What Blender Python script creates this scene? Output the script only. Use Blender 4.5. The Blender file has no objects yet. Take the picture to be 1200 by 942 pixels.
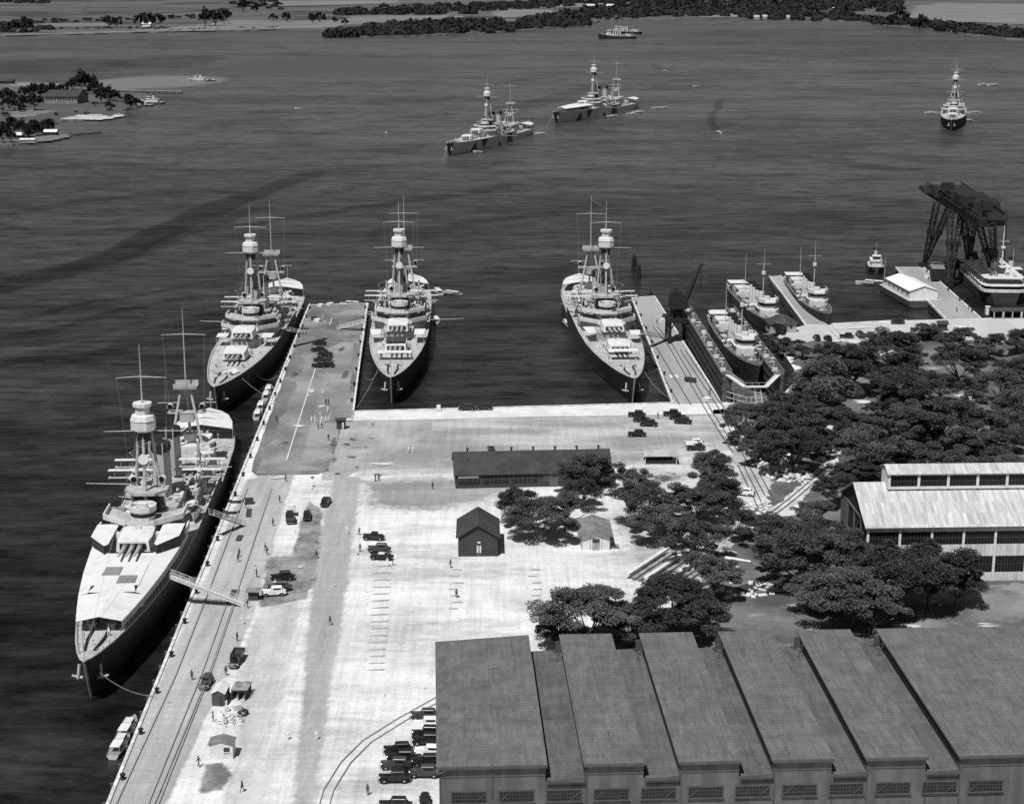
import bpy, math, random
from mathutils import Vector, Matrix, noise
R = math.radians
random.seed(7)
S = bpy.context.scene
COL = S.collection
H = 130.0; F = 2000.0; TILT = math.atan(516/2000.0)
LAND = 2.5

# ---------- camera ----------
cam = bpy.data.cameras.new("camera"); camo = bpy.data.objects.new("camera", cam); COL.objects.link(camo)
camo.location = (0, 0, H); camo.rotation_euler = (R(90)-TILT, 0, 0)
cam.sensor_width = 36; cam.lens = 36*F/1200.0; cam.clip_end = 60000; cam.clip_start = 1
S.camera = camo

def G(px, py, z=LAND):
    """survey point: where the sight line of photo point (px, py) meets the height z"""
    u = (px-600)/F; v = (471-py)/F
    c, s = math.cos(TILT), math.sin(TILT)
    d = Vector((u, c+v*s, -s+v*c))
    t = (H-z)/-d.z
    return Vector((d.x*t, d.y*t, z))
def G2(px, py, z=LAND):
    p = G(px, py, z); return (p.x, p.y)

# ---------- world and sun ----------
sd = Vector((-.20, -.45, .87)).normalized()   # high sun behind the camera, slightly to its left
EL = math.asin(sd.z)
w = bpy.data.worlds.new("World"); S.world = w; w.use_nodes = True
nt = w.node_tree; bg = nt.nodes["Background"]
sky = nt.nodes.new("ShaderNodeTexSky"); sky.sky_type = 'NISHITA'; sky.sun_disc = False
sky.sun_elevation = EL; sky.sun_rotation = math.atan2(sd.x, sd.y)
bw = nt.nodes.new("ShaderNodeRGBToBW"); nt.links.new(sky.outputs[0], bw.inputs[0]); nt.links.new(bw.outputs[0], bg.inputs[0])
bg.inputs[1].default_value = 0.05
sl = bpy.data.lights.new("sun", 'SUN'); sl.energy = 4.6; sl.angle = R(0.5); sl.color = (1, 1, 1)
so = bpy.data.objects.new("sun", sl); COL.objects.link(so)
so.rotation_euler = sd.to_track_quat('Z', 'Y').to_euler()
S.view_settings.view_transform = 'Standard'; S.view_settings.look = 'None'
S.view_settings.exposure = 0.15; S.view_settings.gamma = 1; S.view_settings.use_curve_mapping = False
S.cycles.max_bounces = 5; S.cycles.diffuse_bounces = 2; S.cycles.glossy_bounces = 2
S.cycles.use_denoising = False

# ---------- materials (a monochrome photograph: every tone is a grey) ----------
MATS = {}
def ramp_mix(nt, fac, a, b):
    m = nt.nodes.new("ShaderNodeMix"); m.data_type = 'FLOAT'
    for sock, val in ((m.inputs[2], a), (m.inputs[3], b)):
        if isinstance(val, (int, float)): sock.default_value = val
        else: nt.links.new(val, sock)
    nt.links.new(fac, m.inputs[0]) if not isinstance(fac, (int, float)) else None
    return m.outputs[0]
def noise_node(nt, scale, detail=4, vec=None, stretch=None, rough=.55, coord='Object'):
    tc = nt.nodes.new("ShaderNodeTexCoord")
    v = vec or tc.outputs[coord]
    if stretch:
        mp = nt.nodes.new("ShaderNodeMapping"); mp.inputs['Scale'].default_value = stretch[:3]
        if len(stretch) > 3: mp.inputs['Rotation'].default_value = (0, 0, stretch[3])
        nt.links.new(v, mp.inputs[0]); v = mp.outputs[0]
    n = nt.nodes.new("ShaderNodeTexNoise"); n.inputs['Scale'].default_value = scale
    n.inputs['Detail'].default_value = detail; n.inputs['Roughness'].default_value = rough
    nt.links.new(v, n.inputs['Vector']); return n.outputs['Fac']
def mapr(nt, v, a, b, c=0.0, d=1.0, smooth=True):
    m = nt.nodes.new("ShaderNodeMapRange"); m.clamp = True
    if smooth: m.interpolation_type = 'SMOOTHSTEP'
    m.inputs[1].default_value = a; m.inputs[2].default_value = b; m.inputs[3].default_value = c; m.inputs[4].default_value = d
    nt.links.new(v, m.inputs[0]); return m.outputs[0]
def math_(nt, op, a, b=None, c=None):
    m = nt.nodes.new("ShaderNodeMath"); m.operation = op
    for i, x in enumerate((a, b, c)):
        if x is None: continue
        if isinstance(x, (int, float)): m.inputs[i].default_value = x
        else: nt.links.new(x, m.inputs[i])
    return m.outputs[0]
def newmat(name):
    m = bpy.data.materials.new(name); m.use_nodes = True
    return m, m.node_tree, m.node_tree.nodes["Principled BSDF"]
def mat(name, c, c2=None, scale=.6, lo=.35, hi=.65, rough=.8, metal=0, stretch=None, fine=None, spec=.3, c3=None, scale3=.1, coord='Object', emit=None):
    """grey c, blotched towards c2 by noise; optional third tone c3 in larger patches; fine grain"""
    m, nt, b = newmat(name)
    b.inputs['Roughness'].default_value = rough; b.inputs['Metallic'].default_value = metal
    b.inputs['Specular IOR Level'].default_value = spec
    v = None
    if c2 is None: c2 = c*.8
    n = noise_node(nt, scale, 5, stretch=stretch, coord=coord)
    v = ramp_mix(nt, mapr(nt, n, lo, hi), c, c2)
    if c3 is not None:
        n3 = noise_node(nt, scale3, 6, rough=.65, coord=coord)
        v = ramp_mix(nt, mapr(nt, n3, .48, .62), v, c3)
    if fine:
        nf = noise_node(nt, fine, 3, rough=.7, coord=coord)
        v = math_(nt, 'MULTIPLY', v, mapr(nt, nf, .3, .7, .86, 1.12, False))
    cc = nt.nodes.new("ShaderNodeCombineColor")
    for i in range(3): nt.links.new(v, cc.inputs[i])
    nt.links.new(cc.outputs[0], b.inputs['Base Color'])
    MATS[name] = m; return m
mat('sand', .68, .58, .03, .42, .66, rough=.95, fine=.9, stretch=(.6, 1.3, 1), c3=.50, scale3=.05)
mat('dirt', .52, .34, .05, .38, .62, rough=.95, fine=.9, stretch=(.35, 1, 1), c3=.27, scale3=.03)
mat('apron', .47, .38, .05, .4, .65, rough=.9, fine=.8, stretch=(1.6, .3, 1), c3=.40, scale3=.05)
mat('road', .43, .38, .08, .4, .65, rough=.9, fine=1, stretch=(1.5, .2, 1))
mat('asphalt', .15, .21, .06, .35, .6, rough=.9, fine=1, c3=.26, scale3=.03)
mat('pier_asphalt', .09, .15, .07, .35, .6, rough=.9, fine=.9, stretch=(1, .5, 1), c3=.22, scale3=.05)
mat('patch', .15, .24, .12, .4, .6, rough=.9, fine=1.2, c3=.33, scale3=.09)
mat('concrete', .60, .52, .15, .4, .6, rough=.9, fine=1)
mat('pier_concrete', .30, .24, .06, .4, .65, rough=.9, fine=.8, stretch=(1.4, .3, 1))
mat('concourse', .40, .33, .04, .4, .6, rough=.9, fine=1, c3=.30, scale3=.04)
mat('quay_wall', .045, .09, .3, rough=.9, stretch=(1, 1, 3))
mat('kerb', .62, .42, .4, .4, .6)
mat('stain', .13, .22, .5, .4, .6, rough=.95)
mat('track_dirt', .36, .50, .3, .4, .6, rough=.95)
mat('paint', .55, .42, .8, .45, .6)
mat('painted_white', .64, .54, .8, .5, .7)
mat('grass', .06, .11, .10, .35, .62, rough=1, fine=1.0, c3=.15, scale3=.06)
mat('dry_grass', .15, .22, .08, .35, .62, rough=1, fine=1.2, c3=.085, scale3=.05)
mat('far_field', .062, .10, .004, .4, .6, rough=1, stretch=(.4, 1.8, 1), c3=.035, scale3=.003)
mat('far_pale', .17, .12, .01, .4, .6, rough=1, stretch=(.5, 1.5, 1))
mat('beach', .17, .10, .03, .4, .6, rough=1)
def leafmat():
    m, nt, b = newmat('leaf'); b.inputs['Roughness'].default_value = .75; b.inputs['Specular IOR Level'].default_value = .2
    oi = nt.nodes.new("ShaderNodeObjectInfo"); v = mapr(nt, oi.outputs['Random'], 0, 1, .034, .085, False); n = noise_node(nt, 2.2, 4)
    v = math_(nt, 'MULTIPLY', v, mapr(nt, n, .35, .65, .7, 1.35, False)); cc = nt.nodes.new("ShaderNodeCombineColor")
    for i in range(3): nt.links.new(v, cc.inputs[i])
    nt.links.new(cc.outputs[0], b.inputs['Base Color']); MATS['leaf'] = m
leafmat()
def feltmat():
    m, nt, b = newmat('roof_felt'); b.inputs['Roughness'].default_value = .95; b.inputs['Specular IOR Level'].default_value = .15
    tc = nt.nodes.new("ShaderNodeTexCoord"); sx = nt.nodes.new("ShaderNodeSeparateXYZ"); nt.links.new(tc.outputs['Object'], sx.inputs[0])
    wob = noise_node(nt, .35, 3); X = math_(nt, 'ADD', sx.outputs[0], math_(nt, 'MULTIPLY', wob, .5)); Y = math_(nt, 'ADD', sx.outputs[1], math_(nt, 'MULTIPLY', wob, .8))
    gx, gy = math_(nt, 'DIVIDE', X, 4.5), math_(nt, 'DIVIDE', Y, 1.05)
    cmb = nt.nodes.new("ShaderNodeCombineXYZ"); nt.links.new(math_(nt, 'FLOOR', gx), cmb.inputs[0]); nt.links.new(math_(nt, 'FLOOR', gy), cmb.inputs[1])
    wn = nt.nodes.new("ShaderNodeTexWhiteNoise"); nt.links.new(cmb.outputs[0], wn.inputs[0]); v = ramp_mix(nt, wn.outputs[0], .106, .124)
    def seam(g, w): f = math_(nt, 'ABSOLUTE', math_(nt, 'SUBTRACT', math_(nt, 'FRACT', g), .5)); return mapr(nt, f, .5-w, .5, 1, .78)
    v = math_(nt, 'MULTIPLY', v, seam(gx, .03)); v = math_(nt, 'MULTIPLY', v, seam(gy, .12))
    st = noise_node(nt, .9, 6, stretch=(1.2, .18, 1), rough=.7); v = math_(nt, 'MULTIPLY', v, mapr(nt, st, .3, .72, 1.25, .72, False))
    bl = noise_node(nt, .16, 6, rough=.65); v = math_(nt, 'MULTIPLY', v, mapr(nt, bl, .35, .68, 1.1, .84))
    fn = noise_node(nt, 2.6, 4, rough=.75); v = math_(nt, 'MULTIPLY', v, mapr(nt, fn, .3, .7, .82, 1.2, False))
    sp = noise_node(nt, .5, 3, stretch=(.5, 1.6, 1), rough=.5); v = math_(nt, 'MULTIPLY', v, mapr(nt, sp, .70, .74, 1, .55))
    cc = nt.nodes.new("ShaderNodeCombineColor")
    for i in range(3): nt.links.new(v, cc.inputs[i])
    nt.links.new(cc.outputs[0], b.inputs['Base Color']); bp = nt.nodes.new("ShaderNodeBump"); bp.inputs['Strength'].default_value = .5; bp.inputs['Distance'].default_value = .05; nt.links.new(fn, bp.inputs['Height']); nt.links.new(bp.outputs[0], b.inputs['Normal']); MATS['roof_felt'] = m
feltmat()
MATS['roof_felt_dark'] = MATS['roof_felt'].copy(); MATS['roof_felt_dark'].name = 'roof_felt_dark'  # slightly darker copy of the felt, for the low roofs
for n_ in MATS['roof_felt_dark'].node_tree.nodes:
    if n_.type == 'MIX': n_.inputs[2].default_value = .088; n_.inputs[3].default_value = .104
mat('leaf_far', .016, .032, .03, .35, .65, rough=.9, spec=.1)
mat('bark', .10, .06, 2)
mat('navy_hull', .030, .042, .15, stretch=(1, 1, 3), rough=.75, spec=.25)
mat('navy_grey', .38, .26, .5, .4, .7, rough=.7)
mat('navy_deck', .40, .29, .35, .4, .65, rough=.9, fine=2)
mat('turret_grey', .58, .46, .5, .4, .7, rough=.6)
mat('canvas', .58, .46, .25, .45, .75, rough=.95)
mat('canvas_grey', .16, .22, .5)
mat('dark_and_shade', .05, .03, 1)  # dark mast houses and turret cover, also the shade painted under awnings
mat('black', .012, .02, 1, rough=.6)
mat('darkmetal', .02, .032, .6, rough=.7)
mat('funnel', .42, .30, .6, .45, .7)
mat('mast', .42, .34, 1)
mat('boat_white', .58, .45, 1)
mat('boat_dark', .05, .08, 1)
mat('boat_wood', .25, .18, 1)
mat('glass', .008, .012, 1, rough=.3, spec=.25)
mat('car_black', .012, .018, 1, rough=.25, spec=.6)
mat('car_grey', .045, .06, 1, rough=.35, spec=.5)
mat('car_white', .6, .7, 1, rough=.4)
mat('tyre', .015, .02, 3)
mat('chrome', .5, .45, 2, rough=.25, metal=.8)
mat('uniform_white', .8, .7, 3)
mat('uniform_dark', .03, .05, 3)
mat('skin', .3, .25, 3)
mat('shed_wall', .115, .08, .4, .4, .6, stretch=(1, 1, .25), rough=.9)
mat('shed_trim', .08, .06, .5)
mat('roof_dark', .045, .033, .3, .4, .6, rough=.9, fine=1)
mat('wall_dark', .05, .04, .4, rough=.9)
mat('wall_white', .62, .52, .6, .45, .7)
mat('roof_grey', .14, .2, .4, .4, .6)
mat('roof_light', .36, .28, .5, .4, .6)
mat('roof_pale', .58, .5, .3, .45, .65)
mat('interior', .02, .012, .8)
mat('timber', .30, .16, .8, .4, .6)
mat('timber_pale', .62, .5, 1)
mat('rope', .2, .15, 3)
mat('rusty', .085, .045, .4, .4, .6)
def stain_mat(name, c, dens=.75, sc=.35, stretch=(1, 1, 1)):
    """a stain soaked into the ground: broken up by noise and fading out at its rim"""
    m, nt, b = newmat(name); b.inputs['Roughness'].default_value = .95; b.inputs['Base Color'].default_value = (c, c, c, 1); b.inputs['Specular IOR Level'].default_value = .1
    tc = nt.nodes.new("ShaderNodeTexCoord"); mp = nt.nodes.new("ShaderNodeMapping"); mp.inputs['Location'].default_value = (-1, -1, 0); mp.inputs['Scale'].default_value = (2, 2, 0)
    nt.links.new(tc.outputs['Generated'], mp.inputs[0]); ln = nt.nodes.new("ShaderNodeVectorMath"); ln.operation = 'LENGTH'; nt.links.new(mp.outputs[0], ln.inputs[0])
    fall = mapr(nt, ln.outputs['Value'], 0, 1.0, .30, -.95); n = noise_node(nt, sc, 7, stretch=stretch, rough=.7)
    a = mapr(nt, math_(nt, 'ADD', math_(nt, 'MULTIPLY', math_(nt, 'SUBTRACT', n, .5), 3.2), fall), -.05, .5, 0, dens); nt.links.new(a, b.inputs['Alpha']); MATS[name] = m
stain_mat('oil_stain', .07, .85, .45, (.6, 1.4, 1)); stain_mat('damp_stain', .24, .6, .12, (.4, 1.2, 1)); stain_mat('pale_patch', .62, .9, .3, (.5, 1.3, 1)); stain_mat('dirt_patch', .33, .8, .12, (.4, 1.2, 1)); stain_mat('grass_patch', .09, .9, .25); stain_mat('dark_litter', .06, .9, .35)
def corrugated(name, c, c2, panel, axis='X'):
    m, nt, b = newmat(name); b.inputs['Roughness'].default_value = .7; b.inputs['Specular IOR Level'].default_value = .25
    tc = nt.nodes.new("ShaderNodeTexCoord"); sx = nt.nodes.new("ShaderNodeSeparateXYZ"); nt.links.new(tc.outputs['Object'], sx.inputs[0])
    # individual sheets: white noise per cell
    cx = math_(nt, 'FLOOR', math_(nt, 'DIVIDE', sx.outputs[0], panel)); cy = math_(nt, 'FLOOR', math_(nt, 'DIVIDE', sx.outputs[1], 3.1))
    cmb = nt.nodes.new("ShaderNodeCombineXYZ"); nt.links.new(cx, cmb.inputs[0]); nt.links.new(cy, cmb.inputs[1])
    wn = nt.nodes.new("ShaderNodeTexWhiteNoise"); wn.noise_dimensions = '3D'; nt.links.new(cmb.outputs[0], wn.inputs[0])
    v = ramp_mix(nt, wn.outputs[0], c, c2)
    n = noise_node(nt, 1.0, 5, stretch=(2.5, .25, .25)); v = math_(nt, 'MULTIPLY', v, mapr(nt, n, .35, .7, 1.08, .72, False))
    cc = nt.nodes.new("ShaderNodeCombineColor")
    for i in range(3): nt.links.new(v, cc.inputs[i])
    nt.links.new(cc.outputs[0], b.inputs['Base Color'])
    wv = math_(nt, 'SINE', math_(nt, 'MULTIPLY', sx.outputs[0], 18.0)); bp = nt.nodes.new("ShaderNodeBump"); bp.inputs['Strength'].default_value = .3; bp.inputs['Distance'].default_value = .05
    nt.links.new(wv, bp.inputs['Height']); nt.links.new(bp.outputs[0], b.inputs['Normal'])
    MATS[name] = m
corrugated('corrugated', .36, .52, .8)
corrugated('corrugated_wall', .45, .62, .8)
def yard_mat():
    m, nt, b = newmat('yard_ground'); b.inputs['Roughness'].default_value = .95; b.inputs['Specular IOR Level'].default_value = .1
    tc = nt.nodes.new("ShaderNodeTexCoord"); sx = nt.nodes.new("ShaderNodeSeparateXYZ"); nt.links.new(tc.outputs['Object'], sx.inputs[0]); X, Y = sx.outputs[0], sx.outputs[1]
    e1 = noise_node(nt, .05, 5, rough=.65); e2 = noise_node(nt, .5, 5, rough=.7)
    def tone(a, b_, sc, stretch=None, lo=.38, hi=.62, rg=.65): n = noise_node(nt, sc, 7, stretch=stretch, rough=rg); return ramp_mix(nt, mapr(nt, n, lo, hi), a, b_)
    def zone(col, inner, pts, soft, wob):
        P = [G2(x, y) for x, y in pts]; ar = sum(P[i][0]*P[(i+1) % len(P)][1]-P[(i+1) % len(P)][0]*P[i][1] for i in range(len(P)))
        if ar < 0: P = P[::-1]
        d = None
        for i in range(len(P)):
            (x0, y0), (x1, y1) = P[i], P[(i+1) % len(P)]; L = math.hypot(x1-x0, y1-y0); nx, ny = -(y1-y0)/L, (x1-x0)/L
            t = math_(nt, 'MULTIPLY_ADD', X, nx, -(x0*nx+y0*ny)); t = math_(nt, 'MULTIPLY_ADD', Y, ny, t); d = t if d is None else math_(nt, 'MINIMUM', d, t)
        d = math_(nt, 'ADD', d, math_(nt, 'MULTIPLY', math_(nt, 'SUBTRACT', e1, .5), wob*5)); d = math_(nt, 'ADD', d, math_(nt, 'MULTIPLY', math_(nt, 'SUBTRACT', e2, .5), soft*3.5))
        return ramp_mix(nt, mapr(nt, d, -soft, soft), col, inner)
    col = tone(.64, .53, .04, (.6, 1.3, 1)); n3 = noise_node(nt, .07, 8, stretch=(.45, 1.3, 1), rough=.72); col = math_(nt, 'MULTIPLY', col, mapr(nt, n3, .46, .70, 1, .62))
    col = zone(col, tone(.42, .24, .06, (.4, 1.2, 1)), [(412, 484), (787, 473), (905, 480), (880, 545), (735, 549), (640, 560), (540, 575), (420, 568)], 1.2, 1.2)
    col = zone(col, tone(.33, .22, .05, (.4, 1.1, 1)), [(424, 564), (640, 558), (560, 592), (500, 600), (430, 590)], 4, 3)
    col = zone(col, tone(.36, .27, .07), [(405, 486), (507, 490), (504, 556), (400, 562), (375, 575), (380, 540)], .3, .1)
    col = zone(col, tone(.40, .31, .05, (1.6, .3, 1)), [(118, 960), (125, 941), (293, 556), (374, 556), (312, 690), (288, 752), (228, 960)], .35, .35)
    col = zone(col, tone(.50, .36, .08, (1, .5, 1)), [(296, 690), (330, 660), (352, 690), (342, 760), (310, 960), (228, 960), (288, 752)], 1.5, 1)
    col = zone(col, tone(.35, .29, .07, (1.6, .2, 1)), [(372, 600), (388, 556), (428, 560), (415, 640), (396, 760), (368, 960), (310, 960), (343, 745), (368, 650)], .7, .3)
    for q in ([(351, 612), (363, 586), (378, 602), (377, 622), (366, 690), (335, 700), (343, 655)], [(312, 661), (316, 653), (368, 650), (362, 702), (304, 712)], [(238, 895), (262, 892), (274, 905), (262, 926), (232, 930)]): col = zone(col, tone(.13, .27, .14, rg=.7), q, .5, .5)
    col = zone(col, tone(.50, .30, .12, (.5, 1.5, 1)), [(735, 545), (880, 530), (905, 620), (850, 700), (760, 700), (720, 600)], 3, 3)
    # slab joints, only faintly visible, and oil drips
    for ax_, sp_ in ((X, 6.1), (Y, 7.6)):
        jf = math_(nt, 'ABSOLUTE', math_(nt, 'SUBTRACT', math_(nt, 'FRACT', math_(nt, 'DIVIDE', math_(nt, 'ADD', ax_, math_(nt, 'MULTIPLY', e2, .5)), sp_)), .5))
        col = math_(nt, 'MULTIPLY', col, ramp_mix(nt, mapr(nt, e1, .42, .6), 1.0, mapr(nt, jf, .478, .5, 1, .86)))
    dr = noise_node(nt, .42, 3, stretch=(1, .7, 1), rough=.5); col = math_(nt, 'MULTIPLY', col, mapr(nt, dr, .70, .76, 1, .55))
    # wheel wear and fine grit
    wr = noise_node(nt, .35, 6, stretch=(2.2, .12, 1), rough=.7); col = math_(nt, 'MULTIPLY', col, mapr(nt, wr, .35, .7, 1.08, .84, False))
    w2 = noise_node(nt, .5, 6, stretch=(.2, 1.6, 1, .2), rough=.7); col = math_(nt, 'MULTIPLY', col, mapr(nt, w2, .35, .72, 1.05, .86, False))
    g = noise_node(nt, 1.3, 4, rough=.8); col = math_(nt, 'MULTIPLY', col, mapr(nt, g, .3, .7, .87, 1.12, False))
    cc = nt.nodes.new("ShaderNodeCombineColor")
    for i in range(3): nt.links.new(col, cc.inputs[i])
    nt.links.new(cc.outputs[0], b.inputs['Base Color']); MATS['yard_ground'] = m
yard_mat()
def camo():
    m, nt, b = newmat('camouflage'); b.inputs['Roughness'].default_value = .7
    n = noise_node(nt, .035, 1, stretch=(1, 1, .5)); v = mapr(nt, n, .50, .515, .42, .05)
    cc = nt.nodes.new("ShaderNodeCombineColor")
    for i in range(3): nt.links.new(v, cc.inputs[i])
    nt.links.new(cc.outputs[0], b.inputs['Base Color']); MATS['camouflage'] = m
camo()

def water_mat():
    m, nt, b = newmat('water')
    b.inputs['Specular IOR Level'].default_value = .5; b.inputs['IOR'].default_value = 1.33
    tc = nt.nodes.new("ShaderNodeTexCoord"); sx = nt.nodes.new("ShaderNodeSeparateXYZ"); nt.links.new(tc.outputs['Object'], sx.inputs[0])
    X, Y = sx.outputs[0], sx.outputs[1]
    # warped coordinates so that every mask has a ragged edge
    nx = noise_node(nt, .006, 4); ny = noise_node(nt, .011, 4)
    wx = math_(nt, 'ADD', X, math_(nt, 'MULTIPLY', math_(nt, 'SUBTRACT', nx, .5), 120))
    wy = math_(nt, 'ADD', Y, math_(nt, 'MULTIPLY', math_(nt, 'SUBTRACT', ny, .5), 160))
    big = noise_node(nt, .0032, 5, stretch=(.5, 1.6, 1, .25), rough=.6)
    mid = noise_node(nt, .022, 6, stretch=(.5, 1.2, 1, .15), rough=.68)
    chop = noise_node(nt, .15, 5, stretch=(.45, 1.0, 1, .2), rough=.72)
    cross = noise_node(nt, .05, 5, stretch=(.5, 1.1, 1, -.3), rough=.7)
    mod = math_(nt, 'MULTIPLY', mapr(nt, big, .36, .62, .62, 1.25), mapr(nt, mid, .34, .66, .45, 1.6, False))
    mod = math_(nt, 'MULTIPLY', mod, mapr(nt, chop, .34, .66, .25, 1.85, False))
    mod = math_(nt, 'MULTIPLY', mod, mapr(nt, cross, .34, .66, .5, 1.5, False))
    # water brightens towards the head of the loch, far sheen painted into its tone
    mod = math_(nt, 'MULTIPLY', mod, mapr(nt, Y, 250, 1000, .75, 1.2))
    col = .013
    far_sheen = mapr(nt, Y, 500, 1500, .003, .036)  # base colour lifted with distance to stand for sky sheen
    def ell(cx, cy, rx, ry, soft=.5, xx=wx, yy=wy, rot=0):
        dx = math_(nt, 'SUBTRACT', xx, cx); dy = math_(nt, 'SUBTRACT', yy, cy)
        if rot:
            c, s = math.cos(rot), math.sin(rot)
            dx, dy = (math_(nt, 'ADD', math_(nt, 'MULTIPLY', dx, c), math_(nt, 'MULTIPLY', dy, s)),
                      math_(nt, 'SUBTRACT', math_(nt, 'MULTIPLY', dy, c), math_(nt, 'MULTIPLY', dx, s)))
        a = math_(nt, 'POWER', math_(nt, 'ABSOLUTE', math_(nt, 'DIVIDE', dx, rx)), 2.0); c_ = math_(nt, 'POWER', math_(nt, 'ABSOLUTE', math_(nt, 'DIVIDE', dy, ry)), 2.0)
        return mapr(nt, math_(nt, 'ADD', a, c_), 1-soft, 1+soft, 1, 0)
    def E(px, py, rpx, rpy, soft=.5, rot=0):
        p = G(px, py, 0); q = G(px+rpx, py, 0); r = G(px, py-rpy, 0)
        return ell(p.x, p.y, q.x-p.x, r.y-p.y, soft, rot=rot)
    shoals = []
    # sand shoal off the islet and shallow streaks
    for args, c in (((185, 96, 75, 8, .35), .14), ((380, 78, 140, 10, .9), .045), ((760, 33, 60, 7, .8), .05), ((330, 46, 60, 3, .6), .06)):
        shoals.append((E(*args), c))
    for args, k in (((40, 78, 120, 9, .4), .35), ((190, 73, 60, 7, .5), .4), ((300, 148, 60, 10, .8), .6), ((350, 158, 30, 6, .8), .6), ((900, 180, 90, 14, .8), .7), ((1000, 45, 260, 12, .8), .7)):
        mod = math_(nt, 'MULTIPLY', mod, ramp_mix(nt, E(*args), 1.0, k))
    # long slicks left by passing ships
    sxw = math_(nt, 'ADD', X, math_(nt, 'MULTIPLY', math_(nt, 'SUBTRACT', nx, .5), 40)); syw = math_(nt, 'ADD', Y, math_(nt, 'MULTIPLY', math_(nt, 'SUBTRACT', ny, .5), 55))
    def band(p, q, wd, k, fade=.15):
        nonlocal mod
        a = G(p[0], p[1], 0); c = G(q[0], q[1], 0); d = (c-a); L = d.length; d.normalize()
        dx = math_(nt, 'SUBTRACT', sxw, a.x); dy = math_(nt, 'SUBTRACT', syw, a.y)
        along = math_(nt, 'ADD', math_(nt, 'MULTIPLY', dx, d.x), math_(nt, 'MULTIPLY', dy, d.y))
        perp = math_(nt, 'ABSOLUTE', math_(nt, 'SUBTRACT', math_(nt, 'MULTIPLY', dy, d.x), math_(nt, 'MULTIPLY', dx, d.y)))
        mk = math_(nt, 'MULTIPLY', mapr(nt, perp, wd*.55, wd, 1, 0), math_(nt, 'MULTIPLY', mapr(nt, along, -L*fade, L*fade, 0, 1), mapr(nt, along, L*(1-fade), L*(1+fade), 1, 0)))
        mod = math_(nt, 'MULTIPLY', mod, ramp_mix(nt, mk, 1.0, k))
    band((-40, 345), (90, 312), 13, .3); band((80, 318), (200, 268), 14, .25); band((190, 272), (290, 230), 14, .3); band((280, 234), (375, 200), 12, .35); band((150, 300), (310, 240), 8, .4); band((-40, 325), (140, 290), 8, 1.35)
    band((-20, 432), (260, 392), 6, .4); band((-20, 400), (240, 350), 5, .5); band((490, 268), (640, 250), 8, .55)
    band((842, 154), (834, 138), 5, .35, .1); band((834, 139), (846, 116), 5, .4, .1); band((843, 158), (900, 134), 4, 1.4)
    band((778, 84), (764, 75), 6, .45, .1); band((785, 86), (850, 72), 9, 1.35)
    band((0, 250), (200, 225), 9, .6); band((250, 270), (470, 235), 8, .55); band((20, 375), (240, 330), 4, .5); band((0, 415), (230, 372), 4, 1.5); band((100, 420), (250, 400), 4, .5); band((380, 250), (620, 215), 9, .6); band((720, 250), (1000, 285), 6, .7); band((600, 130), (700, 100), 22, .6); band((850, 175), (1060, 200), 16, .65); band((560, 100), (640, 90), 14, .6); band((1100, 260), (1200, 250), 6, 1.4); band((160, 60), (420, 66), 18, .75); band((860, 60), (1200, 85), 26, .75); band((900, 110), (1180, 120), 16, 1.25)
    col = math_(nt, 'ADD', math_(nt, 'MULTIPLY', mod, .011), math_(nt, 'MULTIPLY', far_sheen, mapr(nt, mod, .2, 1.6, .45, 1.35, False)))
    for mk_, c in shoals: col = ramp_mix(nt, mk_, col, c)
    nt.links.new(math_(nt, 'MULTIPLY', mod, .29), b.inputs['Specular IOR Level'])
    cc = nt.nodes.new("ShaderNodeCombineColor")
    for i in range(3): nt.links.new(col, cc.inputs[i])
    nt.links.new(cc.outputs[0], b.inputs['Base Color'])
    b.inputs['Roughness'].default_value = .32
    n1 = noise_node(nt, .35, 4, stretch=(.3, 1, 1, .1), rough=.6); n2 = noise_node(nt, .07, 3, stretch=(.25, 1, 1, -.12))
    hgt = math_(nt, 'ADD', n1, math_(nt, 'MULTIPLY', n2, 3.0))
    bp = nt.nodes.new("ShaderNodeBump"); bp.inputs['Strength'].default_value = .55; bp.inputs['Distance'].default_value = .8
    nt.links.new(hgt, bp.inputs['Height']); nt.links.new(bp.outputs[0], b.inputs['Normal'])
    MATS['water'] = m
water_mat()

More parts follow.
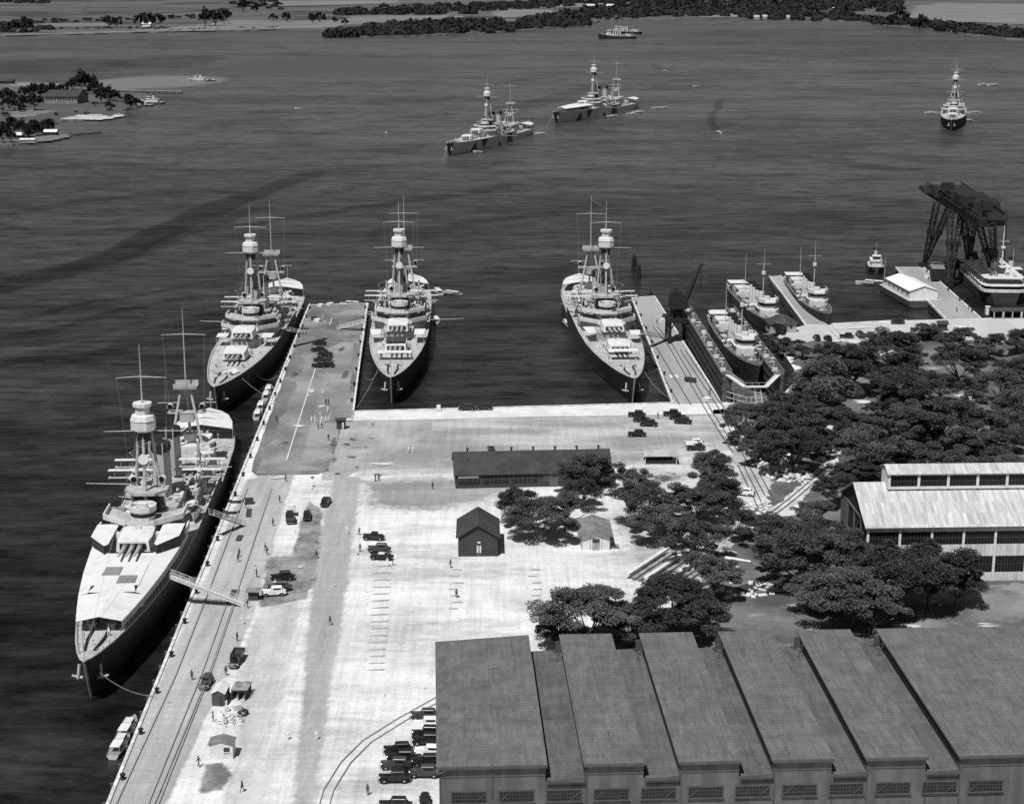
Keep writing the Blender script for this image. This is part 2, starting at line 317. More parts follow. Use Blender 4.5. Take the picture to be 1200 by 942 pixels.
# ---------- mesh helpers ----------
def tag(o, label=None, cat=None, group=None, kind=None):
    if label: o['label'] = label
    if cat: o['category'] = cat
    if group: o['group'] = group
    if kind: o['kind'] = kind
    return o
def place(o, loc=(0, 0, 0), rz=0):
    o.location = loc; o.rotation_euler = (0, 0, rz); return o
class MB:
    def __init__(s): s.v = []; s.f = []; s.m = []
    def add(s, vs, fs, mi=0):
        k = len(s.v); s.v += [tuple(v) for v in vs]; s.f += [tuple(i+k for i in f) for f in fs]; s.m += [mi]*len(fs); return s
    def box(s, c, d, rz=0, top=1.0, mi=0, topy=None):
        """box centred at c with size d; top scales the upper face"""
        x, y, z = d[0]/2, d[1]/2, d[2]/2; cz, sz = math.cos(rz), math.sin(rz); ty = top if topy is None else topy
        vs = []
        for kz in (-1, 1):
            a = top if kz > 0 else 1; b_ = ty if kz > 0 else 1
            for (i, j) in ((-1, -1), (1, -1), (1, 1), (-1, 1)):
                px, py = i*x*a, j*y*b_; vs.append((c[0]+px*cz-py*sz, c[1]+px*sz+py*cz, c[2]+kz*z))
        return s.add(vs, [(3, 2, 1, 0), (4, 5, 6, 7), (0, 1, 5, 4), (1, 2, 6, 5), (2, 3, 7, 6), (3, 0, 4, 7)], mi)
    def tube(s, p, q, r, r2=None, n=8, mi=0, caps=True):
        p, q = Vector(p), Vector(q); r2 = r if r2 is None else r2; d = (q-p).normalized()
        a = d.orthogonal().normalized(); b_ = d.cross(a)
        vs = [p+(a*math.cos(t)+b_*math.sin(t))*r for t in [6.28318*i/n for i in range(n)]] + [q+(a*math.cos(t)+b_*math.sin(t))*r2 for t in [6.28318*i/n for i in range(n)]]
        fs = [(i, (i+1) % n, n+(i+1) % n, n+i) for i in range(n)]
        if caps: fs += [tuple(range(n-1, -1, -1)), tuple(range(n, 2*n))]
        return s.add(vs, fs, mi)
    def lathe(s, c, prof, n=12, mi=0, sx=1, sy=1):
        vs = []
        for (r, z) in prof: vs += [(c[0]+sx*r*math.cos(6.28318*(i+.5)/n), c[1]+sy*r*math.sin(6.28318*(i+.5)/n), c[2]+z) for i in range(n)]
        fs = [(k*n+i, k*n+(i+1) % n, (k+1)*n+(i+1) % n, (k+1)*n+i) for k in range(len(prof)-1) for i in range(n)]
        fs += [tuple(range(n-1, -1, -1)), tuple(range((len(prof)-1)*n, len(prof)*n))]
        return s.add(vs, fs, mi)
    def prism(s, poly, z0, z1, mi=0):
        n = len(poly); ar = sum(poly[i][0]*poly[(i+1) % n][1]-poly[(i+1) % n][0]*poly[i][1] for i in range(n))
        if ar < 0: poly = poly[::-1]
        vs = [(x, y, z0) for x, y in poly]+[(x, y, z1) for x, y in poly]
        return s.add(vs, [tuple(range(n-1, -1, -1)), tuple(range(n, 2*n))]+[(i, (i+1) % n, n+(i+1) % n, n+i) for i in range(n)], mi)
    def quad(s, *p, mi=0): return s.add(p, [tuple(range(len(p)))], mi)
    def slab(s, pts, t=.12, mi=0):
        """thick sheet through the given points (any polygon), thickness t downwards"""
        n = len(pts); vs = [tuple(p) for p in pts]+[(p[0], p[1], p[2]-t) for p in pts]
        return s.add(vs, [tuple(range(n)), tuple(range(2*n-1, n-1, -1))]+[(i, n+i, n+(i+1) % n, (i+1) % n) for i in range(n)], mi)
    def line(s, pts, r, n=5, mi=0):
        for a, b_ in zip(pts[:-1], pts[1:]): s.tube(a, b_, r, n=n, mi=mi)
        return s
    def build(s, name, m, parent=None, smooth=False):
        me = bpy.data.meshes.new(name); me.from_pydata(s.v, [], s.f)
        for x in (m if isinstance(m, (list, tuple)) else [m]): me.materials.append(MATS[x])
        if any(s.m): me.polygons.foreach_set('material_index', s.m)
        if smooth: me.polygons.foreach_set('use_smooth', [True]*len(me.polygons))
        me.update(); o = bpy.data.objects.new(name, me); COL.objects.link(o)
        if parent: o.parent = parent
        return o
def fixn(o):
    import bmesh
    bm = bmesh.new(); bm.from_mesh(o.data); bmesh.ops.recalc_face_normals(bm, faces=bm.faces); bm.to_mesh(o.data); bm.free(); return o
def thing(name, label, cat, loc=(0, 0, 0), rz=0, group=None):
    o = bpy.data.objects.new(name, None); o.empty_display_size = .5; COL.objects.link(o)
    place(o, loc, rz); return tag(o, label, cat, group)
def kids(o): return [c for c in COL.objects if c.parent == o]
def copy_tree(o, parent=None):
    c = o.copy(); COL.objects.link(c); c.parent = parent
    for ch in CH.get(o.name, []) if False else list(o.children): copy_tree(ch, c)
    return c
CH = {}
def dup(proto, loc, rz, label, group=None, scale=None, swap=None, cat=None):
    o = copy_tree(proto); place(o, loc, rz); o['label'] = label
    if group: o['group'] = group
    if cat: o['category'] = cat
    if scale: o.scale = scale if isinstance(scale, tuple) else (scale,)*3
    if swap:
        for c in [o]+list(o.children_recursive):
            if c.type == 'MESH':
                for sl_ in c.material_slots:
                    if sl_.material and sl_.material.name in swap:
                        n = swap[sl_.material.name]; sl_.link = 'OBJECT'; sl_.material = MATS[n]
    return o
USED = set()
def put(proto, loc, rz, label, group=None, scale=None, swap=None):
    """first call moves the prototype itself unless materials change, later calls copy it"""
    return dup(proto, loc, rz, label, group, scale, swap)
def retire(o):
    for c in list(o.children_recursive)+[o]: bpy.data.objects.remove(c)
def ragged(poly, step=6, amp=1.2, seed=0):
    """fractal edge: coarse wander of about amp metres plus finer octaves"""
    out = []; n = len(poly); fine = max(.5, min(step/4, 1.2)) if step < 12 else step/5
    for i in range(n):
        a, b_ = Vector(poly[i]).to_2d(), Vector(poly[(i+1) % n]).to_2d(); L = (b_-a).length; k = min(260, max(1, int(L/fine))); nn = Vector((-(b_-a).y, (b_-a).x)); nn = nn/max(L, .001)
        for j in range(k):
            p = a+(b_-a)*(j/k); e = min(1, j/3, (k-j)/3); d = 0; f = 1/(step*1.6)
            for o_ in range(4): d += noise.noise(Vector((p.x*f, p.y*f, seed+o_*7.3)))*amp*2.2/(1.6**o_); f *= 2.1
            out.append(tuple(p+nn*d*e))
    return out
def sheet(name, pts, z, m, px=True, rag=None, kind='structure', zz=LAND):
    poly = [G2(x, y, zz) for x, y in pts] if px else pts
    if rag: poly = ragged(poly, rag[0], rag[1], rag[2] if len(rag) > 2 else 0)
    mb = MB(); mb.add([(x, y, z) for x, y in poly], [tuple(range(len(poly)))])
    o = mb.build(name, m); 
    if o.data.polygons[0].normal.z < 0: o.data.flip_normals()
    return tag(o, kind=kind)
# ================= SETTING =================
mb = MB(); mb.add([(-9000, -500, 0), (9000, -500, 0), (9000, 30000, 0), (-9000, 30000, 0)], [(0, 1, 2, 3)])
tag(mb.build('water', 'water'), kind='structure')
# navy yard land with its two piers, one solid with quay faces
land_px = [(125, 942), (362, 357), (432, 355), (415, 482), (787, 472), (740, 349), (768, 347), (846, 471), (905, 474), (937, 442), (908, 398),
           (918, 388), (943, 381), (901, 324), (915, 323), (968, 380), (1046, 376), (1108, 374), (1050, 313), (1083, 313), (1150, 373), (1260, 366)]
poly = [(-61, 180)]+[G2(*p) for p in land_px]+[(900, 700), (900, 180)]
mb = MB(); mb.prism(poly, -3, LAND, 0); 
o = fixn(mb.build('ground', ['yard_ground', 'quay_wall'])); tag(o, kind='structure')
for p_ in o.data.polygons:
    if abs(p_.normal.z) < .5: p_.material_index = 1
Z = [LAND+.02*i for i in range(12)]
# broad ground surfaces
sheet('concrete_path', [(416, 483), (787, 473.5), (845, 473), (850, 485), (600, 489), (508, 491.5), (414, 493)], Z[3], 'concrete')
sheet('pier_paving', [(291.5, 557), (362, 357.5), (431.5, 355.5), (414, 484), (400, 500), (385, 552), (372, 556)], Z[2], 'pier_asphalt', rag=(9, .15))
sheet('pier_roadway', [(300, 555), (357, 430), (372, 412), (405, 400), (414, 405), (408, 470), (396, 505), (383, 551)], Z[3], 'asphalt', rag=(6, .5))
sheet('pier_deck', [(787, 472.5), (740, 349.5), (767.5, 347.5), (845, 471), (848, 474)], Z[1], 'pier_concrete')
sheet('pier_deck', [(943, 380.5), (901.5, 324.5), (915, 323.5), (967.5, 380)], Z[1], 'pier_concrete')
sheet('pier_deck', [(1108, 374), (1050.5, 313.5), (1083, 313.5), (1149.5, 373)], Z[1], 'pier_concrete')
sheet('shore_road', [(905, 399), (920, 389), (945, 382), (1046, 377), (1108, 374.5), (1150, 374), (1260, 367), (1260, 400), (1130, 398), (1090, 392), (1050, 400), (985, 398), (960, 404), (925, 402)], Z[1], 'road', rag=(4, .8))
grass = [(905, 400), (985, 400), (1050, 402), (1090, 393), (1130, 399), (1280, 402), (1300, 960), (700, 960), (640, 770), (700, 735), (850, 690), (858, 640), (870, 610), (880, 570), (860, 520), (870, 497), (925, 480), (942, 440), (912, 402)]
sheet('grass_ground', grass, Z[2], 'grass', rag=(4, 1.6))
sheet('grass_ground', [(1100, 690), (1280, 678), (1290, 750), (1060, 752), (1080, 712)], Z[3], 'dry_grass', rag=(3, 1))
sheet('path', [(836, 480), (858, 478), (905, 560), (897, 600), (872, 592), (868, 555)], Z[3], 'dirt', rag=(3, .8))
# white track leading into the grove
sheet('path', [(893, 600), (912, 590), (960, 548), (972, 538), (976, 515), (968, 500), (976, 497), (985, 515), (983, 542), (958, 566), (925, 598), (962, 594), (966, 601), (930, 604), (900, 606)], Z[4], 'track_dirt', rag=(3, .5))
sheet('path', [(930, 592), (960, 590), (965, 600), (935, 602)], Z[5], 'sand', rag=(3, .4))
def blot(x, y, rx, ry, m, z, name='ground_stain'):
    sheet(name, [(x+rx*math.cos(a*.449), y+ry*math.sin(a*.449)) for a in range(14)], z, m)
for k, (x, y, rx, ry) in enumerate(((862, 600, 30, 26), (905, 690, 50, 9), (935, 708, 46, 8), (885, 722, 50, 10), (960, 740, 40, 8), (1000, 742, 30, 6), (872, 683, 34, 8), (1090, 705, 36, 8), (1010, 470, 24, 16), (1095, 432, 34, 7), (1005, 505, 18, 26), (1050, 430, 36, 7), (1120, 482, 24, 16), (1130, 465, 18, 16), (990, 760, 50, 10), (880, 640, 20, 12), (1160, 735, 60, 12), (1060, 735, 40, 9))):
    blot(x, y, rx, ry, 'pale_patch' if k % 3 else 'dirt_patch', Z[6]+.003*k, 'bare_earth')
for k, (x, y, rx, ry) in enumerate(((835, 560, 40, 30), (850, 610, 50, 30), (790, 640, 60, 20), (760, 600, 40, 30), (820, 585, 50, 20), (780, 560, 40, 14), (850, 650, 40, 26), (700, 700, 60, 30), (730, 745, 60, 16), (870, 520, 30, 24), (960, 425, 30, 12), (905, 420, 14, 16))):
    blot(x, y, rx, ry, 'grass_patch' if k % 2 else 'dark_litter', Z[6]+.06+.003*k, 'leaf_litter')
for i, (x, y, rx, ry) in enumerate(((406, 522, 14, 6), (412, 515, 12, 4), (428, 524, 12, 4), (437, 498, 10, 6), (428, 498, 12, 3), (413, 536, 14, 5), (436, 514, 14, 3), (391, 540, 4, 18), (390, 520, 4, 20), (383, 551, 9, 4), (366, 560, 7, 5), (367, 572, 5, 14), (396, 556, 12, 5), (445, 557, 20, 4), (418, 548, 8, 4), (418, 520, 30, 16), (340, 478, 20, 6), (335, 520, 14, 8), (400, 410, 8, 10), (405, 440, 8, 22), (345, 440, 12, 10))):
    blot(x, y, rx, ry, 'oil_stain' if i not in (15,) else 'damp_stain', Z[7]+.003*i)
for i, (x, y, rx, ry) in enumerate(((345, 625, 8, 14), (352, 665, 12, 6), (325, 683, 14, 4), (450, 545, 40, 8), (330, 560, 30, 8), (600, 540, 60, 5), (900, 393, 20, 5), (1000, 385, 60, 6), (1130, 385, 30, 8), (320, 470, 10, 20), (350, 500, 16, 8), (375, 480, 12, 14), (365, 460, 8, 14))):
    blot(x, y, rx, ry, 'pale_patch', Z[7]+.17+.003*i)
# rows of short flat dark dashes on the sand parking ground
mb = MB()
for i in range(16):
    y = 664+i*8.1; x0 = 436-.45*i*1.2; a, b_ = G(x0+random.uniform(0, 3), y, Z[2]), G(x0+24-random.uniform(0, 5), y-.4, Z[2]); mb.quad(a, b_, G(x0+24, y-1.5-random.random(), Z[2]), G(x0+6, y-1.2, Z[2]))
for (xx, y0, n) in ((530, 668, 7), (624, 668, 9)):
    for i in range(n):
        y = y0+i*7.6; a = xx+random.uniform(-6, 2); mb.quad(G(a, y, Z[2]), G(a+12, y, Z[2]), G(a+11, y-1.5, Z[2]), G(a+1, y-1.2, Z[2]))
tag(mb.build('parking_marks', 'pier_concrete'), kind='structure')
# painted parking bay lines on the pier
mb = MB(); zz = Z[9]
def pline(a, b_, wdt=.16):
    a, b_ = G(*a, zz), G(*b_, zz); d = (b_-a).normalized(); n = Vector((-d.y, d.x, 0))*wdt/2
    mb.quad(a-n, b_-n, b_+n, a+n)
pline((335.5, 540), (369.5, 432), .35)
tag(mb.build('parking_lines', 'paint'), kind='structure'); mb = MB()
for i in range(44):
    t = i/44; x = 336+t*33.5; y = 538-t*106; pline((x+1, y), (x+1+17*(1-.35*t), y-.2), .3)
tag(mb.build('parking_bay_marks', 'stain'), kind='structure'); mb = MB()
pline((384, 401), (417, 402), .3); pline((386, 381), (389, 373), .3)
tag(mb.build('parking_lines', 'paint'), kind='structure')
mb = MB(); zz = Z[9]
c0 = G(789.6, 441, zz)   # the letter H painted on the pier deck
for (x0, y0, x1, y1) in ((-1.0, -2.4, -1.0, 2.4), (1.0, -2.4, 1.0, 2.4), (-1.0, 0, 1.0, 0)):
    a = Vector((c0.x+x0, c0.y+y0, zz)); b_ = Vector((c0.x+x1, c0.y+y1, zz)); d = (b_-a).normalized(); n = Vector((-d.y, d.x, 0))*(.28 if x0 == x1 else .5)
    mb.quad(a-n, b_-n, b_+n, a+n); zz += .003
o = mb.build('painted_letter', 'painted_white'); tag(o, kind='structure')

def track(name, pts, gauge=1.44, m='shed_trim', z=Z[9], w=.22, label=None):
    P = [G(x, y, z) for x, y in pts]; mb = MB()
    for s_ in (-1, 1):
        Q = []
        for i, p in enumerate(P):
            d = (P[min(i+1, len(P)-1)]-P[max(i-1, 0)]).normalized(); n = Vector((-d.y, d.x, 0)); Q.append(p+n*s_*gauge/2)
        for a, b_ in zip(Q[:-1], Q[1:]):
            d = (b_-a).normalized(); n = Vector((-d.y, d.x, 0))*w/2
            mb.slab([a-n+Vector((0, 0, .1)), b_-n+Vector((0, 0, .1)), b_+n+Vector((0, 0, .1)), a+n+Vector((0, 0, .1))], .12)
    return tag(mb.build(name, m), kind='structure')
track('railway_track', [(150, 960), (225, 790), (262, 690), (304, 572)], 6.0, 'pier_concrete', w=.25)
track('railway_track', [(172, 960), (241, 790), (276, 690)], 1.6, 'pier_concrete', w=.2)
track('railway_track', [(741, 365), (758, 398), (803, 474)], 3.4)
track('railway_track', [(768, 383), (786, 405), (830, 480), (862, 530)], 1.6)
track('railway_track', [(800, 410), (845, 478), (873, 530), (900, 580)], 1.6)
track('railway_track', [(868, 545), (885, 580), (896, 605)], 1.44)
track('railway_track', [(903, 604), (930, 583), (963, 555), (975, 545)], 1.44)
track('railway_track', [(520, 815), (470, 843), (430, 868), (405, 893), (385, 925), (375, 960)], 1.6, 'pier_concrete', w=.14)
track('railway_track', [(915, 325), (990, 400), (1003, 412)], 2.2, 'apron')
# kerb along the quay edges
def kerb(p, q, m='kerb', w=.55, h=.3):
    a, b_ = G(*p), G(*q); d = (b_-a).normalized(); n = Vector((-d.y, d.x, 0))*w; mb = MB()
    mb.slab([v+Vector((0, 0, h)) for v in (a+n*.06, b_+n*.06, b_-n, a-n)], h+.6)
    return tag(fixn(mb.build('kerb', m)), kind='structure')
kerb((118, 958), (362, 357)); kerb((431, 355.5), (415, 482)); kerb((787, 472), (740, 350)); kerb((768, 348), (845, 470)); kerb((740, 349.5), (767, 347.5)); kerb((415.5, 482.2), (787, 472.2))
kerb((943, 380.5), (901, 324)); kerb((915, 323.5), (968, 379.5)); kerb((1050.5, 313.5), (1108, 373)); kerb((1083, 313.5), (1150, 373)); kerb((968, 380), (1046, 376))
# fender piles along the quay faces
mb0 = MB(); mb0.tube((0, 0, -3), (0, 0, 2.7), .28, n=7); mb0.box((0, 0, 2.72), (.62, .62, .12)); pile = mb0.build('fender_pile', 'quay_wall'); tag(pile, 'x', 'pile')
def piles(p, q, n, lab):
    a, b_ = G(*p), G(*q); d = (b_-a).normalized(); nn = Vector((-d.y, d.x, 0))
    for i in range(n):
        v = a+(b_-a)*((i+.5)/n)+nn*.45; dup(pile, (v.x, v.y, 0), 0, lab, 'fender piles: '+lab)
piles((120, 955), (362, 357), 60, 'dark timber fender pile along the long western quay edge')
piles((415, 482), (431, 356), 18, 'dark timber fender pile along the east edge of the wide pier')
piles((740, 350), (787, 471), 18, 'dark timber fender pile along the west edge of the crane pier')
piles((845, 470), (768, 348), 16, 'dark timber fender pile along the east edge of the crane pier')
piles((968, 380), (915, 324), 14, 'dark fender pile on the east side of the narrow destroyer pier')
retire(pile)

# bollards
mb = MB(); mb.lathe((0, 0, 0), [(.34, 0), (.24, .15), (.2, .55), (.36, .62), (.36, .8), (.2, .88)], 10)
boll = mb.build('bollard', 'black'); tag(boll, 'x', 'bollard')
def bolls(p, q, n, lab, inset=1.0):
    a, b_ = G(*p), G(*q); d = (b_-a).normalized(); nn = Vector((d.y, -d.x, 0))
    for i in range(n):
        v = a+(b_-a)*((i+.5)/n)+nn*inset; dup(boll, (v.x, v.y, LAND+.02), 0, lab, 'bollards: '+lab, scale=1.25)
bolls((125, 942), (362, 357), 24, 'black iron bollard along the long western quay')
bolls((432, 356), (415, 481), 8, 'black iron bollard on the east edge of the wide pier')
bolls((787, 471), (740, 350), 7, 'black iron bollard on the west edge of the crane pier')
bolls((1083, 314), (1150, 372), 5, 'black bollard on the pier beside the barracks ship')
retire(boll)

# ---------- islet and far shore ----------
isl = [(-40, 95), (40, 97), (110, 102), (140, 108), (175, 112), (188, 119), (183, 124), (150, 127.5), (145, 137), (120, 141), (65, 143), (60, 150), (62, 155), (84, 157), (83, 161), (40, 169), (-40, 174)]
def landmass(name, pts, z1, m, rag=None, m2='beach'):
    poly = [G2(x, y, 0) for x, y in pts]
    if rag: poly = ragged(poly, *rag)
    mb = MB(); mb.prism(poly, -2, z1, 0); o = fixn(mb.build(name, [m, m2]))
    for p_ in o.data.polygons:
        if abs(p_.normal.z) < .5: p_.material_index = 1
    return tag(o, kind='structure')
landmass('islet_ground', isl, 1.2, 'far_field', (12, 3))
sheet('islet_beach', [(70, 140), (90, 135), (118, 134), (128, 137), (140, 133), (146, 136), (120, 140.5)], 1.23, 'dirt', zz=1.2, rag=(5, 2))
sheet('islet_beach', [(22, 165), (55, 158), (83, 157.5), (82, 160.5), (40, 168)], 1.23, 'far_pale', zz=1.2, rag=(5, 2))
sheet('islet_beach', [(10, 98), (30, 97), (70, 98.5), (70, 101), (30, 101.5), (12, 101)], 1.23, 'far_pale', zz=1.2, rag=(6, 3))
sheet('islet_beach', [(10, 131), (50, 128), (62, 131), (40, 136), (15, 138)], 1.23, 'far_pale', zz=1.2, rag=(6, 3))
shore = [(-120, 44), (0, 43), (100, 41), (200, 38), (330, 35.5), (375, 38), (388, 43), (430, 44), (500, 42.5), (595, 38), (625, 35.5), (690, 31), (700, 25), (760, 24), (850, 22), (930, 21.5), (1000, 27), (1060, 32), (1100, 36), (1150, 44), (1200, 48), (1300, 55)]
poly = [G2(x, y, 0) for x, y in shore]+[(14000, 8000), (14000, 16000), (-12000, 16000), (-12000, 7000)]; poly = ragged(poly, 40, 9)
mb = MB(); mb.prism(poly, -2, 1.5, 0)
o = fixn(mb.build('far_shore_ground', ['far_field', 'beach'])); tag(o, kind='structure')
for p_ in o.data.polygons:
    if abs(p_.normal.z) < .5: p_.material_index = 1
k = 0
for pts, m in (([(0, 42), (100, 40), (200, 37), (220, 33), (130, 37), (0, 40.5)], 'beach'), ([(200, 37.5), (330, 34.5), (400, 32), (405, 24), (330, 25), (280, 24), (200, 33)], 'far_pale'),
               ([(400, 29), (520, 27), (545, 18), (470, 19), (405, 20)], 'far_pale'), ([(580, 22), (650, 18), (650, 12), (600, 12), (575, 15)], 'far_pale'), ([(45, 33), (130, 31), (130, 27), (50, 28)], 'far_pale'),
               ([(1060, 22), (1100, 26), (1200, 29), (1300, 30), (1300, 6), (1100, 4), (1070, 8)], 'far_pale'), ([(1060, 30), (1080, 24), (1110, 26), (1100, 33)], 'far_field'),
               ([(815, 21), (830, 14), (870, 11), (940, 10), (960, 17), (930, 20), (850, 21)], 'far_pale'), ([(620, 10), (760, 8), (760, 4), (600, 5)], 'far_pale'), ([(330, 8), (470, 5), (470, 1), (300, 2)], 'far_pale'), ([(180, 17), (260, 12), (280, 6), (100, 8), (100, 15)], 'far_field')):
    k += 1; sheet('far_field_strip', pts, 1.6+.12*k, m, zz=1.5, rag=(60, 14, k))
# ================= TREES =================
def crown_mesh(seed, n_clump=34, leaves=150, R0=1.0, flat=.42, ls=.055, name='crown'):
    """unit crown: leaf sprays gathered in flattened clumps on spreading limbs"""
    rnd = random.Random(seed); vs = []; fs = []; clumps = []
    for i in range(n_clump):
        a = rnd.random()*6.283; rr = math.sqrt(rnd.random())*.86; lop = 1+.22*math.sin(a*2+seed)+.12*math.sin(a*3+seed*2)
        z = (1-rr*rr)*.52+rnd.uniform(-.30, .12)
        clumps.append((Vector((rr*lop*math.cos(a), rr*lop*math.sin(a), z)), rnd.uniform(.14, .30)))
    for c, cr in clumps:
        for j in range(leaves):
            u = Vector((rnd.gauss(0, 1), rnd.gauss(0, 1), rnd.gauss(0, 1))).normalized()*cr*(rnd.random()**.4)
            p = c+Vector((u.x, u.y, u.z*flat)); t = Vector((rnd.gauss(0, 1), rnd.gauss(0, 1), rnd.gauss(0, .45))).normalized(); s = t.cross(Vector((rnd.gauss(0, .5), rnd.gauss(0, .5), 1))).normalized()
            l = ls*rnd.uniform(.6, 1.5); w_ = l*.42; k = len(vs)
            vs += [p-t*l, p+s*w_, p+t*l, p-s*w_]; fs.append((k, k+1, k+2, k+3))
    me = bpy.data.meshes.new(name); me.from_pydata([tuple(v) for v in vs], [], fs); me.materials.append(MATS['leaf']); me.update()
    return me, clumps
def limb_mesh(seed, clumps, h=.75):
    rnd = random.Random(seed+99); mb = MB()
    base = Vector((0, 0, 0)); fork = Vector((rnd.uniform(-.05, .05), rnd.uniform(-.05, .05), h*.42)); mb.tube(base, fork, .055, .04, n=7)
    for c, cr in sorted(clumps, key=lambda t: -t[1])[:11]:
        m_ = fork.lerp(c+Vector((0, 0, h)), .5)+Vector((rnd.uniform(-.05, .05), rnd.uniform(-.05, .05), -.06)); mb.tube(fork, m_, .026, .016, n=5); mb.tube(m_, c+Vector((0, 0, h-.02)), .016, .005, n=5)
    return mb
TREES = []
def tree_proto(seed, h=.75, **kw):
    me, cl = crown_mesh(seed, **kw); r = bpy.data.objects.new('kiawe_tree', None); COL.objects.link(r)
    r['label'] = 'x'; r['category'] = 'tree'
    c = bpy.data.objects.new('crown', me); COL.objects.link(c); c.parent = r; c.location = (0, 0, h)
    t = limb_mesh(seed, cl, h).build('trunk', 'bark', r); return r
for i in range(5): TREES.append(tree_proto(i*17+3, leaves=520, n_clump=44+5*(i % 3), ls=.029, flat=.5))
FARP = [tree_proto(200+i, h=.5, n_clump=16, leaves=60, ls=.12, flat=.8) for i in range(3)]
for t_ in FARP: t_.name = 'bushy_tree'
GR = []
def tree(px, py, rpx, label, zc=4.5, group=None, proto=None, hs=None, far=False, name=None):
    """crown centred on the photo point (px, py), crown radius rpx photo pixels"""
    base = 1.4 if far else LAND; rnd = random.Random(px*13.1+py); 
    p0 = G(px, py, base); depth = p0.y*math.cos(TILT)+(H-base)*math.sin(TILT); r = rpx*depth/F
    hh = hs or 1.0 
    zc_ = base+r*(.80 if not far else .5)*hh; p = G(px, py, zc_)
    pr = proto or (rnd.choice(FARP) if far else rnd.choice(TREES))
    o = dup(pr, (p.x, p.y, base-.1), rnd.random()*6.28, label, group, scale=(r, r*rnd.uniform(.85, 1.0), r*rnd.uniform(.85, 1.05)*hh), swap={'leaf': 'leaf_far'} if far else None)
    if name: o.name = name
    return o
named = [(690, 548, 30, 'dark tree overlapping the east end of the long single-storey shed'), (682, 574, 22, 'low dark tree below the east end of the long shed'),
 (606, 592, 26, 'bushy tree just east of the dark gabled barn'), (634, 603, 34, 'largest spreading tree between the gabled barn and the small white house'), (662, 596, 27, 'dark tree overhanging the roof of the small white house'),
 (742, 560, 20, 'small tree west of the flat-roofed open canopy'), (762, 585, 36, 'large tree south of the open canopy'), (775, 612, 30, 'tree north of the stacked long timbers'),
 (835, 548, 30, 'tree standing beside the pale tarpaulined car'), (820, 585, 30, 'dark tree mid yard between the canopy and the white litter'), (845, 575, 24, 'tree by the curve of the railway track'), (815, 630, 32, 'spreading tree just east of the stacked timbers'), (868, 612, 24, 'small tree over the pale litter ground'),
 (690, 715, 50, 'large dark tree behind the west end of the sawtooth workshop'), (655, 738, 24, 'lower tree at the west edge of the clump behind the workshop'), (738, 725, 36, 'tree in the middle of the clump behind the workshop'), (790, 700, 46, 'large tree south of the stacked timbers'), (822, 722, 36, 'tree behind the third workshop bay'), (835, 672, 32, 'tree at the east tip of the stacked timbers'),
 (872, 500, 26, 'tree beside the small dockside hut'), (905, 515, 36, 'broad dark tree north of the heap of white crates'), (925, 500, 34, 'dark tree east of the dockside hut'), (890, 533, 24, 'tree hanging over the heap of white crates'),
 (965, 448, 40, 'broad tree below the shore road cars'), (1000, 425, 38, 'tree on the north edge of the grove'), (1085, 385, 17, 'small round tree standing on the shore road'), (992, 493, 30, 'dark flat-topped tree beside the bend of the white track'),
 (915, 628, 36, 'tree west of the tall metal shed'), (945, 655, 44, 'large tree at the west corner of the tall metal shed'), (1000, 690, 48, 'big tree in front of the metal shed gable'), (1045, 672, 48, 'biggest tree in front of the metal shed'), (1090, 670, 46, 'tree against the middle of the metal shed front'), (1120, 682, 30, 'eastmost tree in front of the metal shed'), (985, 645, 40, 'tree touching the open gable of the metal shed'), (960, 690, 30, 'low tree southwest of the metal shed'),
 (1025, 712, 34, 'tree close behind the workshop roofs'), (576, 524, 5, 'tiny round tree behind the ridge of the long shed')]
for (x, y, r, l) in named: tree(x, y-(7 if 'white crates' in l or 'dockside hut' in l else 0), r*(1.18 if r > 18 and 'crates' not in l else 1), l, group=None)
import itertools
pts = []
rnd = random.Random(5)
excl = [(912, 560, 44, 24), (945, 580, 30, 20), (1010, 470, 16, 10), (1060, 395, 40, 8), (975, 520, 14, 30), (1120, 470, 20, 14), (885, 590, 22, 24), (1040, 432, 30, 5)]
tries = 0
while len(pts) < 60 and tries < 9000:
    tries += 1; x = rnd.uniform(925, 1250); y = rnd.uniform(402, 560)
    if x < 960 and y < 470: continue
    if any(((x-a)/c)**2+((y-b_)/d)**2 < 1 for a, b_, c, d in excl): continue
    if all(math.hypot(x-a, (y-b_)*1.35) > 21 for a, b_ in pts): pts.append((x, y))
for (x, y) in pts: tree(x, y, rnd.choice((14, 19, 23, 27, 31, 38))*rnd.uniform(.9, 1.1), 'dark bushy tree in the dense grove north of the metal shed', group='trees of the dense grove')
for (x, y, r) in ((955, 600, 26), (985, 572, 30), (955, 625, 30), (905, 650, 22), (1130, 395, 18), (1165, 402, 20), (1192, 398, 20), (1110, 398, 16), (940, 410, 14), (920, 402, 12), (965, 412, 12), (1070, 415, 16)):
    tree(x, y, r, 'dark tree at the ragged edge of the grove', group='trees at the grove edge')
# scrub beside the dock
for (x, y, r) in ((905, 398, 9), (918, 404, 10), (928, 410, 9), (898, 404, 8), (935, 402, 8)):
    tree(x, y, r, 'low dark bush beside the floating dry dock', group='bushes beside the dry dock', name='bush')
